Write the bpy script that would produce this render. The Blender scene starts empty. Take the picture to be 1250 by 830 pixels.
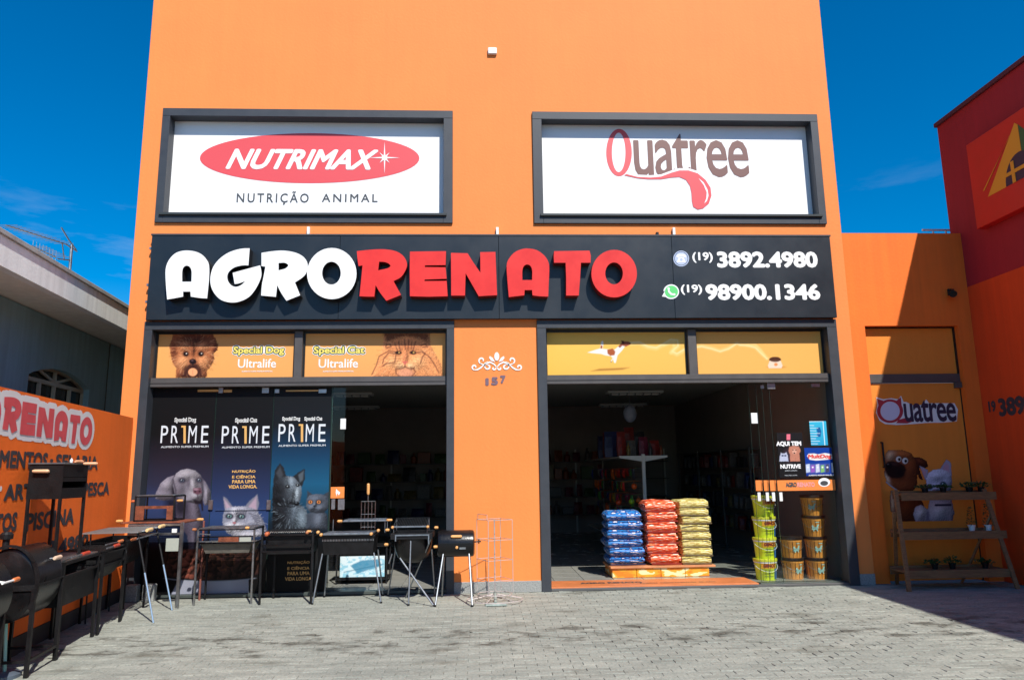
import bpy, math, random
import numpy as np
from mathutils import Vector, Matrix
from mathutils.geometry import tessellate_polygon
random.seed(7)
C = bpy.context.scene.collection
SC = bpy.context.scene

# ------------------------------------------------------------------ camera
CF, CP, CY_, CR, CD = 891.9, 0.1774, 0.0475, -0.0134, 10.5675
cy, sy, cp, sp, cr, sr = math.cos(CY_), math.sin(CY_), math.cos(CP), math.sin(CP), math.cos(CR), math.sin(CR)
FW = np.array([sy*cp, cy*cp, sp]); RT0 = np.array([cy, -sy, 0.0]); UP0 = np.cross(RT0, FW)
RT = RT0*cr + UP0*sr; UP = -RT0*sr + UP0*cr
EYE = np.array([0.0, -CD, 1.65])
cam = bpy.data.cameras.new("camera"); cam_o = bpy.data.objects.new("camera", cam); C.objects.link(cam_o)
cam.sensor_width = 36; cam.lens = CF*36/1250; cam.clip_end = 2000; cam.clip_start = .05
mw = Matrix.Identity(4)
for i in range(3):
    mw[i][0] = RT[i]; mw[i][1] = UP[i]; mw[i][2] = -FW[i]; mw[i][3] = EYE[i]
cam_o.matrix_world = mw
SC.camera = cam_o

# ------------------------------------------------------------------ daylight
SUN = Vector((0.40, -1.0, 1.20)).normalized()          # towards the sun
EL = math.asin(SUN.z); AZ = math.atan2(SUN.x, SUN.y)
world = bpy.data.worlds.new("World"); SC.world = world; world.use_nodes = True
nt = world.node_tree; nt.nodes.clear()
sky = nt.nodes.new('ShaderNodeTexSky'); sky.sky_type = 'NISHITA'; sky.sun_disc = False
sky.sun_elevation = EL; sky.sun_rotation = AZ
sky.air_density = 1.0; sky.dust_density = 0.7; sky.ozone_density = 3.5; sky.altitude = 600
hs = nt.nodes.new('ShaderNodeHueSaturation'); hs.inputs['Saturation'].default_value = 1.55; hs.inputs['Hue'].default_value = .499; hs.inputs['Value'].default_value = 1.4
tc = nt.nodes.new('ShaderNodeTexCoord')
mpw = nt.nodes.new('ShaderNodeMapping'); mpw.inputs['Scale'].default_value = (2.2, 2.2, 11)
nz = nt.nodes.new('ShaderNodeTexNoise'); nz.inputs['Scale'].default_value = 1.7; nz.inputs['Detail'].default_value = 9; nz.inputs['Roughness'].default_value = .6
rp = nt.nodes.new('ShaderNodeValToRGB'); rp.color_ramp.elements[0].position = .53; rp.color_ramp.elements[1].position = .84
mixw = nt.nodes.new('ShaderNodeMixRGB'); mixw.inputs[2].default_value = (8, 8.6, 9.4, 1)
bg = nt.nodes.new('ShaderNodeBackground'); bg.inputs['Strength'].default_value = .085
ow = nt.nodes.new('ShaderNodeOutputWorld')
L = nt.links
L.new(sky.outputs[0], hs.inputs['Color']); L.new(tc.outputs['Generated'], mpw.inputs[0]); L.new(mpw.outputs[0], nz.inputs['Vector'])
L.new(nz.outputs[0], rp.inputs[0]); sx = nt.nodes.new('ShaderNodeSeparateXYZ'); L.new(tc.outputs['Generated'], sx.inputs[0]); mrz = nt.nodes.new('ShaderNodeMapRange'); mrz.inputs['From Min'].default_value = .18; mrz.inputs['From Max'].default_value = .36; mrz.inputs['To Min'].default_value = .7; mrz.inputs['To Max'].default_value = 0
L.new(sx.outputs[2], mrz.inputs[0]); mm = nt.nodes.new('ShaderNodeMath'); mm.operation = 'MULTIPLY'; L.new(rp.outputs[0], mm.inputs[0]); L.new(mrz.outputs[0], mm.inputs[1]); L.new(mm.outputs[0], mixw.inputs[0]); L.new(hs.outputs[0], mixw.inputs[1])
L.new(mixw.outputs[0], bg.inputs[0]); L.new(bg.outputs[0], ow.inputs[0])
sun = bpy.data.lights.new("sun", 'SUN'); sun.energy = 5.0; sun.angle = math.radians(.5); sun.color = (1, .955, .88)
sun_o = bpy.data.objects.new("sun", sun); C.objects.link(sun_o)
sun_o.rotation_euler = SUN.to_track_quat('Z', 'Y').to_euler()
SC.view_settings.view_transform = 'Standard'; SC.view_settings.look = 'None'; SC.view_settings.exposure = 0.28; SC.view_settings.gamma = 1
SC.render.engine = 'CYCLES'
SC.cycles.max_bounces = 8; SC.cycles.transparent_max_bounces = 16
SC.cycles.sample_clamp_indirect = 4

# ------------------------------------------------------------------ pixel -> place (photo 1250 x 830)
def ray(u, v): return FW*CF + RT*(u-625) - UP*(v-415)
def hit(u, v, n, p0):
    d = ray(u, v); n = np.array(n, float); t = n.dot(np.array(p0, float)-EYE)/n.dot(d); return EYE + d*t
def atY(u, v, Y): return hit(u, v, (0, 1, 0), (0, Y, 0))
def atX(u, v, X): return hit(u, v, (1, 0, 0), (X, 0, 0))
def atZ(u, v, Z): return hit(u, v, (0, 0, 1), (0, 0, Z))
def proj(X, Y, Z):
    dx, dy, dz = X-EYE[0], Y-EYE[1], Z-EYE[2]
    w = dx*FW[0]+dy*FW[1]+dz*FW[2]
    return 625+CF*(dx*RT[0]+dy*RT[1]+dz*RT[2])/w, 415-CF*(dx*UP[0]+dy*UP[1]+dz*UP[2])/w

# ------------------------------------------------------------------ materials
def lin(c):
    return tuple((x/255/12.92 if x/255 <= .04045 else ((x/255+.055)/1.055)**2.4) for x in c)
MATS = {}
def mat(name, col, rough=.6, metal=0, var=.0, scale=4, bump=0, bscale=60, spec=.5, coat=0, stretch=(1, 1, 1)):
    if name in MATS: return MATS[name]
    m = bpy.data.materials.new(name); m.use_nodes = True; n = m.node_tree; b = n.nodes['Principled BSDF']; MATS[name] = m
    b.inputs['Base Color'].default_value = (*col, 1); b.inputs['Roughness'].default_value = rough; b.inputs['Metallic'].default_value = metal
    b.inputs['Specular IOR Level'].default_value = spec; b.inputs['Coat Weight'].default_value = coat
    t = n.nodes.new('ShaderNodeTexCoord'); mp = n.nodes.new('ShaderNodeMapping'); mp.inputs['Scale'].default_value = stretch
    n.links.new(t.outputs['Object'], mp.inputs[0])
    if var:
        z = n.nodes.new('ShaderNodeTexNoise'); z.inputs['Scale'].default_value = scale; z.inputs['Detail'].default_value = 7; z.inputs['Roughness'].default_value = .65
        r = n.nodes.new('ShaderNodeMapRange'); r.inputs['From Min'].default_value = .3; r.inputs['From Max'].default_value = .7
        r.inputs['To Min'].default_value = 1-var; r.inputs['To Max'].default_value = 1+var
        x = n.nodes.new('ShaderNodeVectorMath'); x.operation = 'SCALE'; x.inputs[0].default_value = col
        n.links.new(mp.outputs[0], z.inputs['Vector']); n.links.new(z.outputs[0], r.inputs[0]); n.links.new(r.outputs[0], x.inputs['Scale'])
        n.links.new(x.outputs[0], b.inputs['Base Color'])
        r2 = n.nodes.new('ShaderNodeMapRange'); r2.inputs['To Min'].default_value = max(0, rough-.12); r2.inputs['To Max'].default_value = min(1, rough+.12)
        n.links.new(z.outputs[0], r2.inputs[0]); n.links.new(r2.outputs[0], b.inputs['Roughness'])
    if bump:
        z = n.nodes.new('ShaderNodeTexNoise'); z.inputs['Scale'].default_value = bscale; z.inputs['Detail'].default_value = 5
        bp = n.nodes.new('ShaderNodeBump'); bp.inputs['Strength'].default_value = bump; bp.inputs['Distance'].default_value = .01
        n.links.new(mp.outputs[0], z.inputs['Vector']); n.links.new(z.outputs[0], bp.inputs['Height']); n.links.new(bp.outputs[0], b.inputs['Normal'])
    return m
def wall_paint(name, col, streak=.10, blotch=.08):
    m = mat(name, col, .75, 0, 0, bump=.25, bscale=25); n = m.node_tree; b = n.nodes['Principled BSDF']
    g = n.nodes.new('ShaderNodeNewGeometry')
    def nz(scale, st):
        mp = n.nodes.new('ShaderNodeMapping'); mp.inputs['Scale'].default_value = st
        z = n.nodes.new('ShaderNodeTexNoise'); z.inputs['Scale'].default_value = scale; z.inputs['Detail'].default_value = 8; z.inputs['Roughness'].default_value = .6
        n.links.new(g.outputs['Position'], mp.inputs[0]); n.links.new(mp.outputs[0], z.inputs['Vector']); return z
    a = nz(1.1, (1, 1, 1)); s = nz(3.5, (2.5, 2.5, .12))
    def mr(z, k):
        r = n.nodes.new('ShaderNodeMapRange'); r.inputs['From Min'].default_value = .3; r.inputs['From Max'].default_value = .72
        r.inputs['To Min'].default_value = 1+k*.5; r.inputs['To Max'].default_value = 1-k; n.links.new(z.outputs[0], r.inputs[0]); return r
    ra, rs = mr(a, blotch), mr(s, streak)
    mu = n.nodes.new('ShaderNodeMath'); mu.operation = 'MULTIPLY'; n.links.new(ra.outputs[0], mu.inputs[0]); n.links.new(rs.outputs[0], mu.inputs[1])
    x = n.nodes.new('ShaderNodeVectorMath'); x.operation = 'SCALE'; x.inputs[0].default_value = col
    n.links.new(mu.outputs[0], x.inputs['Scale']); n.links.new(x.outputs[0], b.inputs['Base Color'])
    return m
def print_mat():
    m = bpy.data.materials.new('printed_vinyl'); m.use_nodes = True; n = m.node_tree; b = n.nodes['Principled BSDF']
    a = n.nodes.new('ShaderNodeAttribute'); a.attribute_name = 'ink'; n.links.new(a.outputs['Color'], b.inputs['Base Color'])
    b.inputs['Roughness'].default_value = .5; b.inputs['Specular IOR Level'].default_value = .2; return m
def glass_mat(name='window_glass', tint=(.985, .995, .99)):
    m = bpy.data.materials.new(name); m.use_nodes = True; n = m.node_tree; n.nodes.remove(n.nodes['Principled BSDF'])
    o = n.nodes['Material Output']; t = n.nodes.new('ShaderNodeBsdfTransparent'); t.inputs[0].default_value = (*tint, 1)
    g = n.nodes.new('ShaderNodeBsdfGlossy'); g.inputs['Roughness'].default_value = .02; f = n.nodes.new('ShaderNodeFresnel'); f.inputs[0].default_value = 1.42
    x = n.nodes.new('ShaderNodeMixShader'); gm = n.nodes.new('ShaderNodeNewGeometry'); iv = n.nodes.new('ShaderNodeMath'); iv.operation = 'SUBTRACT'; iv.inputs[0].default_value = 1; n.links.new(gm.outputs['Backfacing'], iv.inputs[1]); mf = n.nodes.new('ShaderNodeMath'); mf.operation = 'MULTIPLY'; n.links.new(f.outputs[0], mf.inputs[0]); n.links.new(iv.outputs[0], mf.inputs[1]); n.links.new(mf.outputs[0], x.inputs[0]); n.links.new(t.outputs[0], x.inputs[1]); n.links.new(g.outputs[0], x.inputs[2])
    n.links.new(x.outputs[0], o.inputs[0]); return m
PRINT = print_mat(); GLASS = glass_mat()
ORANGE = wall_paint('facade_orange_paint', (.80, .232, .050), .035, .05)
ORANGE2 = wall_paint('deep_orange_paint', (.95, .165, .008), .06, .08)
RED_P = wall_paint('dark_red_paint', (.36, .012, .022))
GREY_F = mat('charcoal_frame_paint', (.033, .038, .047), .5, 0, .12, 6, .1, 80)
SIGN_B = mat('sign_panel_dark', (.010, .015, .021), .38, 0, .15, 2, 0)
WHITE = mat('white_vinyl', (.80, .80, .80), .45, 0, .02, 3)
WPL = mat('white_plastic', (.78, .78, .76), .4)
LETTER_W = mat('white_letter_face', (.84, .84, .82), .4)
LETTER_R = mat('red_letter_face', (.70, .028, .018), .35, 0, .1, 3)
LETTER_S = mat('letter_side', (.012, .012, .014), .5)
LETTER_SR = mat('red_letter_side', (.20, .008, .006), .5)
RED_V = mat('red_vinyl', (.68, .075, .085), .45)
BROWN_V = mat('brown_vinyl', (.17, .075, .06), .45)
GRAPH = mat('graphite_vinyl', (.06, .065, .07), .45)
BLACK_P = mat('matt_black_paint', (.007, .007, .008), .5, 0, .5, 9, .25, 90, spec=.32)
BLACK_G = mat('black_enamel', (.006, .006, .007), .30, 0, .5, 6, .12, 50, spec=.4)
CHROME = mat('bright_steel', (.30, .33, .36), .5, 1, .2, 20)
STEEL = mat('dull_steel', (.42, .42, .42), .38, 1, .2, 14)
WOOD = mat('turned_wood', (.72, .36, .12), .45, 0, .22, 14, .15, 40, stretch=(1, 1, 6))
REDWOOD = mat('red_stained_wood', (.50, .055, .025), .4, 0, .2, 10)
RUST = mat('rusty_sheet', (.20, .055, .025), .8, .2, .5, 12, .4, 50)
GRANITE = mat('grey_granite', (.27, .28, .27), .55, 0, .45, 55, .15, 90)
PINE = mat('weathered_pine', (.24, .12, .05), .7, 0, .3, 7, .3, 30, stretch=(1, 6, 6))
LEAF = mat('leaf_green', (.035, .09, .022), .6, 0, .4, 12)

# ------------------------------------------------------------------ mesh builder
class MB:
    def __init__(s): s.v = []; s.f = []
    def add(s, vs, fs):
        k = len(s.v); s.v += [tuple(map(float, p)) for p in vs]; s.f += [tuple(i+k for i in f) for f in fs]; return s
    def box(s, x0, x1, y0, y1, z0, z1, b=0.0):
        if x1 < x0: x0, x1 = x1, x0
        if y1 < y0: y0, y1 = y1, y0
        if z1 < z0: z0, z1 = z1, z0
        if b <= 0:
            vs = [(x, y, z) for x in (x0, x1) for y in (y0, y1) for z in (z0, z1)]
            return s.add(vs, [(0, 1, 3, 2), (4, 6, 7, 5), (0, 4, 5, 1), (2, 3, 7, 6), (0, 2, 6, 4), (1, 5, 7, 3)])
        b = min(b, (x1-x0)*.45, (y1-y0)*.45, (z1-z0)*.45); vs = []; idx = {}
        for i, x in enumerate((x0, x1)):
            for j, y in enumerate((y0, y1)):
                for k, z in enumerate((z0, z1)):
                    dx, dy, dz = (b, -b)[i], (b, -b)[j], (b, -b)[k]
                    for a, p in enumerate(((x, y+dy, z+dz), (x+dx, y, z+dz), (x+dx, y+dy, z))):
                        idx[i, j, k, a] = len(vs); vs.append(p)
        fs = []
        for i in (0, 1):
            q = [idx[i, j, k, 0] for j, k in ((0, 0), (0, 1), (1, 1), (1, 0))]; fs.append(tuple(q if i == 0 else q[::-1]))
            q = [idx[j, i, k, 1] for j, k in ((0, 0), (1, 0), (1, 1), (0, 1))]; fs.append(tuple(q if i == 0 else q[::-1]))
            q = [idx[j, k, i, 2] for j, k in ((0, 0), (0, 1), (1, 1), (1, 0))]; fs.append(tuple(q if i == 0 else q[::-1]))
        for i in (0, 1):
            for j in (0, 1):
                fs.append((idx[i, j, 0, 0], idx[i, j, 1, 0], idx[i, j, 1, 1], idx[i, j, 0, 1]))
                fs.append((idx[i, 0, j, 0], idx[i, 1, j, 0], idx[i, 1, j, 2], idx[i, 0, j, 2]))
                fs.append((idx[0, i, j, 1], idx[1, i, j, 1], idx[1, i, j, 2], idx[0, i, j, 2]))
                for k in (0, 1): fs.append((idx[i, j, k, 0], idx[i, j, k, 1], idx[i, j, k, 2]))
        return s.add(vs, fs)
    def tube(s, p, q, r, n=8, r2=None):
        p = Vector(p); q = Vector(q); d = (q-p)
        if d.length < 1e-6: return s
        d.normalize(); a = d.orthogonal().normalized(); b = d.cross(a); r2 = r if r2 is None else r2; vs = []
        for c, rr in ((p, r), (q, r2)):
            for i in range(n):
                t = 2*math.pi*i/n; vs.append(c + a*math.cos(t)*rr + b*math.sin(t)*rr)
        fs = [(i, (i+1) % n, n+(i+1) % n, n+i) for i in range(n)] + [tuple(range(n))[::-1], tuple(range(n, 2*n))]
        return s.add(vs, fs)
    def path(s, pts, r, n=6):
        for a, b in zip(pts[:-1], pts[1:]): s.tube(a, b, r, n)
        return s
    def bar(s, p, q, w, h):            # square bar between two points
        p = Vector(p); q = Vector(q); d = (q-p).normalized(); up = Vector((0, 0, 1)) if abs(d.z) < .9 else Vector((0, 1, 0))
        a = d.cross(up).normalized()*w/2; b = a.cross(d).normalized()*h/2
        vs = [c+i*a+j*b for c in (p, q) for i, j in ((-1, -1), (1, -1), (1, 1), (-1, 1))]
        return s.add(vs, [(0, 1, 2, 3), (7, 6, 5, 4), (0, 4, 5, 1), (1, 5, 6, 2), (2, 6, 7, 3), (3, 7, 4, 0)])
    def lathe(s, prof, c, n=20, axis='z'):
        vs = []; k = len(prof)
        for (r, h) in prof:
            for i in range(n):
                t = 2*math.pi*i/n; a, b = r*math.cos(t), r*math.sin(t)
                vs.append((c[0]+a, c[1]+b, c[2]+h) if axis == 'z' else ((c[0]+h, c[1]+a, c[2]+b) if axis == 'x' else (c[0]+a, c[1]+h, c[2]+b)))
        fs = [(j*n+i, j*n+(i+1) % n, (j+1)*n+(i+1) % n, (j+1)*n+i) for j in range(k-1) for i in range(n)]
        fs += [tuple(range(n))[::-1], tuple(range((k-1)*n, k*n))]
        return s.add(vs, fs)
    def prism(s, loops, P, d0, d1):    # loops in 2-D; P(a, b, d) -> 3-D
        flat = [p for l in loops for p in l]
        tri = tessellate_polygon([[Vector((p[0], p[1], 0)) for p in l] for l in loops])
        s.add([P(a, b, d1) for a, b in flat], [tuple(t) for t in tri])
        if d0 != d1:
            for l in loops:
                n = len(l); s.add([P(a, b, d1) for a, b in l] + [P(a, b, d0) for a, b in l], [(i, (i+1) % n, n+(i+1) % n, n+i) for i in range(n)])
        return s
    def ball(s, c, r, n=12, m=8):
        prof = [(r[0]*math.sin(math.pi*i/m)+1e-4, -r[2]*math.cos(math.pi*i/m)) for i in range(m+1)]
        k = len(s.v); s.lathe(prof, (0, 0, 0), n)
        for i in range(k, len(s.v)):
            x, y, z = s.v[i]; s.v[i] = (c[0]+x, c[1]+y*r[1]/r[0], c[2]+z)
        return s

def origin(o):
    v = Vector((0, 0, 0))
    while o is not None: v = v + o.location; o = o.parent
    return v
def link_mesh(name, me, m, parent=None, smooth=False):
    o = bpy.data.objects.new(name, me); C.objects.link(o)
    if m is not None:
        for mm in (m if isinstance(m, (list, tuple)) else [m]): me.materials.append(mm)
    if smooth: me.polygons.foreach_set('use_smooth', [True]*len(me.polygons))
    if parent is not None: o.parent = parent
    return o
def obj(name, mb, m, parent=None, smooth=False, mi=None):
    off = origin(parent) if parent is not None else Vector((0, 0, 0))
    me = bpy.data.meshes.new(name); me.from_pydata([(x-off.x, y-off.y, z-off.z) for x, y, z in mb.v], [], mb.f); me.validate(); me.update()
    import bmesh
    bm = bmesh.new(); bm.from_mesh(me); bmesh.ops.recalc_face_normals(bm, faces=bm.faces); bm.to_mesh(me); bm.free()
    o = link_mesh(name, me, m, parent, False)
    if smooth:
        me.polygons.foreach_set('use_smooth', [True]*len(me.polygons))
        try: me.set_sharp_from_angle(angle=math.radians(35))
        except Exception: pass
    return o
def tag(o, label=None, cat=None, group=None, kind=None):
    if label: o['label'] = label
    if cat: o['category'] = cat
    if group: o['group'] = group
    if kind: o['kind'] = kind
    return o
def thing(name, label, cat, loc=(0, 0, 0), group=None):
    o = bpy.data.objects.new(name, None); C.objects.link(o); o.location = loc; o.empty_display_size = .1
    return tag(o, label, cat, group)
def dup(root, loc, label=None, rz=None):
    r = root.copy(); C.objects.link(r); r.location = loc
    if rz is not None: r.rotation_euler = (0, 0, rz)
    if label: r['label'] = label
    for ch in list(root.children):
        c = ch.copy(); C.objects.link(c); c.parent = r
        for g in list(ch.children):
            d = g.copy(); C.objects.link(d); d.parent = c
    return r

# planes for flat print: P(a, b, d) with d metres proud of the surface
def PY(Y): return lambda a, b, d: (a, Y-d, b)
def ell(cx, cy, rx, ry, n=40, a0=0): return [(cx+rx*math.cos(2*math.pi*i/n+a0), cy+ry*math.sin(2*math.pi*i/n+a0)) for i in range(n)]
def pxY(pts, Y):
    out = []
    for u, v in pts:
        q = atY(u, v, Y); out.append((q[0], q[2]))
    return out
def grow(loop, k):
    n = len(loop); A = sum(loop[i][0]*loop[(i+1) % n][1]-loop[(i+1) % n][0]*loop[i][1] for i in range(n)); sg = 1 if A > 0 else -1; out = []
    for i in range(n):
        a, b, c = loop[i-1], loop[i], loop[(i+1) % n]
        d1 = (b[0]-a[0], b[1]-a[1]); d2 = (c[0]-b[0], c[1]-b[1]); l1 = math.hypot(*d1) or 1; l2 = math.hypot(*d2) or 1
        nx = (d1[1]/l1+d2[1]/l2)*sg; ny = (-d1[0]/l1-d2[0]/l2)*sg; l = math.hypot(nx, ny) or 1; s = min(1.5, 2/max(l, .8))
        out.append((b[0]+nx/l*k*s, b[1]+ny/l*k*s))
    return out
def text_mb(s, P, x0, x1, z0, z1, bold=.0, shear=0.0, spacing=1.0, d=.003):
    cu = bpy.data.curves.new('t', 'FONT'); cu.body = s; cu.size = 1; fat = max(0, bold); cu.offset = 0; cu.shear = shear; cu.space_character = spacing
    cu.resolution_u = 3; cu.fill_mode = 'FRONT'
    o = bpy.data.objects.new('t', cu); me = bpy.data.meshes.new_from_object(o)
    n = len(me.vertices); co = np.empty(n*3); me.vertices.foreach_get('co', co); co = co.reshape(-1, 3)
    mn, mx = co.min(0), co.max(0); w = mx-mn
    mb = MB(); fs = [tuple(p.vertices) for p in me.polygons]; shifts = [(0, 0)] if fat <= 0 else [(0, 0)]+[(fat*math.cos(i*math.pi/4), fat*math.sin(i*math.pi/4)) for i in range(8)]
    for j, (sx_, sy_) in enumerate(shifts):
        a = x0+(co[:, 0]+sx_-mn[0]+fat)/(w[0]+2*fat)*(x1-x0); b = z0+(co[:, 1]+sy_-mn[1]+fat)/(w[1]+2*fat)*(z1-z0)
        mb.add([P(float(p), float(q), d+j*1.2e-4) for p, q in zip(a, b)], fs)
    bpy.data.objects.remove(o); bpy.data.curves.remove(cu); bpy.data.meshes.remove(me)
    return mb
def text(s, P, x0, x1, z0, z1, m, parent, bold=.0, shear=0., spacing=1., d=.003, name='lettering'):
    return obj(name, text_mb(s, P, x0, x1, z0, z1, bold, shear, spacing, d), m, parent)
def textpx(s, Y, u0, u1, v0, v1, m, parent, **k):      # v0 = top row, v1 = bottom row in the photo
    um = (u0+u1)/2; vm = (v0+v1)/2
    return text(s, PY(Y), atY(u0, vm, Y)[0], atY(u1, vm, Y)[0], atY(um, v1, Y)[2], atY(um, v0, Y)[2], m, parent, **k)

# ------------------------------------------------------------------ painted print: a fine grid whose vertices carry ink
def vnoise(x, y, seed=0):
    rs = np.random.RandomState(seed); T = rs.rand(64, 64)
    xi = np.floor(x).astype(int); yi = np.floor(y).astype(int); fx = x-xi; fy = y-yi; fx = fx*fx*(3-2*fx); fy = fy*fy*(3-2*fy)
    a = T[xi % 64, yi % 64]; b = T[(xi+1) % 64, yi % 64]; c = T[xi % 64, (yi+1) % 64]; d = T[(xi+1) % 64, (yi+1) % 64]
    return (a*(1-fx)+b*fx)*(1-fy)+(c*(1-fx)+d*fx)*fy
def fbm(x, y, seed=0, o=4):
    s = 0; k = .5
    for i in range(o): s = s+k*vnoise(x*2**i, y*2**i, seed+i); k *= .5
    return s
class Canvas:
    def __init__(s, x0, x1, z0, z1, Y, res, P=None):
        s.nx = int((x1-x0)*res)+1; s.nz = int((z1-z0)*res)+1
        X, Z = np.meshgrid(np.linspace(x0, x1, s.nx), np.linspace(z0, z1, s.nz)); s.X, s.Z, s.Y = X, Z, Y
        s.U, s.V = proj(X, Y, Z); s.c = np.zeros((s.nz, s.nx, 3)); s.a = np.zeros((s.nz, s.nx))
    def grad(s, stops):                 # by photo row
        for k in range(3): s.c[..., k] = np.interp(s.V, [p[0] for p in stops], [lin(p[1])[k] for p in stops])
        s.a[:] = 1
    def mix(s, w, col):
        w = np.clip(w, 0, 1)
        c = np.array(lin(col)) if not isinstance(col, np.ndarray) else col
        s.c = s.c*(1-w[..., None])+c*w[..., None]; s.a = np.maximum(s.a, w)
    def poly(s, pts, col, blur=.6, alpha=1, fur=0, seed=1):
        U, V = s.U, s.V
        if fur:
            U = U+(fbm(s.U*.9, s.V*.9, seed)-.47)*fur*2; V = V+(fbm(s.U*.9+9, s.V*.9, seed+7)-.47)*fur*2
        ins = np.zeros(U.shape, bool); d = np.full(U.shape, 1e9); n = len(pts)
        for i in range(n):
            x1, y1 = pts[i]; x2, y2 = pts[(i+1) % n]
            cond = ((y1 > V) != (y2 > V)); xx = (x2-x1)*(V-y1)/((y2-y1) or 1e-9)+x1; ins ^= cond & (U < xx)
            L2 = (x2-x1)**2+(y2-y1)**2 or 1e-9; t = np.clip(((U-x1)*(x2-x1)+(V-y1)*(y2-y1))/L2, 0, 1)
            d = np.minimum(d, np.hypot(U-x1-t*(x2-x1), V-y1-t*(y2-y1)))
        sd = np.where(ins, d, -d); w = np.clip(sd/blur+.5, 0, 1)*alpha; s.mix(w, col); return w
    def ell(s, cx, cy, rx, ry, col, blur=.5, alpha=1, ang=0):
        c, q = math.cos(ang), math.sin(ang); x = (s.U-cx)*c+(s.V-cy)*q; y = -(s.U-cx)*q+(s.V-cy)*c
        r = np.hypot(x/rx, y/ry); w = np.clip((1-r)*min(rx, ry)/blur+.5, 0, 1)*alpha; s.mix(w, col); return w
    def line(s, pts, wd, col, blur=.5, alpha=1):
        d = np.full(s.U.shape, 1e9)
        for (x1, y1), (x2, y2) in zip(pts[:-1], pts[1:]):
            L2 = (x2-x1)**2+(y2-y1)**2 or 1e-9; t = np.clip(((s.U-x1)*(x2-x1)+(s.V-y1)*(y2-y1))/L2, 0, 1)
            d = np.minimum(d, np.hypot(s.U-x1-t*(x2-x1), s.V-y1-t*(y2-y1)))
        s.mix(np.clip((wd/2-d)/blur+.5, 0, 1)*alpha, col)
    def mott(s, w, amt, sx, sy, seed=3):
        f = 1+amt*(fbm(s.U*sx, s.V*sy, seed)-.47)*2*np.clip(w, 0, 1); s.c = s.c*f[..., None]
    def relief(s, blobs, ox, oy, sc, fur=.25, fs=(1.1, .5), light=(-.45, -.55, .7), amb=.25, k=.9, seed=3):
        acc = np.zeros(s.U.shape); al = np.zeros(s.c.shape); W = np.zeros(s.U.shape)
        for (cx, cy_, rx, ry, ang, z0, hz, col) in blobs:
            x0, y0, rx, ry = ox+cx/sc, oy+cy_/sc, rx/sc, ry/sc; q, w = math.cos(ang), math.sin(ang)
            U = s.U+(fbm(s.U*.8, s.V*.8, seed)-.47)*fur*2.2; V = s.V+(fbm(s.U*.8+7, s.V*.8, seed+5)-.47)*fur*2.2
            x = ((U-x0)*q+(V-y0)*w)/rx; y = (-(U-x0)*w+(V-y0)*q)/ry; r2 = x*x+y*y
            h = z0/sc+hz/sc*np.sqrt(np.clip(1-r2, 0, 1)); on = r2 < 1; e = np.where(on, np.exp(np.clip(k*h, -30, 40)), 0); acc += e; al += e[..., None]*np.array(lin(col)); W = np.maximum(W, np.clip((1-np.sqrt(r2))*min(rx, ry)/.7+.4, 0, 1))
        acc = np.maximum(acc, 1e-9); al /= acc[..., None]; H = np.log(acc)/k
        H = H+fur*2.2*(fbm(s.U*fs[0], s.V*fs[1], seed+9)-.47)
        du = abs(s.U[0, 1]-s.U[0, 0]); dv = abs(s.V[1, 0]-s.V[0, 0]); gy, gx = np.gradient(H); gx = gx/du; gy = -gy/dv
        n = 1/np.sqrt(1+gx*gx+gy*gy); L3 = np.array(light)/np.linalg.norm(light); sh = np.clip((-gx*L3[0]-gy*L3[1]+L3[2])*n, 0, 1.2)
        col = al*(amb+(1.35-amb)*sh[..., None]); s.c = s.c*(1-W[..., None])+col*W[..., None]; s.a = np.maximum(s.a, W); return W
    def model(s, mask, bumps, base, ox, oy, sc, fur=.6, fs=(1.3, .8), light=(-.45, -.55, .7), amb=.2, k=.45, seed=3, edge=3.0, blur=.8, rough=.5):
        # a photographed animal: traced outline, smooth swellings inside it, lit from one side, with a fur grain
        U = s.U+(fbm(s.U*1.3, s.V*1.3, seed)-.47)*fur*2.6; V = s.V+(fbm(s.U*1.3+7, s.V*1.3, seed+5)-.47)*fur*2.6; pts = off(mask, ox, oy, sc)
        ins = np.zeros(U.shape, bool); dd = np.full(U.shape, 1e9); n = len(pts)
        for i in range(n):
            x1, y1 = pts[i]; x2, y2 = pts[(i+1) % n]; ins ^= ((y1 > V) != (y2 > V)) & (U < (x2-x1)*(V-y1)/((y2-y1) or 1e-9)+x1)
            L2 = (x2-x1)**2+(y2-y1)**2 or 1e-9; t = np.clip(((U-x1)*(x2-x1)+(V-y1)*(y2-y1))/L2, 0, 1); dd = np.minimum(dd, np.hypot(U-x1-t*(x2-x1), V-y1-t*(y2-y1)))
        sd = np.where(ins, dd, -dd); W = np.clip(sd/blur+.5, 0, 1)
        acc = np.ones(s.U.shape); al = np.ones(s.c.shape)*np.array(lin(base))
        for (cx, cy_, rx, ry, ang, hz, col) in bumps:
            x0, y0, rx, ry = ox+cx/sc, oy+cy_/sc, rx/sc, ry/sc; q, w = math.cos(ang), math.sin(ang)
            x = ((U-x0)*q+(V-y0)*w)/rx; y = (-(U-x0)*w+(V-y0)*q)/ry; g = np.exp(-(x*x+y*y)*1.15); e = np.expm1(k*hz/sc*g) if hz > 0 else 0*g; acc = acc+e
            wc = np.clip(g*1.25, 0, 1)[..., None]; al = al*(1-wc)+np.array(lin(col))*wc
        H = np.log(acc)/k+edge*(1-np.exp(-np.maximum(sd, 0)/(edge*.8)))
        H = H+rough*(fbm(s.U*fs[0]*1.6, s.V*fs[1]*1.6, seed+9, 4)-.47)
        du = abs(s.U[0, 1]-s.U[0, 0]); dv = abs(s.V[1, 0]-s.V[0, 0]); gy, gx = np.gradient(H); gx = gx/du; gy = -gy/dv
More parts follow.
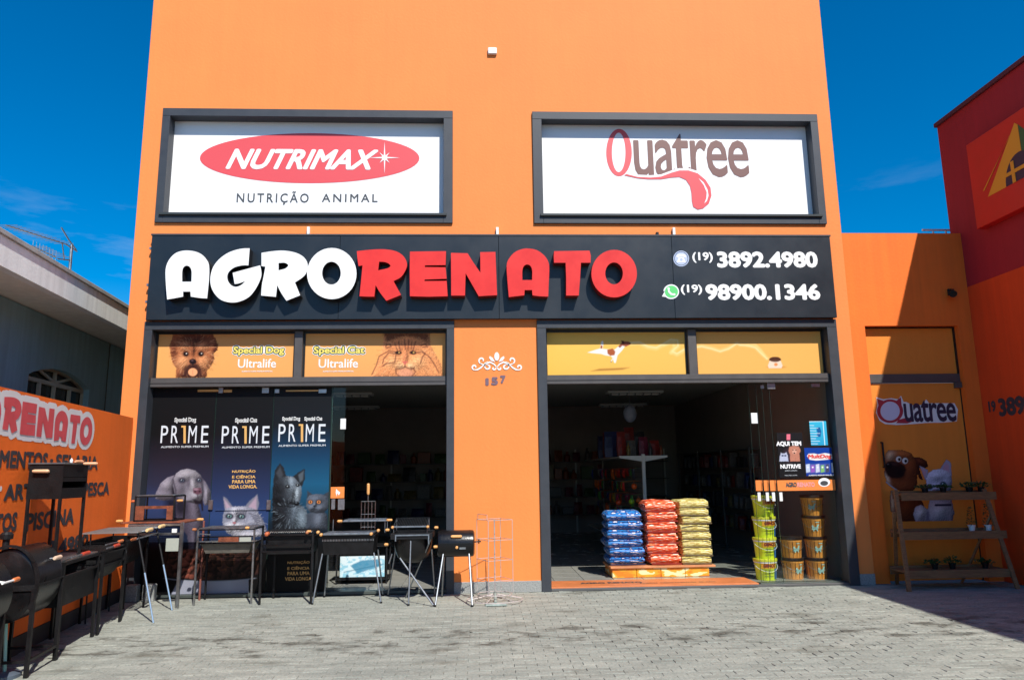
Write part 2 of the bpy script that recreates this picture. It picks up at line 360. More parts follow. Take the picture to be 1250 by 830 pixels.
        nn = 1/np.sqrt(1+gx*gx+gy*gy); L3 = np.array(light)/np.linalg.norm(light); sh = np.clip((-gx*L3[0]-gy*L3[1]+L3[2])*nn, 0, 1.2)
        grain = 1+.35*(fbm(s.U*2.6, s.V*1.2, seed+20, 3)-.44)*2
        col = al*(amb+(1.3-amb)*sh[..., None])*grain[..., None]; s.c = s.c*(1-W[..., None])+col*W[..., None]; s.a = np.maximum(s.a, W); return W
    def hairs(s, ox, oy, sc, cx, cy_, rx, ry, n, l, cols, seed=1, wd=.55, out=True):
        rr = random.Random(seed)
        for i in range(n):
            t = rr.random()*6.283; q = math.sqrt(rr.random()); x = cx+rx*q*math.cos(t); y = cy_+ry*q*math.sin(t); a = math.atan2(y-cy_, x-cx)+rr.uniform(-.4, .4); L_ = l*rr.uniform(.6, 1.3)
            s.line([(ox+x/sc, oy+y/sc), (ox+(x+L_*math.cos(a))/sc, oy+(y+L_*math.sin(a)+l*.25)/sc)], wd, rr.choice(cols), .6, rr.uniform(.25, .6))
    def build(s, name, parent, k=.82, cut=False, d=0):
        off = origin(parent); N = s.nx*s.nz
        co = np.stack([s.X-off.x, np.full(s.X.shape, s.Y-d)-off.y, s.Z-off.z], -1).reshape(-1, 3)
        i = np.arange((s.nx-1)*(s.nz-1)); r = i//(s.nx-1); q = i % (s.nx-1); a = r*s.nx+q
        F = np.stack([a, a+1, a+1+s.nx, a+s.nx], -1)
        if cut:
            al = s.a.reshape(-1); F = F[(al[F].mean(1) > .5)]
            used = np.unique(F); mp = np.full(N, -1); mp[used] = np.arange(len(used)); F = mp[F]; co = co[used]; cc = s.c.reshape(-1, 3)[used]
        else: cc = s.c.reshape(-1, 3)
        me = bpy.data.meshes.new(name); me.vertices.add(len(co)); me.vertices.foreach_set('co', co.ravel())
        me.loops.add(len(F)*4); me.loops.foreach_set('vertex_index', F.ravel().astype(np.int32))
        me.polygons.add(len(F)); me.polygons.foreach_set('loop_start', np.arange(len(F), dtype=np.int32)*4); me.update(calc_edges=True)
        at = me.attributes.new('ink', 'FLOAT_COLOR', 'POINT'); col = np.ones((len(co), 4)); col[:, :3] = np.clip(cc*k, 0, 1); at.data.foreach_set('color', col.ravel())
        return link_mesh(name, me, PRINT, parent)
def off(pts, ox, oy, s): return [(ox+x/s, oy+y/s) for x, y in pts]
# ================================================================== THE SETTING
m = mat('asphalt', (.055, .055, .058), .9, 0, .3, 3, .3, 60)
g = MB(); g.add([(-400, -400, -.16), (400, -400, -.16), (400, 400, -.16), (-400, 400, -.16)], [(0, 1, 2, 3)])
tag(obj('ground', g, m), kind='structure')
m = mat('joint_sand', (.215, .215, .195), .95, 0, .4, 20)
fc = MB(); fc.box(-9, 12, -9.2, .06, -.155, -.007)
forecourt = tag(obj('forecourt', fc, m), kind='structure')

def paver_mat():
    m = bpy.data.materials.new('weathered_paver'); m.use_nodes = True; n = m.node_tree; b = n.nodes['Principled BSDF']; K = n.links.new
    g = n.nodes.new('ShaderNodeNewGeometry'); at = n.nodes.new('ShaderNodeAttribute'); at.attribute_name = 'tone'
    def nz(sc, st=(1, 1, 1), det=6, r=.6):
        mp = n.nodes.new('ShaderNodeMapping'); mp.inputs['Scale'].default_value = st; K(g.outputs['Position'], mp.inputs[0])
        z = n.nodes.new('ShaderNodeTexNoise'); z.inputs['Scale'].default_value = sc; z.inputs['Detail'].default_value = det; z.inputs['Roughness'].default_value = r
        K(mp.outputs[0], z.inputs['Vector']); return z
    def ramp(z, a, ca, c, cb):
        r = n.nodes.new('ShaderNodeValToRGB'); r.color_ramp.elements[0].position = a; r.color_ramp.elements[0].color = (*ca, 1)
        r.color_ramp.elements[1].position = c; r.color_ramp.elements[1].color = (*cb, 1); K(z.outputs[0], r.inputs[0]); return r
    def mul(a, bb, f=1):
        x = n.nodes.new('ShaderNodeMixRGB'); x.blend_type = 'MULTIPLY'; x.inputs[0].default_value = f; K(a, x.inputs[1]); K(bb, x.inputs[2]); return x.outputs[0]
    base = ramp(nz(.55), .35, (.268, .282, .252), .68, (.33, .338, .298))
    tone = n.nodes.new('ShaderNodeMapRange'); tone.inputs['To Min'].default_value = .91; tone.inputs['To Max'].default_value = 1.08; K(at.outputs['Fac'], tone.inputs[0])
    c = mul(base.outputs[0], tone.outputs[0])
    fine = ramp(nz(38, det=8, r=.75), .3, (.62, .62, .61), .72, (1.26, 1.26, 1.26)); c = mul(c, fine.outputs[0])
    wear = ramp(nz(3.4, (.45, 2.2, 1), 8, .68), .34, (.78, .80, .79), .66, (1.16, 1.15, 1.12)); c = mul(c, wear.outputs[0])
    dirt = ramp(nz(1.05, (1, 1.7, 1), 9, .62), .57, (1, 1, 1), .72, (.50, .47, .43)); c = mul(c, dirt.outputs[0])
    # dark oil and tyre stains about two metres out from the doors
    sep = n.nodes.new('ShaderNodeSeparateXYZ'); K(g.outputs['Position'], sep.inputs[0])
    band = n.nodes.new('ShaderNodeMath'); band.operation = 'ADD'; band.inputs[1].default_value = 2.75; K(sep.outputs[1], band.inputs[0])
    ab = n.nodes.new('ShaderNodeMath'); ab.operation = 'ABSOLUTE'; K(band.outputs[0], ab.inputs[0])
    fall = n.nodes.new('ShaderNodeMapRange'); fall.inputs['From Min'].default_value = .3; fall.inputs['From Max'].default_value = 1.1
    fall.inputs['To Min'].default_value = .15; fall.inputs['To Max'].default_value = -.03; K(ab.outputs[0], fall.inputs[0])
    zz = nz(2.6, (1.0, 1.7, 1), 7, .6); ad = n.nodes.new('ShaderNodeMath'); ad.operation = 'ADD'; K(zz.outputs[0], ad.inputs[0]); K(fall.outputs[0], ad.inputs[1])
    st = n.nodes.new('ShaderNodeValToRGB'); e = st.color_ramp.elements; e[0].position = .66; e[0].color = (1, 1, 1, 1); e[1].position = .78; e[1].color = (.36, .34, .32, 1)
    K(ad.outputs[0], st.inputs[0]); c = mul(c, st.outputs[0])
    z3 = nz(7.5, (.8, 1.5, 1), 3, .5); ad3 = n.nodes.new('ShaderNodeMath'); ad3.operation = 'ADD'; K(z3.outputs[0], ad3.inputs[0]); K(fall.outputs[0], ad3.inputs[1])
    s3 = n.nodes.new('ShaderNodeValToRGB'); e = s3.color_ramp.elements; e[0].position = .79; e[0].color = (1, 1, 1, 1); e[1].position = .86; e[1].color = (.32, .30, .28, 1); K(ad3.outputs[0], s3.inputs[0]); c = mul(c, s3.outputs[0])
    z4 = nz(16, (1, 1, 1), 2, .5); s4 = n.nodes.new('ShaderNodeValToRGB'); e = s4.color_ramp.elements; e[0].position = .70; e[0].color = (1, 1, 1, 1); e[1].position = .76; e[1].color = (.5, .48, .45, 1); K(z4.outputs[0], s4.inputs[0]); c = mul(c, s4.outputs[0])
    K(c, b.inputs['Base Color']); b.inputs['Roughness'].default_value = .85
    bp = n.nodes.new('ShaderNodeBump'); bp.inputs['Strength'].default_value = .5; bp.inputs['Distance'].default_value = .006; z = nz(45, det=8); K(z.outputs[0], bp.inputs['Height']); K(bp.outputs[0], b.inputs['Normal'])
    return m
PAV = paver_mat()
def paver_vf(rnd, cx=0, cy=0):
    w, h = .1985/2+rnd.uniform(-.0015, .0005), .0985/2+rnd.uniform(-.001, .0008); z = rnd.uniform(-.003, .002); ch = .003
    tx, ty = rnd.uniform(-.003, .003), rnd.uniform(-.003, .003)
    v = [(cx+a*w, cy+b*h, -.03) for a, b in ((-1, -1), (1, -1), (1, 1), (-1, 1))]
    v += [(cx+a*w, cy+b*h, z-.004) for a, b in ((-1, -1), (1, -1), (1, 1), (-1, 1))]
    v += [(cx+a*(w-ch), cy+b*(h-ch), z+a*tx+b*ty) for a, b in ((-1, -1), (1, -1), (1, 1), (-1, 1))]
    f = [(8, 9, 10, 11)]+[(i, (i+1) % 4, 4+(i+1) % 4, 4+i) for i in range(4)]+[(4+i, 4+(i+1) % 4, 8+(i+1) % 4, 8+i) for i in range(4)]
    return v, f
def tone_attr(me, vals):
    a = me.attributes.new('tone', 'FLOAT', 'POINT'); a.data.foreach_set('value', vals)
rnd = random.Random(3); spots = []
for j in range(0, 80):
    y = -.005-.05-j*.1
    for i in range(-37, 61):
        x = i*.2+(.1 if j % 2 else 0)
        if y < -8 or x < -6.6-.0 or x > 8: continue
        if x < -4.86-.149*y: continue
        if x > 7.5: continue
        spots.append((x, y))
vis = []
for k, (x, y) in enumerate(spots):
    u, v = proj(x, y, 0)
    if 5 < u < 1245 and v < 826: vis.append((math.hypot(x, y+CD), k))
vis.sort(); near = set(k for _, k in vis[:300])
tmpl = []
for i in range(10):
    v, f = paver_vf(rnd); me = bpy.data.meshes.new('paver'); me.from_pydata(v, [], f); me.update(); me.materials.append(PAV); tone_attr(me, [i/9]*len(v)); tmpl.append(me)
V, F, T = [], [], []
for k, (x, y) in enumerate(spots):
    if k in near:
        o = bpy.data.objects.new('paver', rnd.choice(tmpl)); o.location = (x, y, 0); o.parent = forecourt; C.objects.link(o)
    else:
        v, f = paver_vf(rnd, x, y); b0 = len(V); V += v; F += [tuple(i+b0 for i in q) for q in f]; T += [rnd.random()]*len(v)
me = bpy.data.meshes.new('paver_field'); me.from_pydata(V, [], F); me.update(); tone_attr(me, T)
tag(link_mesh('paver_field', me, PAV, forecourt), kind='stuff')
# pavement kerb and far pavement at the street, behind the viewer
kb = MB(); kb.box(-30, 30, -9.35, -9.2, -.16, -.004, .01); tag(obj('kerb', kb, mat('concrete', (.33, .32, .30), .85, 0, .2, 5, .3, 60)), kind='structure')

# ================================================================== THE SHOP BUILDING
shop = thing('shop_building', 'tall bright orange painted shop building with two framed billboards and two glazed shopfronts', 'building', (0.3, 0, 0))
XL, XR, ZT = -5.045, 5.615, 9.9
w = MB()
cols = [XL, -4.79, -.345, .87, 5.385, XR]; TF = 3.835
WL = (-4.76, -.37, 5.33, 7.145); WR = (.86, 5.385, 5.33, 7.145)
for a, b_ in ((0, 1), (2, 3), (4, 5)): w.box(cols[a], cols[b_], 0, .3, 0, TF)
w.box(XL, XR, 0, .3, TF, WL[2])
w.box(XL, WL[0], 0, .3, WL[2], WL[3]); w.box(WL[1], WR[0], 0, .3, WL[2], WL[3]); w.box(WR[1], XR, 0, .3, WL[2], WL[3])
w.box(XL, XR, 0, .3, WL[3], ZT)
obj('facade_wall', w, ORANGE, shop)
s = MB(); s.box(XL, XL+.15, .3, 9.4, 0, ZT); s.box(XR-.15, XR, .3, 9.4, 0, ZT); s.box(XL, XR, 9.4, 9.6, 0, ZT); s.box(XL, XR, .3, 9.4, 9.75, 9.9)
obj('side_wall', s, ORANGE, shop)
# interior shell
iw = mat('interior_wall_paint', (.22, .20, .18), .8, 0, .1, 2); ic = mat('interior_ceiling', (.34, .35, .33), .8)
s = MB(); s.box(XL+.16, XL+.22, .31, 9.3, .0, 3.35); s.box(XR-.24, XR-.18, .31, 9.3, 0, 3.35); s.box(XL+.22, XR-.24, 9.24, 9.3, 0, 3.35)
s.box(XL+.22, -4.79, .31, .36, 0, 3.35); s.box(-.345, .87, .31, .36, 0, 3.35)
obj('interior_wall', s, iw, shop)
s = MB(); s.box(XL+.16, XR-.18, .31, 9.3, 3.36, 3.42); obj('ceiling', s, ic, shop)
# floor tiles: one by one near the doors
ft = mat('pale_floor_tile', (.30, .30, .27), .25, 0, .1, 3, 0); fj = mat('tile_grout', (.12, .12, .11), .9)
s = MB(); s.box(XL+.16, XR-.18, .22, 9.3, -.1, .022); fl = obj('shop_floor', s, fj, shop)
tm = MB(); tm.box(.004, .446, .004, .446, 0, .008, .002); t0 = None
for jj in range(5):
    for ii in range(23):
        x = XL+.17+ii*.45; y = .23+jj*.45
        if t0 is None: t0 = obj('floor_tile', tm, ft, fl); o = t0
        else: o = t0.copy(); C.objects.link(o)
        o.location = (x-origin(fl).x, y, .021)
o = None
fb = MB()
for jj in range(5, 20):
    for ii in range(23): x = XL+.17+ii*.45; y = .23+jj*.45; fb.box(x+.004, x+.446, y+.004, y+.446, .021, .029)
tag(obj('floor_tile_field', fb, ft, fl), kind='stuff')
# granite skirting
for q in ((-.347, .872), (XL, -4.79), (5.385, XR)): s = MB(); s.box(*q, -.018, -.0005, 0, .15, .004); obj('skirting', s, GRANITE, shop)

# ---- storefront frames
def frame_parts(x0, x1, z0, z1, xi0, xi1, zi1, zi0=None, yo=-.035, yi=.19, name='shopfront_frame'):
    s = MB(); s.box(x0, x1, yo, yi, zi1, z1, .004); s.box(x0, xi0, yo+.001, yi, z0, zi1, .004); s.box(xi1, x1, yo+.001, yi, z0, zi1, .004)
    if zi0 is not None: s.box(xi0, xi1, yo+.001, yi, z0, zi0, .004)
    return obj(name, s, GREY_F, shop)
frame_parts(-4.79, -.345, 0, TF, -4.675, -.455, 3.715)
frame_parts(.87, 5.385, 0, TF, 1.005, 5.235, 3.715)
frame_parts(WL[0], WL[1], WL[2], WL[3], -4.645, -.51, 7.02, 5.46, -.04, .19, 'billboard_frame')
frame_parts(WR[0], WR[1], WR[2], WR[3], 1.005, 5.265, 7.02, 5.46, -.04, .19, 'billboard_frame')
for x0, x1 in ((-4.645, -.51), (1.005, 5.265)):
    s = MB(); s.box(x0-.05, x1+.05, -.075, .02, 5.435, 5.475, .006); s.box(x0, x1, .02, .17, 5.46, 5.50, .003); obj('sill', s, mat('sill_dark', (.035, .04, .038), .4), shop)
barm = mat('bar_brown_grey', (.075, .068, .066), .45, 0, .1, 5)
for x0, x1, xm0, xm1 in ((-4.675, -.455, -2.67, -2.555), (1.005, 5.235, 3.14, 3.265)):
    s = MB(); s.box(x0, x1, .03, .135, 2.895, 3.025, .004); s.box(x0, x1, .02, .03, 2.95, 2.956)
    obj('transom_bar', s, barm, shop)
    s = MB(); s.box(xm0, xm1, .06, .185, 3.025, 3.71, .004); obj('mullion', s, barm, shop)
    s = MB()
    for a, b_ in ((x0, xm0), (xm1, x1)):
        s.box(a, b_, .13, .185, 3.68, 3.715); s.box(a, a+.025, .13, .185, 3.025, 3.68); s.box(b_-.025, b_, .13, .185, 3.025, 3.68); s.box(a+.025, b_-.025, .13, .185, 3.025, 3.04)
    obj('transom_bead', s, mat('black_bead', (.01, .01, .01), .4), shop)

# ---- transom posters
def band(name, x0, x1, cols):
    s = Canvas(x0, x1, 3.035, 3.69, .15, 118); s.grad([(395, cols[0]), (470, cols[1])])
    return s
c = band('a', -4.655, -2.69, ((248, 178, 104), (246, 172, 98)))
D = lambda pts: off(pts, 185, 395, 6.757)
fur1, fur2, fur3 = (176, 98, 58), (222, 146, 92), (86, 42, 26)
Mt = lambda mk, bp, base, **k: c.model(mk, bp, base, 185, 395, 6.757, **k)
hw = Mt([(175, 95), (185, 66), (260, 74), (340, 66), (420, 72), (500, 66), (520, 110), (550, 170), (545, 220), (515, 240), (517, 300), (492, 350), (455, 390), (455, 446), (198, 446), (205, 370), (168, 310), (158, 250), (148, 190), (160, 150)],
   [(340, 120, 130, 50, 0, 40, (104, 52, 32)), (180, 230, 26, 70, 0, 14, (126, 64, 40)), (520, 220, 24, 60, 0, 14, (126, 64, 40)), (270, 190, 50, 40, 0, 26, (206, 134, 88)), (420, 190, 50, 40, 0, 26, (206, 134, 88)), (262, 320, 56, 60, .2, 34, (230, 158, 106)), (425, 320, 56, 60, -.2, 34, (226, 152, 100)), (340, 200, 16, 70, 0, 30, (150, 86, 56)), (340, 330, 44, 34, 0, 46, (150, 88, 62)), (330, 420, 120, 34, 0, 20, (96, 50, 38))], (172, 98, 60), fur=1.3, seed=5, k=.3, rough=1.0, fs=(1.6, .6))
c.hairs(185, 395, 6.757, 345, 250, 180, 175, 260, 34, [(236, 170, 118), (96, 48, 30), (206, 130, 84), (60, 28, 18), (250, 190, 140)], 2)
c.ell(185+340/6.757, 395+382/6.757, 12, 6.5, (58, 26, 24), 3, .85); c.poly(D([(285, 375), (400, 375), (430, 445), (250, 445)]), (66, 32, 28), 3, .75, 2)
for x in (283, 408): c.ell(185+x/6.757, 395+250/6.757, 4.4, 3.6, (70, 32, 24), 2, .7); c.ell(185+x/6.757, 395+250/6.757, 3.1, 2.8, (26, 12, 12), .7); c.ell(185+x/6.757+.7, 395+246/6.757, .7, .7, (255, 235, 220), .4)
c.ell(185+340/6.757, 395+312/6.757, 4.4, 3.3, (30, 16, 20), .8); c.ell(185+336/6.757, 395+304/6.757, 1.6, .8, (110, 80, 84), .8, .8); c.line(D([(340, 330), (340, 362)]), .9, (30, 14, 14))
c.ell(185+340/6.757, 395+400/6.757, 5.6, 4.8, (252, 176, 124), .8); c.line(D([(340, 385), (341, 420)]), .6, (214, 130, 96), .6)
p1 = c.build('transom_panel', shop)
c = band('b', -2.535, -.475, ((250, 184, 104), (244, 168, 100)))
D = lambda pts: off(pts, 365, 395, 6.757)
Mt = lambda mk, bp, base, **k: c.model(mk, bp, base, 365, 395, 6.757, **k)
fw = Mt([(700, 75), (1080, 75), (1085, 180), (1130, 260), (1172, 330), (1185, 446), (590, 446), (640, 330), (690, 190)],
   [(878, 180, 120, 50, 0, 26, (222, 138, 86)), (780, 320, 70, 50, 0, 26, (248, 178, 118)), (980, 320, 70, 50, 0, 26, (248, 178, 118)), (838, 350, 36, 26, 0, 34, (252, 196, 140)), (918, 350, 36, 26, 0, 34, (252, 196, 140)), (876, 280, 22, 60, 0, 34, (226, 142, 94)), (878, 410, 50, 26, 0, 20, (236, 164, 120)), (820, 240, 30, 16, 0, -1, (190, 112, 72)), (940, 240, 30, 16, 0, -1, (190, 112, 72))], (238, 156, 98), fur=1.1, seed=8, amb=.42, k=.3, rough=.8)
c.poly(D([(690, 70), (1075, 70), (1060, 150), (960, 118), (880, 104), (800, 122), (720, 150)]), (84, 38, 22), 4, .85, 2.5)
c.hairs(365, 395, 6.757, 880, 280, 230, 170, 200, 34, [(120, 58, 38), (255, 206, 150), (190, 106, 68), (90, 40, 28)], 5, .5)
for pts, wd in (([(820, 150), (835, 225)], 1.3), ([(870, 130), (878, 215)], 1.2), ([(905, 130), (900, 215)], 1.2), ([(790, 160), (812, 225)], 1.1), ([(960, 150), (940, 225)], 1.3), ([(930, 150), (925, 210)], 1),
                ([(690, 350), (720, 330), (790, 320), (800, 250), (740, 240), (700, 290), (690, 330)], 1.5), ([(1000, 330), (1020, 270), (1040, 250), (1010, 230), (970, 240)], 1.4),
                ([(600, 420), (640, 340), (660, 270), (740, 225), (800, 235)], 1.3), ([(1020, 230), (1080, 280), (1120, 340), (1150, 400)], 1.4), ([(720, 200), (760, 190), (750, 170), (720, 175), (715, 195)], 1.6), ([(1000, 180), (1040, 170), (1060, 190), (1020, 195)], 1.6),
                ([(872, 335), (876, 355), (840, 375), (800, 370)], 1.4), ([(876, 355), (915, 375), (950, 365)], 1.4), ([(800, 375), (800, 410), (830, 435)], 1.6), ([(945, 370), (960, 400), (930, 435)], 1.6)):
    c.line(D(pts), wd, (96, 44, 36), 1.1, .75)
for k in range(22):
    a = k*.29; c.line(D([(760+k*3, 270+(k % 5)*22), (790+k*3, 262+(k % 5)*22)]), .5, (120, 60, 40), .6, .5); c.line(D([(950+k*6, 250+(k % 6)*24), (968+k*6, 256+(k % 6)*24)]), .6, (110, 55, 40), .6, .5)
for x in (820, 940): c.ell(365+x/6.757, 395+240/6.757, 4, 2.2, (44, 24, 20), .8); c.ell(365+x/6.757+.9, 395+238/6.757, 1.1, 1, (205, 160, 90), .5)
c.poly(D([(845, 310), (900, 310), (874, 340)]), (214, 110, 92), .8); c.ell(365+878/6.757, 395+405/6.757, 9, 5, (236, 158, 120), 3, .8)
c.mott(fw, .35, 1.2, .6, 21); p2 = c.build('transom_panel', shop)
# right pair: running dog, scent ribbon and bowl
c = Canvas(1.025, 3.12, 3.035, 3.69, .15, 118)
c.grad([(395, (252, 204, 96)), (470, (250, 192, 84))]); rx = np.clip((c.U-668)/170, 0, 1); c.c = c.c*(1-.0*rx[..., None]); c.mix(rx*.35, (248, 186, 104))
D = lambda pts: off(pts, 665, 395, 6.757)
rib = [(705, 165), (780, 160), (850, 195), (920, 205), (985, 170), (1040, 138), (1095, 145), (1100, 190), (1050, 235), (1090, 255), (1160, 215), (1240, 190)]
c.line(D(rib), 3.4, (255, 226, 150), 3.5, .65); c.line(D([(x, y-8) for x, y in rib]), 1.2, (255, 236, 178), 1.2, .7); c.line(D([(985, 175), (1060, 150), (1070, 200), (1040, 240)]), 3.5, (255, 228, 150), 3, .6)
c.poly(D([(380, 392), (450, 372), (560, 368), (700, 362), (640, 380), (560, 385)]), (150, 92, 34), 2, .75)
c.poly(D([(350, 238), (420, 215), (455, 205), (520, 212), (575, 215), (610, 185), (645, 175), (660, 190), (635, 225), (600, 262), (592, 300), (585, 325), (572, 322), (560, 285), (545, 268), (500, 262), (465, 250), (400, 245)]), (245, 240, 232), .8)
c.poly(D([(455, 205), (462, 175), (465, 150), (478, 140), (485, 165), (476, 205)]), (244, 238, 228), .8); c.poly(D([(458, 205), (462, 178), (476, 180), (474, 205)]), (170, 84, 40), .7)
c.poly(D([(515, 215), (560, 205), (582, 230), (575, 260), (540, 265), (518, 248)]), (176, 90, 50), .8); c.poly(D([(605, 188), (632, 160), (648, 145), (690, 148), (708, 158), (708, 172), (670, 190), (640, 182), (620, 200)]), (158, 84, 60), .7)
c.poly(D([(628, 140), (650, 142), (658, 170), (640, 168)]), (96, 44, 28), .6); c.ell(665+704/6.757, 395+162/6.757, .9, .9, (30, 20, 20), .5); c.line(D([(572, 275), (550, 305), (546, 316)]), 1.1, (240, 232, 220), .5); c.line(D([(546, 312), (548, 318)]), .9, (60, 40, 30))
p3 = c.build('transom_panel', shop)
c = Canvas(3.275, 5.225, 3.035, 3.69, .15, 118)
c.grad([(395, (250, 188, 100)), (470, (250, 186, 96))]); c.mix(np.clip((c.U-940)/70, 0, 1)*.25, (250, 176, 84))
D = lambda pts: off(pts, 830, 390, 4.883)
rib = [(80, 165), (130, 158), (190, 172), (240, 188), (290, 172), (340, 140), (360, 150), (400, 152), (450, 165), (490, 205), (520, 232)]
c.line(D(rib), 3.2, (255, 226, 150), 3.2, .65); c.line(D([(x, y+3) for x, y in rib]), 1.2, (255, 236, 180), 1.2, .7); c.line(D([(400, 155), (450, 150), (485, 185), (505, 215)]), 2.4, (255, 228, 150), 2.4, .6)
c.ell(830+575/4.883, 390+283/4.883, 10, 1.8, (190, 120, 46), 1.5, .7); c.ell(830+567/4.883, 390+240/4.883, 7.2, 3.6, (84, 44, 26), .7); c.poly(D([(535, 245), (600, 245), (612, 275), (605, 290), (530, 290), (524, 275)]), (252, 222, 196), .7); c.ell(830+572/4.883, 390+268/4.883, 2.2, 2, (240, 150, 90), .6)
w2 = c.ell(830+567/4.883, 390+238/4.883, 7, 3.2, (84, 44, 26), .6, .9); c.mott(w2, .6, 2, 2, 5); p4 = c.build('transom_panel', shop)
for p, l in ((p1, 'orange print with the face of a shaggy terrier'), (p2, 'orange print with the face of a striped cat'), (p3, 'yellow print with a leaping white and brown dog'), (p4, 'yellow print with a scent ribbon ending at a food bowl')): p['label'] = l

# lettering on transoms
YEL = mat('yellow_ink', (.80, .66, .14), .45); GRN = mat('dark_green_ink', (.03, .06, .03), .45)
def halo_text(s, Y, u0, u1, v0, v1, parent, sc=1):
    for g_, m_, f_, d_ in ((2.0, WHITE, .20, .003), (1.05, GRN, .115, .0045), (0, YEL, .03, .006)): textpx(s, Y, u0+2-g_, u1-2+g_, v0+2-g_, v1-2+g_, m_, parent, bold=f_, d=d_)
halo_text('Special Dog', .15, 283, 349, 421, 436, p1); textpx('Ultralife', .15, 290.5, 337, 438, 449, WHITE, p1, bold=.012); textpx('ALIMENTO SUPER PREMIUM ESPECIAL', .15, 295, 333, 452.3, 454, WHITE, p1, bold=.02)
halo_text('Special Cat', .15, 381, 447, 421, 436, p2); textpx('Ultralife', .15, 389, 437, 438, 449, WHITE, p2, bold=.012); textpx('ALIMENTO SUPER PREMIUM ESPECIAL', .15, 394, 432, 452.3, 454, WHITE, p2, bold=.02)

# ---- upper billboards
bb = MB(); bb.box(-4.645, -.51, .15, .18, 5.5, 7.02); b1 = obj('billboard_panel', bb, WHITE, shop); b1['label'] = 'white billboard with a red oval logo'
bb = MB(); bb.box(1.005, 5.265, .15, .18, 5.5, 7.02); b2 = obj('billboard_panel', bb, WHITE, shop); b2['label'] = 'white billboard with a long red tongue logo'
PB = PY(.15)
def ellpx(cx, cy, rx, ry, Y, n=48): return pxY([(cx+rx*math.cos(2*math.pi*i/n), cy+ry*math.sin(2*math.pi*i/n)) for i in range(n)], Y)
m = MB(); m.prism([ellpx(378, 193.5, 134, 30.5, .15, 64)], PB, .003, .003); obj('oval_logo', m, RED_V, b1)
textpx('NUTRIMAX', .15, 276, 462, 182.5, 207.5, WHITE, b1, bold=.036, shear=.42, d=.006)
st = []
for i in range(16):
    r = (17, 2.2, 8, 2.2)[i % 4]; a = math.pi*2*i/16; st.append((469.5+r*math.cos(a)*(1.1), 193+r*math.sin(a)*(1.15)))
m = MB(); m.prism([pxY(st, .15)], PB, .0075, .0075); m.prism([ellpx(469.5, 193, 3.4, 3.4, .15, 16)], PB, .0085, .0085); obj('star_mark', m, WHITE, b1)
textpx('NUTRIÇÃO', .15, 289, 377, 233.6, 250.2, GRAPH, b1, bold=.015, spacing=1.35); textpx('ANIMAL', .15, 393, 461, 237, 247, GRAPH, b1, bold=.015, spacing=1.35)
Dq = lambda pts: off(pts, 730, 140, 6.25)
textpx('uatree', .15, 773.5, 913.5, 163.5, 216.5, BROWN_V, b2, bold=.012, spacing=.93, d=.003)
q = MB(); q.prism([ellpx(755.6, 186.6, 15.6, 28.8, .15), ellpx(755.2, 186.4, 8.3, 24, .15)[::-1]], PB, .004, .004)
tong = [(215, 455), (300, 477), (400, 482), (480, 475), (560, 445), (620, 428), (690, 428), (760, 450), (820, 500), (858, 560), (865, 620), (845, 680), (800, 718), (760, 726), (725, 705), (715, 660), (712, 600), (700, 545), (670, 500), (620, 478), (560, 482), (480, 495), (380, 495), (300, 487), (200, 465)]
m = MB(); m.prism([pxY(Dq([(x, y-17) if y < 600 and i < 14 else (x, y) for i, (x, y) in enumerate(tong)]), .15)], PB, .005, .005); obj('logo_keyline', m, WHITE, b2)
q.prism([pxY(Dq(tong), .15)], PB, .0065, .0065); obj('tongue_logo', q, RED_V, b2)
hl = [(765, 485), (805, 520), (835, 575), (842, 620), (830, 660), (810, 680), (825, 640), (828, 595), (805, 540)]
m = MB(); m.prism([pxY(Dq(hl), .15)], PB, .008, .008); obj('highlight_mark', m, WHITE, b2)

# ---- shopfront poster panels (printed film on the glass doors)
def seam(u, v): return atY(u, v, .15)[0]
xs = [-4.672, -3.775, -2.955, -2.125]; Z0, Z1 = .045, 2.89
CV = []
for k in range(3):
    CV.append(Canvas(xs[k]+.004, xs[k+1]-.004, Z0, Z1, .15, 132))
g1 = [(470, (13, 13, 15)), (530, (14, 13, 15)), (560, (34, 30, 43)), (590, (44, 45, 68)), (620, (48, 63, 106)), (645, (35, 51, 86)), (662, (20, 30, 52)), (672, (7, 7, 9)), (730, (9, 8, 9))]
g2 = [(470, (13, 14, 15)), (530, (15, 16, 21)), (560, (28, 33, 54)), (600, (39, 54, 93)), (630, (46, 69, 117)), (650, (39, 61, 104)), (664, (27, 33, 47)), (672, (10, 8, 9)), (730, (9, 8, 9))]
g3 = [(470, (18, 19, 21)), (520, (18, 24, 31)), (555, (18, 61, 94)), (590, (24, 90, 126)), (615, (23, 70, 97)), (640, (17, 32, 45)), (665, (10, 12, 16)), (730, (7, 9, 11))]
for s, g in zip(CV, (g1, g2, g3)): s.grad(g)
D = lambda pts: off(pts, 190, 565, 4.882)
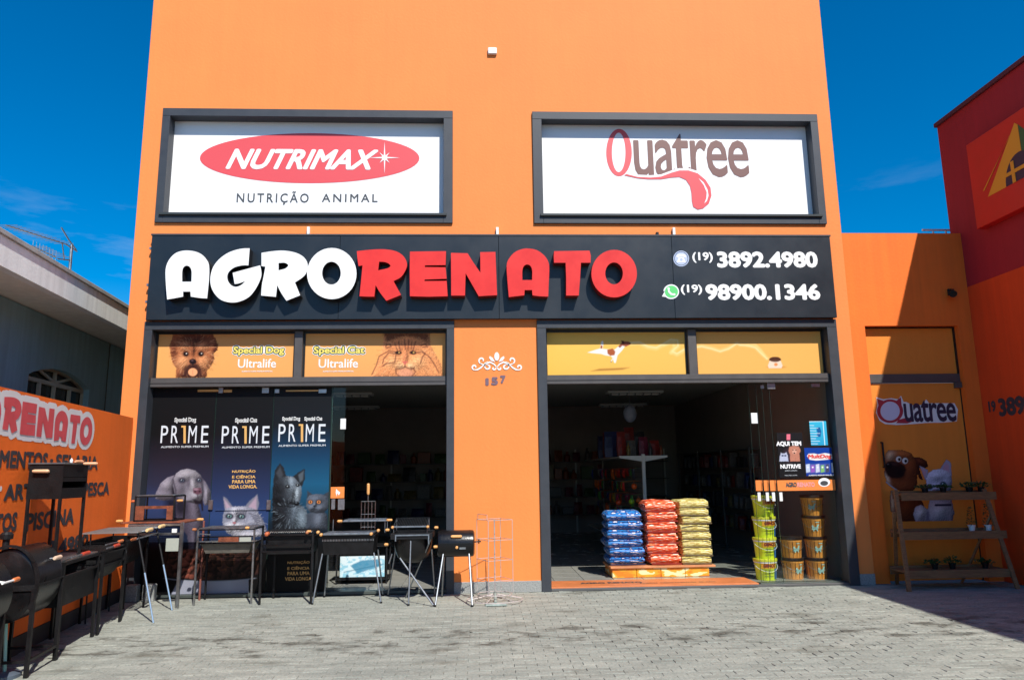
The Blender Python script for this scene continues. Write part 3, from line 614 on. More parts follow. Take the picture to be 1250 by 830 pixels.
for s in CV[:2]:
    # hound puppy
    G1, G2, G3 = (142, 138, 150), (118, 113, 128), (96, 90, 108)
    s.poly(D([(130, 200), (235, 250), (215, 400), (185, 430), (110, 350), (60, 300), (60, 215)]), (12, 12, 22), 10, .85, 1)
    Md = lambda mk, bp, base, **k: s.model(mk, bp, base, 190, 565, 4.882, **k)
    Md([(118, 190), (250, 225), (276, 330), (286, 382), (240, 410), (246, 560), (204, 560), (188, 430), (122, 340)], [(235, 300, 40, 110, -.15, 40, (104, 97, 112)), (150, 260, 40, 60, 0, -1, (34, 32, 46)), (228, 470, 22, 90, 0, 24, (96, 90, 106))], (74, 68, 86), fur=.5, seed=11)
    Md([(0, 182), (30, 120), (70, 86), (112, 72), (120, 130), (120, 175), (100, 216), (50, 224), (0, 214)], [(70, 130, 40, 40, 0, 26, (150, 146, 158)), (40, 195, 50, 22, 0, 16, (128, 124, 138)), (108, 170, 16, 50, 0, -1, (58, 54, 68))], (116, 111, 126), fur=.3, seed=13)
    Md([(266, 80), (300, 116), (326, 168), (331, 212), (314, 248), (292, 252), (276, 205), (272, 150)], [(304, 190, 18, 50, 0, 24, (146, 142, 154)), (276, 150, 8, 60, 0, -1, (60, 56, 70))], (118, 113, 128), fur=.3, seed=14)
    Md([(106, 96), (122, 62), (150, 42), (190, 34), (235, 44), (268, 72), (284, 118), (288, 165), (284, 205), (270, 240), (225, 240), (178, 230), (138, 214), (114, 182), (104, 140)], [(190, 70, 70, 40, 0, 40, (160, 157, 166)), (225, 140, 26, 60, -.25, 46, (166, 163, 172)), (240, 200, 40, 34, 0, 50, (158, 155, 164)), (140, 150, 34, 50, 0, 20, (118, 113, 126)), (200, 222, 34, 16, 0, 24, (126, 121, 134)), (146, 84, 22, 12, .3, 16, (158, 155, 165)), (196, 120, 12, 40, .1, -1, (108, 103, 116)), (158, 106, 22, 14, 0, -1, (86, 82, 96)), (262, 104, 18, 14, 0, -1, (86, 82, 96))], (130, 126, 138), fur=.3, seed=15, k=.35)
    s.poly(D([(222, 150), (270, 146), (276, 178), (250, 190), (224, 178)]), (104, 70, 84), 1.4); s.ell(190+240/4.882, 565+156/4.882, 3, 1.4, (170, 140, 156), 1.2, .7); s.ell(190+236/4.882, 565+170/4.882, 1.2, .9, (30, 18, 26), .8); s.ell(190+262/4.882, 565+169/4.882, 1.2, .9, (30, 18, 26), .8)
    s.poly(D([(222, 216), (262, 226), (280, 210), (284, 284), (275, 286), (270, 244), (236, 244)]), (30, 22, 32), 1.4); s.line(D([(250, 190), (252, 216)]), 1, (60, 46, 60), .8)
    s.line(D([(104, 100), (120, 165), (116, 205), (100, 216)]), 1.8, (50, 46, 60), 2, .8); s.line(D([(270, 92), (278, 150), (280, 200)]), 1.8, (50, 46, 60), 2, .8)
    for x, y in ((158, 104), (260, 102)): s.ell(190+x/4.882, 565+y/4.882, 5, 3.6, (70, 66, 82), 2, .8); s.ell(190+x/4.882, 565+y/4.882, 3.2, 2.1, (20, 20, 28), .8); s.ell(190+x/4.882, 565+y/4.882, 2.2, 1.7, (86, 98, 118), .6); s.ell(190+x/4.882, 565+y/4.882, 1.1, 1.2, (8, 8, 12), .5); s.ell(190+(x-4)/4.882, 565+(y-4)/4.882, .5, .5, (230, 235, 250), .4)
    # pale cat
    s.poly(D([(402, 198), (425, 212), (470, 275), (415, 310)]), (122, 124, 140), 1.2, 1, .8); s.poly(D([(606, 186), (616, 240), (604, 300), (520, 275), (560, 225)]), (122, 124, 140), 1.2, 1, .8)
    s.poly(D([(408, 214), (452, 268), (424, 296)]), (190, 164, 182), 2.4, .85); s.poly(D([(601, 200), (600, 282), (545, 270)]), (184, 158, 176), 2.4, .85)
    C1, C2, C3 = (176, 178, 192), (140, 142, 158), (214, 214, 224)
    Md([(404, 300), (418, 270), (470, 258), (530, 256), (590, 272), (622, 310), (650, 360), (668, 425), (600, 440), (470, 440), (425, 415), (408, 385), (398, 350)], [(500, 280, 50, 26, 0, 20, (170, 171, 186)), (470, 300, 20, 40, 0, 26, (196, 197, 208)), (442, 382, 26, 26, 0, 30, (226, 226, 234)), (494, 384, 34, 26, 0, 32, (226, 226, 234)), (470, 345, 14, 26, 0, 30, (206, 206, 216)), (575, 350, 46, 40, .3, 22, (150, 152, 168)), (560, 430, 80, 22, 0, 24, (206, 206, 218)), (440, 322, 24, 14, 0, -1, (112, 114, 130)), (514, 322, 28, 16, 0, -1, (112, 114, 130))], (134, 136, 152), fur=.9, seed=23, k=.35)
    s.hairs(190, 565, 4.882, 540, 360, 110, 70, 150, 22, [(232, 232, 240), (92, 94, 110), (190, 190, 204)], 7, .4)
    for a_ in range(7): s.line(D([(462+a_*13, 272+abs(a_-3)*4), (470+a_*11, 304)]), 1, (58, 60, 76), 1, .75)
    for a_ in range(6): s.line(D([(560+a_*10, 300+a_*14), (612+a_*5, 318+a_*15)]), 1.2, (74, 74, 90), 1.2, .75)
    for x, y in ((440, 316), (512, 318)): s.ell(190+x/4.882, 565+y/4.882, 5.2, 3.4, (50, 52, 66), 1.4, .9); s.ell(190+x/4.882, 565+y/4.882, 3.6, 2.3, (14, 16, 22), .6); s.ell(190+x/4.882, 565+y/4.882, 2.8, 2, (106, 140, 142), .6); s.ell(190+x/4.882, 565+y/4.882, .9, 1.8, (6, 8, 10), .5); s.ell(190+(x-4)/4.882, 565+(y-5)/4.882, .5, .5, (240, 244, 250), .4)
    s.ell(190+468/4.882, 565+356/4.882, 2.2, 1.4, (176, 116, 124), .8); s.line(D([(468, 364), (462, 384), (440, 392)]), .9, (70, 60, 72), .8); s.line(D([(466, 384), (490, 392)]), .9, (70, 60, 72), .8)
    # bowl of kibble
    u, v = s.U, s.V; kb = np.clip((v-669)/3, 0, 1)*np.clip((708-v-((u-255)/56)**2*6)/1.5, 0, 1)*np.clip((58-np.abs(u-258))/6+.2, 0, 1)
    n1 = fbm(u*.42, v*.55, 31, 3); n2 = vnoise(u*.33+5, v*.42, 35); base = np.stack([.035+.09*n2*n1*2, .014+.03*n2*n1*2, .010+.017*n1], -1); s.mix(kb, base)
    
    rk = random.Random(8); bl = []
    for i_ in range(150):
        x_ = rk.uniform(200, 310); y_ = rk.uniform(672, 706); fr = max(0, 1-abs(x_-228)/22)
        bl.append((x_, y_, rk.uniform(3, 5.4), rk.uniform(2.4, 3.8), rk.uniform(0, 3), rk.uniform(0, 8), 3.6, (int(52+90*fr), int(31+46*fr), int(26+36*fr))))
    keepc = s.c.copy(); s.relief(bl, 0, 0, 1, .12, (1.5, 1.5), (-.5, -.6, .5), .10, 1.1, 9); s.c = keepc*(1-kb[..., None])+s.c*kb[..., None]
    by = np.clip((v-708.5-((u-255)/60)**2*-4)/1.2, 0, 1)*np.clip((728-v)/1, 0, 1)*np.clip((304-u)/1, 0, 1)*np.clip((u-(207+(728-v)*.5))/1.5, 0, 1); sh = 1-.18*np.abs(np.sin(u*.045))
    s.mix(by, np.stack([sh*.40, sh*.42, sh*.52], -1)); s.mix(np.clip(1-np.abs(v-709+((u-255)/60)**2*4)/1.0, 0, 1)*np.clip((58-np.abs(u-256))/5, 0, 1)*.8, (150, 156, 172))
s = CV[2]
K1, K2, K3 = (44, 48, 54), (120, 134, 146), (84, 94, 106)
for pts in ([(698, 120), (712, 40), (742, 0), (764, 30), (782, 90), (740, 120)], [(815, 84), (850, 55), (888, 34), (890, 92), (872, 142), (840, 130)]): s.poly(D(pts), (34, 37, 42), 1.2, 1, .9)
s.poly(D([(718, 60), (742, 20), (760, 70), (740, 100)]), (78, 84, 92), 2.4, .6); s.poly(D([(850, 70), (882, 46), (878, 100), (860, 115)]), (92, 104, 114), 2, .8)
Md = lambda mk, bp, base, **k: s.model(mk, bp, base, 190, 565, 4.882, **k)
Md([(696, 205), (760, 240), (850, 240), (900, 280), (918, 396), (696, 396)], [(860, 340, 40, 70, .1, 34, (126, 142, 154)), (815, 300, 24, 60, .2, 20, (96, 108, 120)), (740, 330, 50, 80, 0, 30, (28, 31, 36))], (40, 44, 51), fur=1.3, seed=31, light=(.5, -.5, .55), rough=.9)
Md([(704, 118), (740, 88), (782, 76), (822, 82), (850, 112), (870, 150), (868, 200), (856, 240), (838, 254), (806, 246), (764, 264), (716, 258), (698, 210), (696, 150)], [(800, 120, 28, 50, .15, 34, (136, 150, 162)), (836, 185, 18, 46, .2, 40, (168, 182, 192)), (745, 150, 40, 50, 0, 30, (40, 44, 50)), (740, 220, 40, 36, .2, 26, (24, 27, 32)), (838, 228, 16, 16, 0, 24, (120, 132, 142)), (800, 225, 28, 18, .3, 18, (44, 48, 54)), (862, 150, 10, 40, 0, 10, (104, 116, 126)), (786, 142, 14, 9, 0, -1, (40, 42, 48))], (58, 64, 72), fur=.9, seed=33, light=(.5, -.5, .6), k=.35, rough=.7)
s.hairs(190, 565, 4.882, 800, 310, 105, 90, 130, 24, [(150, 166, 178), (20, 22, 26), (96, 108, 120)], 9, .45)
s.ell(190+840/4.882, 565+242/4.882, 3.4, 2.6, (10, 11, 14), .9); s.ell(190+838/4.882, 565+236/4.882, 1.2, .6, (120, 130, 140), .6, .8); s.line(D([(830, 258), (800, 262), (770, 252)]), 1.1, (14, 15, 18), 1)
for x, y in ((786, 140), (846, 132)): s.ell(190+x/4.882, 565+y/4.882, 2.6, 1.9, (14, 15, 18), .8); s.ell(190+(x-1)/4.882, 565+(y-2)/4.882, .6, .5, (210, 220, 226), .4)
for pts in ([(902, 215), (904, 164), (945, 196)], [(990, 194), (1036, 166), (1040, 225)]): s.poly(D(pts), (58, 64, 74), 1, 1, .6)
Md([(905, 300), (950, 285), (1000, 285), (1022, 310), (1026, 396), (896, 396)], [(975, 345, 34, 50, 0, 26, (104, 112, 126))], (62, 69, 80), fur=.7, seed=35)
Md([(900, 215), (918, 192), (950, 184), (990, 186), (1020, 200), (1034, 232), (1030, 268), (1004, 296), (955, 300), (915, 290), (896, 258)], [(955, 215, 40, 24, 0, 22, (98, 106, 120)), (928, 266, 22, 18, 0, 20, (106, 114, 128)), (980, 270, 26, 20, 0, 20, (100, 108, 122)), (948, 245, 12, 22, 0, 22, (112, 120, 134)), (922, 232, 16, 12, 0, -1, (60, 66, 76)), (972, 232, 16, 12, 0, -1, (60, 66, 76))], (78, 85, 97), fur=.5, seed=37, k=.35)
for x in (922, 972): s.ell(190+x/4.882, 565+232/4.882, 3.0, 2.5, (24, 24, 28), .7); s.ell(190+x/4.882, 565+232/4.882, 2.3, 2.1, (216, 136, 78), .6); s.ell(190+x/4.882, 565+232/4.882, .8, 1.4, (10, 8, 8), .5)
s.ell(190+946/4.882, 565+256/4.882, 1.5, 1, (24, 26, 32), .6); s.line(D([(946, 260), (944, 272), (930, 276)]), .7, (34, 38, 46), .7); s.line(D([(944, 272), (962, 276)]), .7, (34, 38, 46), .7)
pans = [s.build('door_poster', shop, .76) for s in CV]
pans[0]['label'] = 'dark blue door poster with a grey hound puppy'; pans[1]['label'] = 'dark blue door poster with a pale cat above a bowl'; pans[2]['label'] = 'teal door poster with a shepherd dog and a grey cat'
bk = MB()
for k in range(3): bk.box(xs[k]+.002, xs[k+1]-.002, .156, .166, Z0, Z1)
obj('door_glass', bk, mat('glass_edge_green', (.02, .05, .04), .1), shop)
SIL = mat('silver_ink', (.62, .66, .70), .3); GOLD = mat('gold_ink', (.66, .38, .12), .35)
def prime(u0, u1, v0, v1, parent, tags):
    w_ = (u1-u0)/5
    cx = [u0+(u1-u0)*k for k in (.0, .218, .43, .58, .85)]; ww = (u1-u0)*.148
    textpx('P', .15, cx[0], cx[0]+ww, v0, v1, SIL, parent, bold=-.005); textpx('R', .15, cx[1], cx[1]+ww, v0, v1, SIL, parent, bold=-.005)
    q = cx[2]; m1 = MB(); m1.prism([pxY([(q, v0), (q+5.4, v0), (q+5.4, v1+.3), (q+2.6, v1+.3), (q+2.6, v0+2.2), (q, v0+2.2)], .15)], PY(.15), .003, .003); obj('lettering', m1, GOLD, parent); textpx('M', .15, cx[3], cx[3]+ww*1.15, v0, v1, SIL, parent, bold=-.005)
    textpx('E', .15, cx[4], cx[4]+ww, v0, v1, SIL, parent, bold=-.005)
    textpx('ALIMENTO SUPER PREMIUM', .15, u0, u1, v1+3.4, v1+5.8, SIL, parent, bold=.01)
    for t, a, b_, c_, d_ in tags: textpx(t, .15, a-.4, b_+.4, c_-.4, d_+.4, WHITE, parent, bold=.07); textpx(t, .15, a+.3, b_-.3, c_+.4, d_-.4, GRN, parent, bold=.0, d=.005)
prime(196.5, 254.5, 519.5, 540.5, pans[0], [('Special Dog', 213.5, 239, 510, 516)])
prime(270.8, 329, 520, 541, pans[1], [('Special Cat', 287.5, 313.5, 510.5, 516.5)])
prime(340, 397.5, 517.5, 539, pans[2], [('Special Dog', 345, 366, 509, 514), ('Special Cat', 372, 393, 509, 514)])
for i, (t, a, b_) in enumerate((('NUTRIÇÃO', 283.5, 312), ('E CIÊNCIA', 283.5, 312), ('PARA UMA', 283.5, 312), ('VIDA LONGA.', 279, 314))):
    textpx(t, .15, a, b_, 573+i*6.2, 577.4+i*6.2, GOLD, pans[1], bold=.03)
for i, (t, a, b_) in enumerate((('NUTRIÇÃO', 351, 378), ('E CIÊNCIA', 351, 378), ('PARA UMA', 351, 378), ('VIDA LONGA.', 348, 381))):
    textpx(t, .15, a, b_, 684+i*6.6, 688.4+i*6.6, GOLD, pans[2], bold=.02)
# metal fittings on the glass doors
def fitting(u0, u1, v0, v1, Y, m=STEEL, name='door_fitting', th=.02):
    a = atY(u0, v1, Y); b_ = atY(u1, v0, Y); s = MB(); s.box(a[0], b_[0], Y-th, Y, a[2], b_[2], .003); return obj(name, s, m, shop)
for q in ((320, 329, 473, 480), (335.5, 341.5, 475, 480), (389, 399, 475, 480), (267, 273, 473, 480), (254.5, 260.5, 610, 622), (325.5, 331, 610, 622)): fitting(*q, .145)
for q in ((241.5, 267, 475.3, 478.3), (273, 283.5, 475.5, 479), (349, 389, 475.8, 478)): fitting(*q, .145, GOLD, 'brass_strip', .012)
fitting(263, 326, 621.6, 622.5, .145, STEEL, 'door_bar', .012)
# bottom rail under the left doors
s = MB(); s.box(-4.675, -.455, .08, .22, 0.0, .042, .004); obj('door_track', s, mat('track_metal', (.10, .12, .11), .45, .5), shop)
# sliding clear glass beside the posters
s = MB(); s.box(-2.118, -1.93, .17, .18, .045, 2.89); obj('door_glass', s, GLASS, shop)
s = MB(); s.box(-2.122, -2.112, .168, .182, .045, 2.89); obj('glass_edge', s, mat('glass_edge_pale', (.03, .06, .05), .2), shop)
fitting(415.5, 422.5, 511, 524, .165, WPL); fitting(404.5, 409.5, 609, 621.5, .165, STEEL); fitting(405+7.5, 405+11, 609, 622, .165, STEEL); fitting(415, 421, 609, 622, .165, STEEL)

# ---- right shopfront: stack of clear sliding doors with stickers
STR = mat('strip_orange', (.83, .235, .05), .45)
for k, (u, Y) in enumerate(((948.5, .12), (939.5, .155), (932, .19), (922, .225))):
    x = atY(u, 600, Y)[0]; s = MB(); s.box(x, 5.225, Y, Y+.010, .04, 2.89); gl = obj('sliding_glass', s, GLASS, shop)
    s = MB(); s.box(x-.003, x-.0005, Y-.001, Y+.011, .04, 2.89); obj('glass_edge', s, mat('glass_edge_pale', (.03, .06, .05), .2), gl)
    a, b_ = atY(u+1, 599, Y), atY(u+6, 586, Y); xr = 5.22 if k == 0 else atY((948, 939, 931)[k-1]+.5, 599, Y)[0]
    s = MB(); s.box(x+.012, xr, Y-.004, Y-.001, a[2], b_[2]); sp = obj('safety_strip', s, STR, gl)
    p = atY(u+2.5, 606, Y); s = MB(); s.box(p[0], p[0]+.045, Y-.02, Y-.001, p[2]-.065, p[2]+.06, .003); obj('lock_plate', s, WPL, gl)
    if k == 0:
        textpx('AGRO', Y-.004, 959, 972.5, 588.5, 594.5, GRAPH, sp, bold=.06, d=.002); textpx('RENATO', Y-.004, 973, 994.5, 588.3, 594.3, mat('faded_red_ink', (.75, .3, .28), .5), sp, bold=.06, d=.002)
        m = MB(); m.prism([ellpx(1006, 588.5, 7.2, 5.4, Y-.004, 24)], PY(Y-.004), .002, .002); obj('badge', m, WHITE, sp)
        m = MB(); m.prism([ellpx(1006, 589.6, 4.8, 3.0, Y-.004, 20)], PY(Y-.004), .003, .003); obj('badge_mark', m, GRAPH, sp)
        # posters on the front glass
        cvs = Canvas(4.405, 4.79, 1.505, 2.155, Y-.003, 240); cvs.grad([(528, (26, 24, 28)), (586, (20, 19, 22))])
        T = lambda pts: off(pts, 930, 500, 7.55)
        cvs.poly(T([(228, 225), (262, 225), (262, 278), (228, 278)]), (236, 120, 140), .6); cvs.ell(962.6, 556, 7.2, 8, (60, 40, 56), 5, .8)
        dw = cvs.poly(T([(255, 340), (300, 330), (345, 340), (358, 380), (345, 400), (352, 475), (262, 475), (258, 410), (246, 380)]), (196, 130, 108), .9, 1, .6); cvs.ell(969.7, 551, 2.6, 3.2, (226, 170, 148), 1.2); cvs.ell(969.7, 553, 1, .9, (50, 26, 28), .4)
        for x in (968, 971.6): cvs.ell(x, 549.3, .7, .7, (30, 18, 20), .4)
        cvs.poly(T([(175, 395), (190, 402), (210, 402), (226, 390), (240, 430), (245, 475), (162, 475), (165, 440)]), (190, 196, 220), .9, 1, .6); cvs.ell(955.3, 556, 1.5, 1, (60, 70, 100), .5); cvs.ell(958.6, 556, 1.5, 1, (60, 70, 100), .5); cvs.mott(dw, .3, 2, 2, 2)
        pp = cvs.build('poster', gl); pp['label'] = 'black poster with a puppy and a kitten'
        textpx('AQUI TEM', Y-.003, 947.5, 978, 538.5, 545, WHITE, pp, bold=.06, d=.002); textpx('NUTRIVE', Y-.003, 952.5, 977.5, 566.5, 571.8, WHITE, pp, bold=.05, d=.002)
        textpx('ALIMENTO COMPLETO', Y-.003, 958, 973, 573.6, 575, SIL, pp, d=.002); textpx('PARA CÃES E GATOS', Y-.003, 958, 973, 579.2, 580.6, SIL, pp, d=.002)
        cvs = Canvas(4.80, 5.21, 1.525, 1.93, Y-.003, 240); cvs.grad([(547, (10, 62, 160)), (583, (8, 54, 150))])
        cvs.poly(T([(415, 425), (430, 405), (480, 402), (520, 410), (580, 398), (640, 408), (658, 430), (645, 455), (580, 462), (500, 468), (440, 460)]), (244, 236, 232), .5); cvs.poly(T([(405, 500), (625, 498), (622, 575), (410, 585)]), (120, 130, 190), 1.5, .5)
        for i, cc in enumerate(((200, 214, 236), (150, 90, 190), (210, 214, 232), (130, 190, 110), (66, 70, 100))): cvs.poly(T([(405+i*46, 505+(i % 2)*8), (440+i*44, 498+(i % 2)*10), (446+i*44, 572), (408+i*45, 580)]), cc, .8); cvs.ell(930+(424+i*45)/7.55, 500+530/7.55, 1.1, 1.1, (240, 240, 248), .6)
        cvs.poly(T([(638, 490), (690, 486), (694, 576), (644, 580)]), (226, 230, 238), .5); pp = cvs.build('poster', gl); pp['label'] = 'blue poster with a row of small pets'
        textpx('MultDog', Y-.003, 986, 1015.5, 554.3, 560.6, mat('red_ink', (.7, .06, .05), .5), pp, bold=.05, shear=.15, d=.002); textpx('ALIMENTO PREMIUM PARA CÃES', Y-.003, 987, 1018, 578.6, 580.6, WHITE, pp, bold=.03, d=.002)
        cvs = Canvas(4.91, 5.165, 1.965, 2.32, Y-.003, 240); cvs.grad([(512, (60, 190, 226)), (548, (40, 160, 206))]); cvs.poly(T([(500, 165), (535, 160), (548, 200), (540, 250), (505, 250), (512, 210)]), (12, 96, 160), .8)
        for i in range(8): cvs.line(T([(442, 145+i*24), (480+(i*37 % 56), 146+i*24)]), .6, (236, 250, 255), .5, .9)
        cvs.line([(985.6, 514.6), (1004.6, 514), (1007, 544.2), (987.3, 545.4), (985.6, 514.6)], .9, (230, 250, 255), .5); pp = cvs.build('notice', gl); pp['label'] = 'light blue notice in a plastic sleeve'
fitting(917, 924, 504, 517, .22, WPL); fitting(936.5, 945.5, 467, 475, .115); fitting(990, 1000, 468, 472.5, .115); fitting(928, 932, 470, 474.5, .15)
s = MB(); s.box(4.0, 5.235, .09, .26, 0.0, .038, .004); obj('door_track', s, mat('track_metal', (.10, .12, .11), .45, .5), shop)
# orange tiled threshold
s = MB(); s.box(1.005, 3.95, .03, .62, .0, .05, .004); th = obj('threshold', s, mat('threshold_orange', (.62, .20, .07), .4, 0, .15, 4), shop)
s = MB(); s.box(1.005, 5.235, -.01, .028, 0, .035, .004); obj('threshold_edge', s, mat('threshold_metal', (.16, .16, .16), .4, .6), shop)
PT = lambda a, b_, d: (a, b_, .05+d)
text('AGRO RENATO', PT, 1.45, 2.35, .27, .40, GRAPH, th, bold=.05, d=.002); text('RAÇÕES  MEDICAMENTOS  SELARIA', PT, 2.3, 3.4, .2, .27, GRAPH, th, bold=.02, d=.002)
# number and ornament on the pillar, white lamp high on the wall
PF = PY(0)
def seg(pts, wd): # ribbon outline from a centre line in pixels
    L_, R_ = [], []; n = len(pts)
    for i in range(n):
        a = pts[max(0, i-1)]; b_ = pts[min(n-1, i+1)]; d = (b_[0]-a[0], b_[1]-a[1]); l = math.hypot(*d) or 1; w_ = wd*(.55+.45*math.sin(math.pi*i/(n-1)))
        L_.append((pts[i][0]-d[1]/l*w_/2, pts[i][1]+d[0]/l*w_/2)); R_.append((pts[i][0]+d[1]/l*w_/2, pts[i][1]-d[0]/l*w_/2))
    return L_+R_[::-1]
def spiral(cx, cy, r0, r1, a0, a1, n=18): return [(cx+(r0+(r1-r0)*i/n)*math.cos(a0+(a1-a0)*i/n), cy+(r0+(r1-r0)*i/n)*math.sin(a0+(a1-a0)*i/n)) for i in range(n+1)]
orn = MB(); c0 = (606.4, 0)
def mirror(p): return [(606.4*2-x, y) for x, y in p]
curls = [spiral(579.3, 448.2, 3.4, 1.2, math.pi*.5, math.pi*2.2), [(579.3, 451.6), (583, 451.2), (587, 448.8), (590, 446)], spiral(588.2, 440, 4.2, 1.4, math.pi*.6, math.pi*2.2), [(586.5, 443.8), (591, 445.6), (598, 442), (603, 444.5), (606, 448)],
         spiral(595.5, 447.4, 4.0, 1.3, -math.pi*.9, -math.pi*2.6), spiral(603, 449.4, 2.4, .9, -math.pi*.1, math.pi*1.3), [(591.6, 447), (592, 443.8), (596, 441.6)]]
for cc in curls:
    for pts in (cc, mirror(cc)): orn.prism([pxY(seg(pts, 2.0), 0)], PF, 0, .008)
orn.prism([ellpx(606.4, 435.2, 3.0, 5.2, 0, 16)], PF, 0, .010)
for sx in (-1, 1): orn.prism([pxY([(606.4+sx*x, y) for x, y in ((2.2, 442), (5, 437), (8.6, 434.6), (9.4, 437), (7, 440.4))], 0)], PF, 0, .009)
tag(obj('wall_ornament', orn, WPL), 'white scrolled ornament fixed to the orange pillar above the number', 'ornament')
t = thing('house_number', 'dark grey tilted house number 157 on the orange pillar', 'number sign', (.26, 0, 2.92))
for ch, a, b_, v0, v1 in (('1', 592.5, 596.6, 461.5, 470.6), ('5', 599.5, 608, 460.2, 470.3), ('7', 610.5, 617.2, 458.2, 468.2)): textpx(ch, 0, a, b_, v0, v1, mat('number_grey', (.16, .10, .13), .6), t, bold=.07, d=.006, name='digit')
a = atY(601, 64, 0); s = MB(); s.box(a[0]-.07, a[0]+.07, -.05, 0, a[2]-.055, a[2]+.055, .01); tag(obj('wall_lamp', s, WPL), 'small white square lamp high on the orange facade', 'lamp')
# ================================================================== THE LONG SIGN
YS = -.10
sg = thing('shop_sign', 'long dark shop sign reading AGRO RENATO with raised white and red letters', 'sign', (.3, 0, 3.85))
q = [atY(u, v, YS) for u, v in ((185, 288), (1014, 289), (1021, 388), (178, 391))]
x0, x1 = (q[0][0]+q[3][0])/2, (q[1][0]+q[2][0])/2; z1 = (q[0][2]+q[1][2])/2; z0 = max((q[2][2]+q[3][2])/2, 3.84)
cutx = [x0, atY(414, 340, YS)[0], atY(609, 340, YS)[0], atY(822, 340, YS)[0], x1]
for a, b_ in zip(cutx[:-1], cutx[1:]):
    s = MB(); s.box(a+.0015, b_-.0015, YS, YS+.07, z0+.006, z1, .003); obj('sign_panel', s, SIGN_B, sg)
s = MB(); s.box(x0-.012, x1+.012, YS-.008, -.002, z1+.002, z1+.03, .004); s.box(x0+.02, x1-.02, YS+.075, -.004, z0+.02, z1-.01); obj('sign_casing', s, GREY_F, sg)
for u, v in ((377, 279), (607, 274), (822, 280)):
    a = atY(u, v+6, 0); s = MB(); s.box(a[0]-.02, a[0]+.02, -.05, -.002, z1+.03, z1+.16, .004); obj('sign_bracket', s, WPL, sg)
s = MB(); p = atY(802, 283, -.05); s.box(p[0]-.02, p[0]+.02, -.08, -.02, z1+.03, z1+.08, .005); obj('junction_box', s, BLACK_P, sg)
for zz in (4.1, 4.35, 4.9):
    s = MB(); s.box(x0-.03, x0-.004, YS+.01, YS+.05, zz, zz+.035, .003); obj('side_clip', s, STEEL, sg)
c1 = lambda p: off(p, 200, 300, 6.25); c2 = lambda p: off(p, 390, 300, 6.25); c3 = lambda p: off(p, 590, 300, 6.25)
def cr(pts, n=3, sharp=62):   # smooth a traced outline, keeping its corners
    N = len(pts); out = []
    def ang(i):
        a, b, c = pts[i-1], pts[i], pts[(i+1) % N]; t = math.atan2(c[1]-b[1], c[0]-b[0])-math.atan2(b[1]-a[1], b[0]-a[0]); return abs((t+math.pi) % (2*math.pi)-math.pi)
    S = [ang(i) > math.radians(sharp) for i in range(N)]
    for i in range(N):
        p0, p1, p2, p3 = pts[i-1], pts[i], pts[(i+1) % N], pts[(i+2) % N]
        if S[i]: p0 = (2*p1[0]-p2[0], 2*p1[1]-p2[1])
        if S[(i+1) % N]: p3 = (2*p2[0]-p1[0], 2*p2[1]-p1[1])
        for k in range(n):
            t = k/n; out.append(tuple(.5*((2*p1[j])+(-p0[j]+p2[j])*t+(2*p0[j]-5*p1[j]+4*p2[j]-p3[j])*t*t+(-p0[j]+3*p1[j]-3*p2[j]+p3[j])*t**3) for j in (0, 1)))
    return out
def e_(cx, cy, rx, ry, n=40): return [(cx+rx*math.cos(2*math.pi*i/n), cy+ry*math.sin(2*math.pi*i/n)) for i in range(n)]
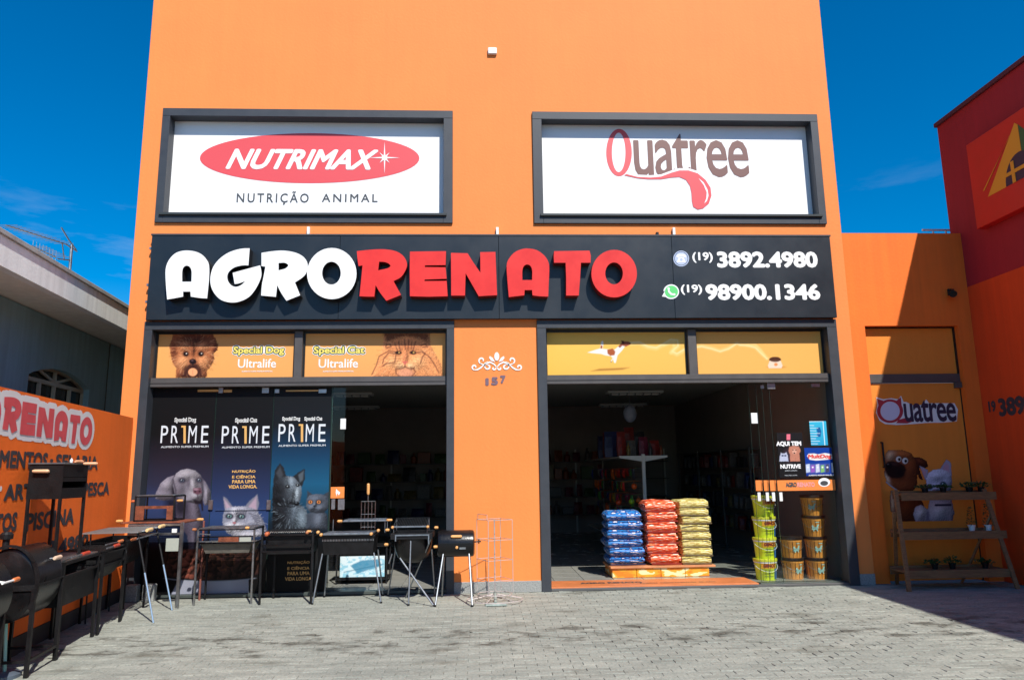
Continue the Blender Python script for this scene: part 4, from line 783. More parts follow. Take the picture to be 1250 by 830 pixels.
LET = [
 ('A', 0, [cr(c1([(25, 410), (18, 330), (12, 210), (20, 150), (45, 100), (85, 60), (130, 42), (180, 37), (240, 45), (290, 68), (325, 105), (345, 150), (345, 250), (330, 402), (270, 398), (205, 388), (203, 350), (147, 350), (147, 388), (85, 400)])), cr(c1([(140, 275), (140, 200), (150, 165), (175, 152), (200, 165), (212, 200), (210, 275)]))]),
 ('G', 0, [cr(c1([(655, 20), (600, 22), (540, 35), (480, 60), (420, 105), (375, 165), (355, 240), (360, 310), (390, 370), (440, 415), (510, 433), (580, 425), (650, 390), (700, 330), (735, 260), (745, 210), (735, 150), (525, 207), (540, 292), (570, 288), (622, 270), (590, 300), (550, 314), (515, 302), (490, 270), (484, 230), (500, 195), (540, 165), (600, 150), (645, 150)]))]),
 ('R', 0, [cr(c1([(745, 55), (745, 155), (775, 160), (760, 240), (748, 300), (742, 380), (800, 385), (855, 390), (865, 300), (895, 360), (935, 420), (985, 400), (1040, 378), (1000, 280), (1060, 240), (1090, 200), (1097, 140), (1070, 90), (1010, 55), (920, 38), (830, 42)])), cr(c1([(875, 132), (920, 130), (945, 142), (948, 155), (925, 175), (875, 188)]))]),
 ('O', 0, [e_(405, 334, 30.2, 31.2), e_(404.6, 333.5, 11.4, 14, 28)]),
 ('R', 1, [cr(c2([(285, 42), (290, 100), (298, 155), (328, 150), (318, 260), (305, 385), (365, 388), (418, 388), (428, 300), (460, 355), (510, 420), (560, 400), (622, 375), (565, 270), (620, 240), (655, 190), (668, 140), (645, 85), (590, 45), (500, 28), (400, 30)])), cr(c2([(455, 122), (500, 125), (530, 138), (543, 155), (520, 172), (447, 188)]))]),
 ('E', 1, [c2([(690, 45), (965, 42), (962, 148), (805, 150), (803, 163), (962, 165), (970, 252), (803, 258), (800, 270), (970, 268), (978, 385), (830, 389), (690, 385), (688, 200)])]),
 ('N', 1, [[(550.5, 308.8), (570.8, 309.3), (578, 320.8), (586.5, 333), (586.2, 307.9), (604.8, 307.6), (606.8, 360.3), (584.4, 361.6), (568.4, 333.6), (567.6, 360.8), (550.8, 360.8)]]),
 ('A', 1, [cr(c3([(195, 392), (185, 280), (178, 155), (195, 100), (240, 50), (300, 25), (350, 22), (410, 35), (460, 70), (490, 110), (503, 160), (500, 270), (495, 388), (430, 385), (375, 378), (372, 338), (315, 338), (313, 378), (250, 385)])), cr(c3([(298, 262), (298, 190), (310, 155), (335, 143), (360, 155), (373, 190), (372, 262)]))]),
 ('T', 1, [c3([(540, 42), (810, 38), (820, 75), (818, 130), (745, 130), (738, 250), (728, 380), (632, 380), (632, 250), (628, 130), (540, 130), (537, 80)])]),
 ('O', 1, [e_(749.7, 334.1, 27.8, 29), e_(749.6, 333.8, 10.8, 13.4, 28)])]
YF = -.26
SHAPES = []
for ch, red, loops in LET:
    L2 = [pxY(l, YF) for l in loops]; L2 = [l[::-1] if i else l for i, l in enumerate(L2)]; SHAPES.append((ch, red, L2))
    s = MB(); s.prism(L2, PY(YF), -.157, 0); k = len(s.f); o = obj('letter', s, [LETTER_R if red else LETTER_W, LETTER_SR if red else LETTER_S], sg)
    for p in o.data.polygons:
        if abs(p.normal.y) < .5: p.material_index = 1
    if ch == 'A' and not red or True: o['label'] = ('red' if red else 'white')+' raised letter '+ch
textpx('3892.4980', YS, 875, 998, 307.2, 327, LETTER_W, sg, bold=.045); textpx('(19)', YS, 845, 870, 308, 321, LETTER_W, sg, bold=.03)
textpx('98900.1346', YS, 861, 1001, 346.8, 366.5, LETTER_W, sg, bold=.045); textpx('(19)', YS, 831, 857, 347.5, 360, LETTER_W, sg, bold=.03)
PSg = PY(YS)
m = MB(); m.prism([ellpx(831.5, 315.8, 9.6, 9.6, YS, 32), ellpx(831.5, 315.8, 8.5, 8.5, YS, 32)[::-1]], PSg, .003, .003); m.prism([ellpx(831.5, 315.8, 7.8, 7.8, YS, 32)], PSg, .003, .003); ic_ = obj('phone_icon', m, mat('pale_blue_ink', (.42, .50, .68), .5), sg)
m = MB(); m.prism([pxY([(825.6, 312.5), (828, 310.4), (835, 310.4), (837.6, 312.6), (837, 314.6), (834.6, 314.2), (834.2, 313), (828.8, 313), (828.4, 314.3), (826, 314.6)], YS)], PSg, .005, .005); m.prism([pxY([(828.6, 314), (834.4, 314), (837, 320.4), (826, 320.4)], YS), ellpx(831.5, 317.4, 1.8, 1.8, YS, 12)[::-1]], PSg, .0052, .0052); obj('phone_mark', m, WHITE, ic_)
m = MB(); m.prism([pxY([(808, 362), (811.4, 355.5)] + [(819.3+9.6*math.cos(t), 356.2+9*math.sin(t)) for t in [math.pi*1.03+i*math.pi*1.72/22 for i in range(23)]], YS)], PSg, .003, .003); o = obj('chat_icon', m, WHITE, sg)
m = MB(); m.prism([ellpx(819.5, 356.2, 8, 7.4, YS, 32)], PSg, .005, .005); obj('chat_bubble', m, mat('green_ink', (.10, .58, .16), .5), o)
m = MB(); m.prism([pxY(seg([(815.6, 352.2), (816.4, 356), (819, 359), (823.2, 360)], 2.6), YS)], PSg, .007, .007); m.prism([ellpx(816, 352.6, 1.5, 1.7, YS, 10)], PSg, .0072, .0072); m.prism([ellpx(822.8, 359.6, 1.7, 1.4, YS, 10)], PSg, .0072, .0072); obj('handset_mark', m, WHITE, o)

# ================================================================== LEFT BOUNDARY WALL
MW, XW = -.1487, -4.846
nw = Vector((1, -MW, 0)).normalized()            # faces the forecourt
def onwall(u, v, d=0):
    return hit(u, v, (nw.x, nw.y, 0), (XW+nw.x*d, nw.y*d, 0))
def wallP(Y, Z, d): return (XW+MW*Y+nw.x*d, Y+nw.y*d, Z)
t = thing('boundary_wall', 'low orange side wall painted with a pink RENATO logo and dark lettering', 'wall', wallP(-3.5, 0, 0))
s = MB(); Y0, Y1 = -9.0, -.04
def slab(s, y0, y1, z0, z1, d0, d1):
    v = [wallP(y, z, d) for y in (y0, y1) for d in (d0, d1) for z in (z0, z1)]; s.add(v, [(0, 1, 3, 2), (4, 6, 7, 5), (0, 4, 5, 1), (2, 3, 7, 6), (0, 2, 6, 4), (1, 5, 7, 3)]); return s
slab(s, Y0, Y1, 0, 2.455, -.14, 0); obj('wall_body', s, ORANGE2, t)
s = slab(MB(), Y0, Y1, 0, .17, .0005, .012); obj('plinth', s, mat('dark_plinth', (.035, .035, .037), .8, 0, .4, 6), t)
WP = lambda a, b_, d: wallP(a, b_, d)
def wtext(s_, u0, u1, um_v, z0, z1, m, **k): return text(s_, WP, onwall(u0, um_v)[1], onwall(u1, um_v)[1], z0, z1, m, t, **k)
DK = mat('wall_ink', (.045, .042, .05), .7, 0, .3, 8)
wtext('ALIMENTOS', -29, 57.5, 566, 1.735, 1.90, DK, bold=.045); wtext('•', 60, 64, 569, 1.80, 1.84, DK); wtext('SELARIA', 67, 119, 570, 1.73, 1.895, DK, bold=.04)
wtext('•', -1, 2, 597, 1.53, 1.58, WHITE); wtext('ARTIGOS', 5, 72, 598, 1.44, 1.595, DK, bold=.045); wtext('DE', 78, 97, 600, 1.435, 1.59, DK, bold=.045); wtext('PESCA', 101, 133, 600, 1.42, 1.585, DK, bold=.045)
wtext('PRODUTOS', -62, 20.5, 635, 1.16, 1.335, DK, bold=.045); wtext('PISCINA', 32, 90, 633, 1.13, 1.31, DK, bold=.045)
wtext('19 3892.4980', -5, 107, 666, .82, 1.0, DK, bold=.045)
PINK = mat('pink_red_ink', (.70, .085, .10), .6, 0, .1, 6)
boxes = [(2.2, 24.8, 484.5, 529), (25, 43.8, 491, 531.5), (45, 65, 497, 534.5), (66, 82, 501, 539), (84, 96.5, 506, 541.5), (97, 112, 508.5, 543.5)]
ren = [x for x in SHAPES if x[1]]
def place_letter(sh, y0, y1, za, zb, halo):
    fl_ = [p for l in sh for p in l]; ax, bx_ = min(p[0] for p in fl_), max(p[0] for p in fl_); az, bz = min(p[1] for p in fl_), max(p[1] for p in fl_)
    mp = [[(y0+(p[0]-ax)/(bx_-ax)*(y1-y0), za+(p[1]-az)/(bz-az)*(zb-za)) for p in l] for l in sh]
    if halo:
        g_ = mp[0]
        for _ in range(3): g_ = grow(g_, .028)
        return [g_]
    return mp
HL = []; PL = MB(); ys = []
for (u0, u1, v0, v1), (ch, r_, sh) in zip(boxes, ren):
    um = (u0+u1)/2; ya, yb = onwall(u0, (v0+v1)/2)[1], onwall(u1, (v0+v1)/2)[1]; zt, zb = onwall(um, v0)[2], onwall(um, v1)[2]; ys.append((ya, yb, zb, zt))
    HL.append(place_letter(sh, ya, yb, zb, zt, False)[0]); PL.prism(place_letter(sh, ya, yb, zb, zt, False), WP, .0055, .0055)
wl = ys[0]; ww = wl[1]-wl[0]
for k, (ch, r_, sh) in enumerate([x for x in SHAPES if not x[1]][::-1]):
    ya = wl[0]-(k+1)*(ww*.95+.03); HL.append(place_letter(sh, ya, ya+ww*.95, wl[2], wl[3], False)[0]); PL.prism(place_letter(sh, ya, ya+ww*.95, wl[2], wl[3], False), WP, .0055, .0055)
al = [p for l in HL for p in l]; gy = np.arange(min(p[0] for p in al)-.1, max(p[0] for p in al)+.1, .008); gz = np.arange(min(p[1] for p in al)-.1, max(p[1] for p in al)+.1, .007)
GY, GZ = np.meshgrid(gy, gz); keep = np.zeros(GY.shape, bool); e2 = .058
for l in HL:
    y_ = [p[0] for p in l]; z_ = [p[1] for p in l]; i0, i1 = np.searchsorted(gy, [min(y_)-.08, max(y_)+.08]); U_, V_ = GY[:, i0:i1], GZ[:, i0:i1]; ins = np.zeros(U_.shape, bool); dd = np.full(U_.shape, 9.)
    for (xa_, ya_), (xb_, yb__) in zip(l, l[1:]+l[:1]):
        ins ^= ((ya_ > V_) != (yb__ > V_)) & (U_ < (xb_-xa_)*(V_-ya_)/((yb__-ya_) or 1e-9)+xa_); L2 = (xb_-xa_)**2+(yb__-ya_)**2 or 1e-9; t_ = np.clip(((U_-xa_)*(xb_-xa_)+(V_-ya_)*(yb__-ya_))/L2, 0, 1); dd = np.minimum(dd, np.hypot((U_-xa_-t_*(xb_-xa_))*.8, V_-ya_-t_*(yb__-ya_)))
    keep[:, i0:i1] |= ins | (dd < e2)
m = MB(); nzz, nyy = GY.shape
for r_ in range(nzz-1):
    k0 = None
    for q in range(nyy):
        on = keep[r_, q]
        if on and k0 is None: k0 = q
        if (not on or q == nyy-1) and k0 is not None:
            m.add([WP(gy[k0], gz[r_], .002), WP(gy[q], gz[r_], .002), WP(gy[q], gz[r_+1], .002), WP(gy[k0], gz[r_+1], .002)], [(0, 1, 2, 3)]); k0 = None
o = obj('logo_backing', m, WHITE, t); obj('logo_lettering', PL, PINK, t)

# ================================================================== NEIGHBOUR HOUSE (left)
nb = thing('neighbour_house', 'grey blue single storey house with wide white concrete eave beyond the orange wall', 'house', (-7.5, 0, 0))
hw_ = wall_paint('grey_blue_render', (.26, .44, .51), .15, .15); ev = wall_paint('whitewashed_eave', (.86, .90, .88), .14, .08); sf = wall_paint('eave_soffit', (.84, .83, .74), .1, .1)
XH, XFc, ZS = -6.585, -5.805, 4.11
def sh(s): s.v = [(x-.10*y, y, z) for x, y, z in s.v]; return s
wp = [(35.5, 480), (35.5, 453), (45, 447.5), (58, 446.5), (72, 451), (90, 461.5), (107, 475.5), (107, 500)]
A = [hit(u, v, (1, .10, 0), (XH, 0, 0)) for u, v in wp]
ya, yb = A[1][1], A[-1][1]; zc = .5*(A[1][2]+A[-2][2])-.02; zt = max(a[2] for a in A); zb = .95
s = MB(); s.box(XH-.2, XH, -9, ya, 0, ZS); s.box(XH-.2, XH, yb, 9, 0, ZS); s.box(XH-.2, XH, ya, yb, 0, zb)
arc = [(ya+(yb-ya)*i/16, zc+(zt-zc)*math.sin(math.pi*i/16)**.8) for i in range(17)]
PX = lambda X: (lambda a, b_, d: (X+d, a, b_))
s.prism([[(ya, ZS), (yb, ZS)]+arc[::-1]], PX(XH), -.2, 0); obj('wall', sh(s), hw_, nb)
s = MB(); p = hit(131.5, 450, (1, .10, 0), (XH, 0, 0)); s.box(XH-.002, XH+.012, p[1]-.012, p[1]+.012, 0, ZS-.01); obj('wall_joint', sh(s), mat('joint_dark', (.08, .1, .1), .8), nb)
wf = MB(); cfr = mat('cream_window_frame', (.46, .42, .32), .5)
wf.prism([arc+[(yb, zc-.06), (ya, zc-.06)], [(y_*.94+.06*(ya+yb)/2, (z_-zc)*.84+zc) for y_, z_ in arc][::-1]], PX(XH-.1), -.05, 0)
for f in (0, .27, .5, .76, 1): yy = ya+(yb-ya)*f; wf.box(XH-.14, XH-.095, yy-.03, yy+.03, zb, zc-.05)
wf.box(XH-.14, XH-.095, (ya+yb)/2-.025, (ya+yb)/2+.025, zc, zt-.03); wf.bar((XH-.12, (ya+yb)/2, zc), (XH-.12, ya+(yb-ya)*.22, zc+(zt-zc)*.75), .03, .04); wf.bar((XH-.12, (ya+yb)/2, zc), (XH-.12, ya+(yb-ya)*.80, zc+(zt-zc)*.72), .03, .04)
win = obj('window', sh(wf), cfr, nb); s = MB(); s.box(XH-.17, XH-.15, ya, yb, zb, zt); obj('pane', sh(s), mat('dark_pane', (.02, .025, .03), .06), win)
s = MB(); s.box(XFc-.12, XFc, -9, 9, ZS, 4.47); obj('eave', sh(s), ev, nb)
s = MB(); s.box(XH-.2, XFc-.125, -9, 9, ZS+.015, ZS+.06); obj('soffit', sh(s), sf, nb)
s = MB(); s.box(XH-4, XFc+.03, -9, 9, 4.472, 4.535, .006); obj('roof_slab', sh(s), mat('roof_edge', (.35, .36, .35), .7, 0, .2, 4), nb)
s = MB(); s.box(XH-4, XH-3.8, -9, 9, 0, ZS); s.box(XH-4, XH, 8.8, 9, 0, ZS); s.box(XH-4, XH, -9, -8.8, 0, ZS); obj('rear_wall', sh(s), hw_, nb)
# TV aerial on that roof
an = thing('tv_antenna', 'thin metal television aerial on the neighbour house roof', 'antenna', tuple(atX(86, 330, -7.0)))
AX = lambda u, v, dx=0: tuple(atX(u, v, -7.0)+np.array([dx, 0, 0]))
base = AX(86, 330); s = MB(); s.tube((base[0], base[1], 4.5), AX(87.5, 299), .025, 8); obj('mast', s, STEEL, an)
s = MB(); s.path([AX(7, 275), AX(80, 298), AX(94, 307)], .012); s.path([AX(75, 278), AX(84, 293), AX(93, 305)], .012); s.path([AX(76, 297), AX(78.5, 318)], .01); s.path([AX(38, 300), AX(68, 314)], .01); s.path([AX(70, 316), AX(87, 318)], .012); obj('boom', s, STEEL, an)
s = MB()
for k in range(14): t_ = k/13; u, v = 8+t_*70, 275+t_*22.5; a = np.array(AX(u, v)); s.tube(tuple(a+np.array([-.16, 0, 0])), tuple(a+np.array([.16, 0, 0])), .004, 5)
for k in range(8): t_ = k/7; u, v = 40+t_*28, 301+t_*13; a = np.array(AX(u, v)); s.tube(tuple(a+np.array([-.22, 0, 0])), tuple(a+np.array([.22, 0, .0])), .005, 5); s.tube(tuple(a-np.array([0, 0, .12])), tuple(a+np.array([0, 0, .1])), .004, 5)
obj('element', s, STEEL, an)

# ================================================================== GATE WALL AND RIGHT BUILDING
gw = thing('gate_wall', 'orange wall with a recessed door between the shop and the red building', 'wall', (6.6, .05, 0))
XG0, XG1, YG = XR+.003, 7.54, .045
dx0, dx1, dzt = 5.86, 7.315, 3.745
s = MB(); s.box(XG0, dx0, YG, YG+.25, 0, dzt); s.box(dx1, XG1, YG, YG+.25, 0, dzt); s.box(XG0, XG1, YG, YG+.25, dzt, 5.21); obj('wall_body', s, wall_paint('gate_wall_orange', (.86, .165, .012), .1, .1), gw)
gate_o = wall_paint('gate_yellow_orange', (.80, .235, .022), .06, .05); YD = YG+.12
s = MB(); s.box(dx0+.002, dx1-.002, YD, YD+.04, 3.02, dzt-.002); obj('fanlight_panel', s, gate_o, gw)
s = MB(); s.box(dx0+.001, dx1-.001, YD-.03, YD-.001, dzt-.022, dzt-.0005); s.box(dx1-.022, dx1-.001, YD-.03, YD-.001, 3.0185, dzt-.0225); s.box(dx0+.001, dx0+.014, YD-.03, YD-.001, 3.0185, dzt-.0225); obj('fanlight_frame', s, mat('black_bead', (.01, .01, .01), .4), gw)
s = MB(); s.box(dx0+.002, dx1-.002, YD-.03, YD+.04, 2.885, 3.018, .004); s.box(dx1-.10, dx1-.004, YD-.06, YD+.0, 2.80, 2.884, .004); obj('transom_bar', s, barm, gw)
s = MB(); s.box(dx0+.012, dx1-.012, YD, YD+.04, .02, 2.88); door = obj('door_leaf', s, gate_o, gw)
s = MB(); s.box(dx0+.0005, dx0+.010, YD-.012, YD+.03, .0, 2.88); s.box(dx1-.010, dx1-.0005, YD-.012, YD+.03, 0, 2.80); obj('door_edge', s, mat('black_bead', (.01, .01, .01), .4), gw)
a = atY(1077, 540, YD-.04); b_ = atY(1079.5, 570, YD-.04); s = MB(); s.tube(tuple(a), (a[0], a[1], b_[2]), .014); s.tube(tuple(a), (a[0], YD, a[2]), .01); s.tube((a[0], a[1], b_[2]), (a[0], YD, b_[2]), .01); obj('handle', s, BLACK_P, door)
PD = PY(YD)
# Quatree logo sticker
rot = -.03
DL = lambda pts: off(pts, 1030, 440, 5.186)
bk_ = [(205, 232), (250, 245), (300, 238), (345, 245), (362, 222), (378, 262), (395, 262), (440, 285), (500, 280), (520, 245), (540, 270), (640, 270), (700, 270), (722, 310), (715, 385), (640, 392), (520, 395), (440, 402), (330, 408), (260, 402), (225, 380), (203, 330), (212, 280)]
m = MB(); m.prism([pxY(DL(bk_), YD)], PD, .003, .003); lg = obj('door_logo', m, WHITE, door)
PUR = mat('plum_ink', (.03, .02, .05), .5); DR = mat('crimson_ink', (.42, .03, .05), .5)
m = MB(); oc = DL([(292, 320)])[0]; R2 = lambda rx, ry, n=36: [(oc[0]+rx*math.cos(2*math.pi*i/n), oc[1]+ry*math.sin(2*math.pi*i/n)) for i in range(n)]
m.prism([pxY(R2(16, 14.4), YD), pxY(R2(11.8, 11.6), YD)[::-1]], PD, .005, .005); m.prism([pxY(DL([(208, 240), (252, 256), (222, 300)]), YD)], PD, .0054, .0054); m.prism([pxY(DL([(330, 256), (360, 232), (366, 296)]), YD)], PD, .0056, .0056); m.prism([pxY(DL([(345, 375), (400, 360), (440, 385), (400, 398), (330, 396)]), YD)], PD, .0058, .0058); obj('cat_ear_ring', m, DR, lg)
m = MB(); m.prism([pxY(R2(11.6, 11.4), YD)], PD, .0045, .0045); obj('ring_centre', m, mat('lilac_ink', (.62, .62, .78), .5), lg)
textpx('uatree', YD, 1103, 1166.5, 488, 515, PUR, lg, bold=.02, spacing=.93, d=.006)
# pet print on the door: a brown floppy-eared dog and a pale kitten
c = Canvas(dx0+.03, 7.05, .85, 2.02, YD-.003, 110)
T = lambda pts: off(pts, 1060, 530, 6.877)
Rl = lambda bl, **k: c.relief(bl, 1060, 530, 6.877, **k)
BR, DB, CR_ = (150, 74, 34), (84, 36, 20), (222, 186, 152)
Mp = lambda mk, bp, base, **k: c.model(mk, bp, base, 1060, 530, 6.877, **k)
Mp([(190, 470), (420, 500), (470, 600), (452, 745), (250, 745), (186, 640), (180, 540)], [(330, 620, 80, 90, 0, 40, (122, 58, 30)), (205, 560, 18, 90, 0, 14, (222, 186, 152))], (98, 44, 24), fur=.6, seed=3)
Mp([(370, 190), (440, 195), (490, 225), (502, 268), (470, 288), (425, 284), (460, 384), (430, 374), (398, 300)], [(440, 230, 40, 20, .5, 20, (110, 50, 28))], (74, 32, 20), fur=.4, seed=4)
Mp([(140, 170), (165, 134), (230, 132), (300, 134), (360, 158), (400, 230), (412, 320), (410, 420), (380, 470), (270, 475), (200, 445), (160, 405), (134, 340), (138, 230)], [(300, 170, 80, 40, .2, 36, (178, 98, 50)), (185, 180, 36, 44, .4, 26, (216, 176, 140)), (340, 320, 60, 90, 0, 34, (140, 70, 36)), (158, 370, 20, 60, -.3, 8, (226, 194, 168)), (205, 296, 74, 44, .1, 56, (26, 14, 14)), (260, 330, 50, 40, .1, 30, (30, 16, 15))], (146, 72, 36), fur=.5, seed=5, k=.3)
c.poly(T([(142, 250), (165, 226), (205, 222), (260, 236), (306, 262), (318, 300), (296, 345), (250, 366), (200, 368), (160, 345), (140, 300)]), (22, 13, 14), 2.2, .95, .3); c.ell(1060+215/6.877, 530+250/6.877, 5, 1.6, (70, 50, 50), 2, .6)
for x, y, r_ in ((254, 208, 22), (308, 222, 24)): c.ell(1060+x/6.877, 530+y/6.877, r_/6.877*1.2, r_/6.877*1.2, (60, 30, 18), 1.2, .8); c.ell(1060+x/6.877, 530+y/6.877, r_/6.877, r_/6.877*1.05, (235, 232, 228), .5); c.ell(1060+(x+6)/6.877, 530+(y+2)/6.877, 1.8, 2.0, (70, 40, 24), .5); c.ell(1060+(x+6)/6.877, 530+(y+2)/6.877, 1.1, 1.3, (20, 12, 12), .4)
c.ell(1060+172/6.877, 530+262/6.877, 4.2, 3.2, (8, 6, 8), .8); c.ell(1060+165/6.877, 530+250/6.877, 1.2, .7, (120, 110, 116), .8, .8); c.line(T([(150, 400), (190, 435), (240, 470)]), 1.4, (190, 190, 200), .8)
W1, W2 = (214, 208, 224), (180, 172, 194)
c.poly(T([(430, 264), (505, 300), (480, 390)]), W2, .8, 1, .4); c.poly(T([(655, 208), (694, 240), (700, 350), (600, 295)]), W2, .8, 1, .4); c.poly(T([(442, 286), (488, 312), (476, 360)]), (214, 156, 172), 1, .85); c.poly(T([(652, 236), (676, 260), (680, 330), (622, 290)]), (214, 156, 172), 1, .85)
Mp([(395, 610), (440, 590), (500, 630), (520, 520), (690, 505), (706, 580), (722, 660), (702, 738), (400, 742), (378, 670)], [(600, 650, 70, 70, 0, 40, W1), (440, 665, 44, 56, .3, 34, (222, 216, 230)), (500, 680, 14, 60, 0, -1, (130, 122, 150)), (620, 540, 60, 26, 0, 14, W2)], W2, fur=.6, seed=9, k=.3)
Mp([(484, 370), (505, 320), (550, 296), (600, 290), (660, 306), (694, 340), (704, 400), (692, 465), (650, 500), (590, 512), (520, 500), (488, 450)], [(580, 350, 70, 40, 0, 30, (224, 219, 232)), (560, 455, 44, 30, 0, 36, (230, 226, 236)), (650, 430, 34, 50, 0, 18, W1), (516, 440, 22, 16, 0, -1, (150, 142, 166)), (628, 418, 24, 18, 0, -1, (150, 142, 166))], W1, fur=.6, seed=10, k=.3)
for x, y in ((516, 440), (628, 418)): c.ell(1060+x/6.877, 530+y/6.877, 4.2, 3.4, (120, 110, 134), 1.4, .8); c.ell(1060+x/6.877, 530+y/6.877, 3.4, 2.8, (20, 24, 26), .6); c.ell(1060+x/6.877, 530+y/6.877, 2.2, 2.1, (64, 110, 104), .6); c.ell(1060+x/6.877, 530+y/6.877, 1.1, 1.5, (6, 8, 10), .5); c.ell(1060+(x-5)/6.877, 530+(y-5)/6.877, .8, .7, (240, 244, 248), .4)
c.ell(1060+552/6.877, 530+470/6.877, 1.6, 1.1, (200, 120, 136), .6); c.line(T([(565, 594), (690, 592)]), 2.6, (40, 34, 70), .6); c.build('pet_print', door, .8, cut=True)
# spotlight on the gate wall
sp = thing('wall_spotlight', 'small black spotlight on the orange gate wall', 'lamp', tuple(atY(1160, 357, YG)))
a = atY(1160, 357, YG); s = MB(); s.box(a[0]-.05, a[0]+.05, YG-.03, YG, a[2]-.05, a[2]+.05, .006); obj('bracket', s, BLACK_P, sp); s = MB(); s.tube((a[0], YG-.03, a[2]), (a[0]-.06, YG-.15, a[2]-.06), .045, 12, .055); obj('lamp_head', s, BLACK_P, sp)
# white railing behind the gate wall
rl = thing('roof_railing', 'low white metal railing on the roof behind the orange gate wall', 'railing', (7.1, .6, 5.2)); s = MB(); s.box(6.2, 8, .3, 1.4, 5.0, 5.12); obj('roof_slab', s, WPL, rl)
a = atY(1126, 281, .8); s = MB(); s.tube((a[0], .8, a[2]), (8.0, .8, a[2]), .02); s.tube((a[0]+.1, .8, a[2]-.07), (8.0, .8, a[2]-.07), .012); obj('rail', s, WPL, rl)
for k in range(4): s = MB(); s.tube((a[0]+.18+k*.22, .8, 5.12), (a[0]+.18+k*.22, .8, a[2]), .014); obj('post', s, WPL, rl)

rb = thing('red_building', 'tall dark red building on the right with a projecting house logo board', 'building', (8.5, -3, 0))
s = MB(); s.box(7.54, 12, -14, .28, 4.345, 7.10); obj('upper_wall', s, RED_P, rb)
s = MB(); s.box(7.541, 12, -14, .28, 0, 4.344); obj('lower_wall', s, wall_paint('red_orange_wall_paint', (.74, .066, .003), .12, .1), rb)
s = MB(); s.box(7.50, 12.03, -14.03, .31, 7.10, 7.17, .006); obj('coping', s, mat('coping_dark', (.08, .012, .03), .6), rb)
XBd = 7.40
p = [atX(u, v, XBd) for u, v in ((1179, 178), (1197, 278), (1250, 250.5))]
yb_ = p[0][1]; s = MB(); s.box(XBd, 7.539, -4.2, yb_, p[1][2], p[0][2], .006); bd = obj('logo_board', s, mat('scarlet_board', (.62, .012, .012), .4, 0, .08, 3), rb)
PXB = lambda a, b_, d: (XBd-d, a, b_)
def pxX(pts, X):
    out = []
    for u, v in pts: q_ = atX(u, v, X); out.append((q_[1], q_[2]))
    return out
E8 = lambda pts: off(pts, 1130, 130, 6.917)
YLO = mat('amber_ink', (.78, .36, .02), .5); GRD = mat('forest_ink', (.02, .13, .04), .5); NVY = mat('navy_ink', (.02, .015, .05), .5)
q_ = pxX(E8([(750, 140), (527, 765)]), XBd); apx, bl = q_; slope = (apx[0]-bl[0]); mir = lambda y: 2*apx[0]-y
m = MB(); m.prism([[apx, bl, (apx[0]-.0+ -.05, bl[1]), (apx[0]-.05, apx[1]-.05)]], PXB, .003, .003); obj('gable_half', m, YLO, bd)
m = MB(); m.prism([[(apx[0]-.055, apx[1]-.05), (apx[0]-.055, bl[1]), (mir(bl[0]), bl[1])]], PXB, .003, .003); obj('gable_half', m, GRD, bd)
hy = abs(apx[0]-bl[0])*.45; m = MB(); m.prism([[(apx[0]+hy*math.cos(t_), bl[1]+hy*1.25*math.sin(t_)) for t_ in [math.pi*i/16 for i in range(17)]]], PXB, .005, .005); obj('arch_mark', m, NVY, bd)
m = MB(); cxw = apx[0]+hy*.45; m.box(XBd-.012, XBd-.006, cxw-.03, cxw+.03, bl[1], bl[1]+hy*1.0); m.box(XBd-.0125, XBd-.0065, apx[0]-hy, apx[0]+hy*.95, bl[1]+hy*.42, bl[1]+hy*.42+.05); obj('arch_cross', m, YLO, bd)
m = MB(); a1 = (bl[0]+.10, bl[1]+.0); m.prism([[(bl[0]+.05, bl[1]+.12), (bl[0]+.085, bl[1]+.12), (apx[0]+.14, apx[1]-.16), (apx[0]+.105, apx[1]-.12)]], PXB, .004, .004); obj('gable_line', m, YLO, bd)
PXW = lambda a, b_, d: (7.54-d, a, b_)
q_ = [atX(u, v, 7.541) for u, v in ((1219, 497), (1250, 497), (1207, 497), (1216, 497), (1228, 485), (1228, 508))]
h0, h1 = q_[5][2], q_[4][2]; dyy = (q_[1][1]-q_[0][1])/3.05
text('3892.4980', PXW, q_[0][1], q_[0][1]+dyy*9, h0, h1, DK, rb, bold=.05, d=.003); text('19', PXW, q_[2][1], q_[3][1], h0+.08, h1-.02, DK, rb, bold=.05, d=.003)
# ================================================================== BARBECUES
def mesh_top(s, x0, x1, y0, y1, z, step=.022, r=.0022, both=True, rim=.006):
    n = int((x1-x0)/step)
    for i in range(1, n): x = x0+(x1-x0)*i/n; s.bar((x, y0, z), (x, y1, z), r*2, r*2)
    if both:
        k = max(2, int((y1-y0)/step))
        for i in range(1, k): y = y0+(y1-y0)*i/k; s.bar((x0, y, z+.003), (x1, y, z+.003), r*2, r*2)
    for a, b_ in (((x0, y0), (x1, y0)), ((x1, y0), (x1, y1)), ((x1, y1), (x0, y1)), ((x0, y1), (x0, y0))): s.bar((*a, z), (*b_, z), rim*2, rim*2)
    return s
def grate(t, *a, m=STEEL, **k): return obj('grate', mesh_top(MB(), *a, **k), m, t)
def knob(t, c, ax='y', m=WOOD, l=.055, r=.019):
    s = MB(); prof = [(.008, -l/2), (r*.8, -l*.4), (r, -l*.1), (r*.86, l*.2), (r*.95, l*.38), (.006, l/2)]; s.lathe(prof, c, 12, ax); return obj('knob', s, m, t, smooth=True)
def handle(t, p, q, m=WOOD, r=.015, st=.0):
    s = MB(); p = Vector(p); q = Vector(q); mid1 = p.lerp(q, .12); mid2 = p.lerp(q, .88)
    s.tube(p, mid1, r*.75, 12, r); s.tube(mid1, mid2, r, 12, r*1.08); s.tube(mid2, q, r*1.08, 12, r*.7); return obj('handle', s, m, t, smooth=True)
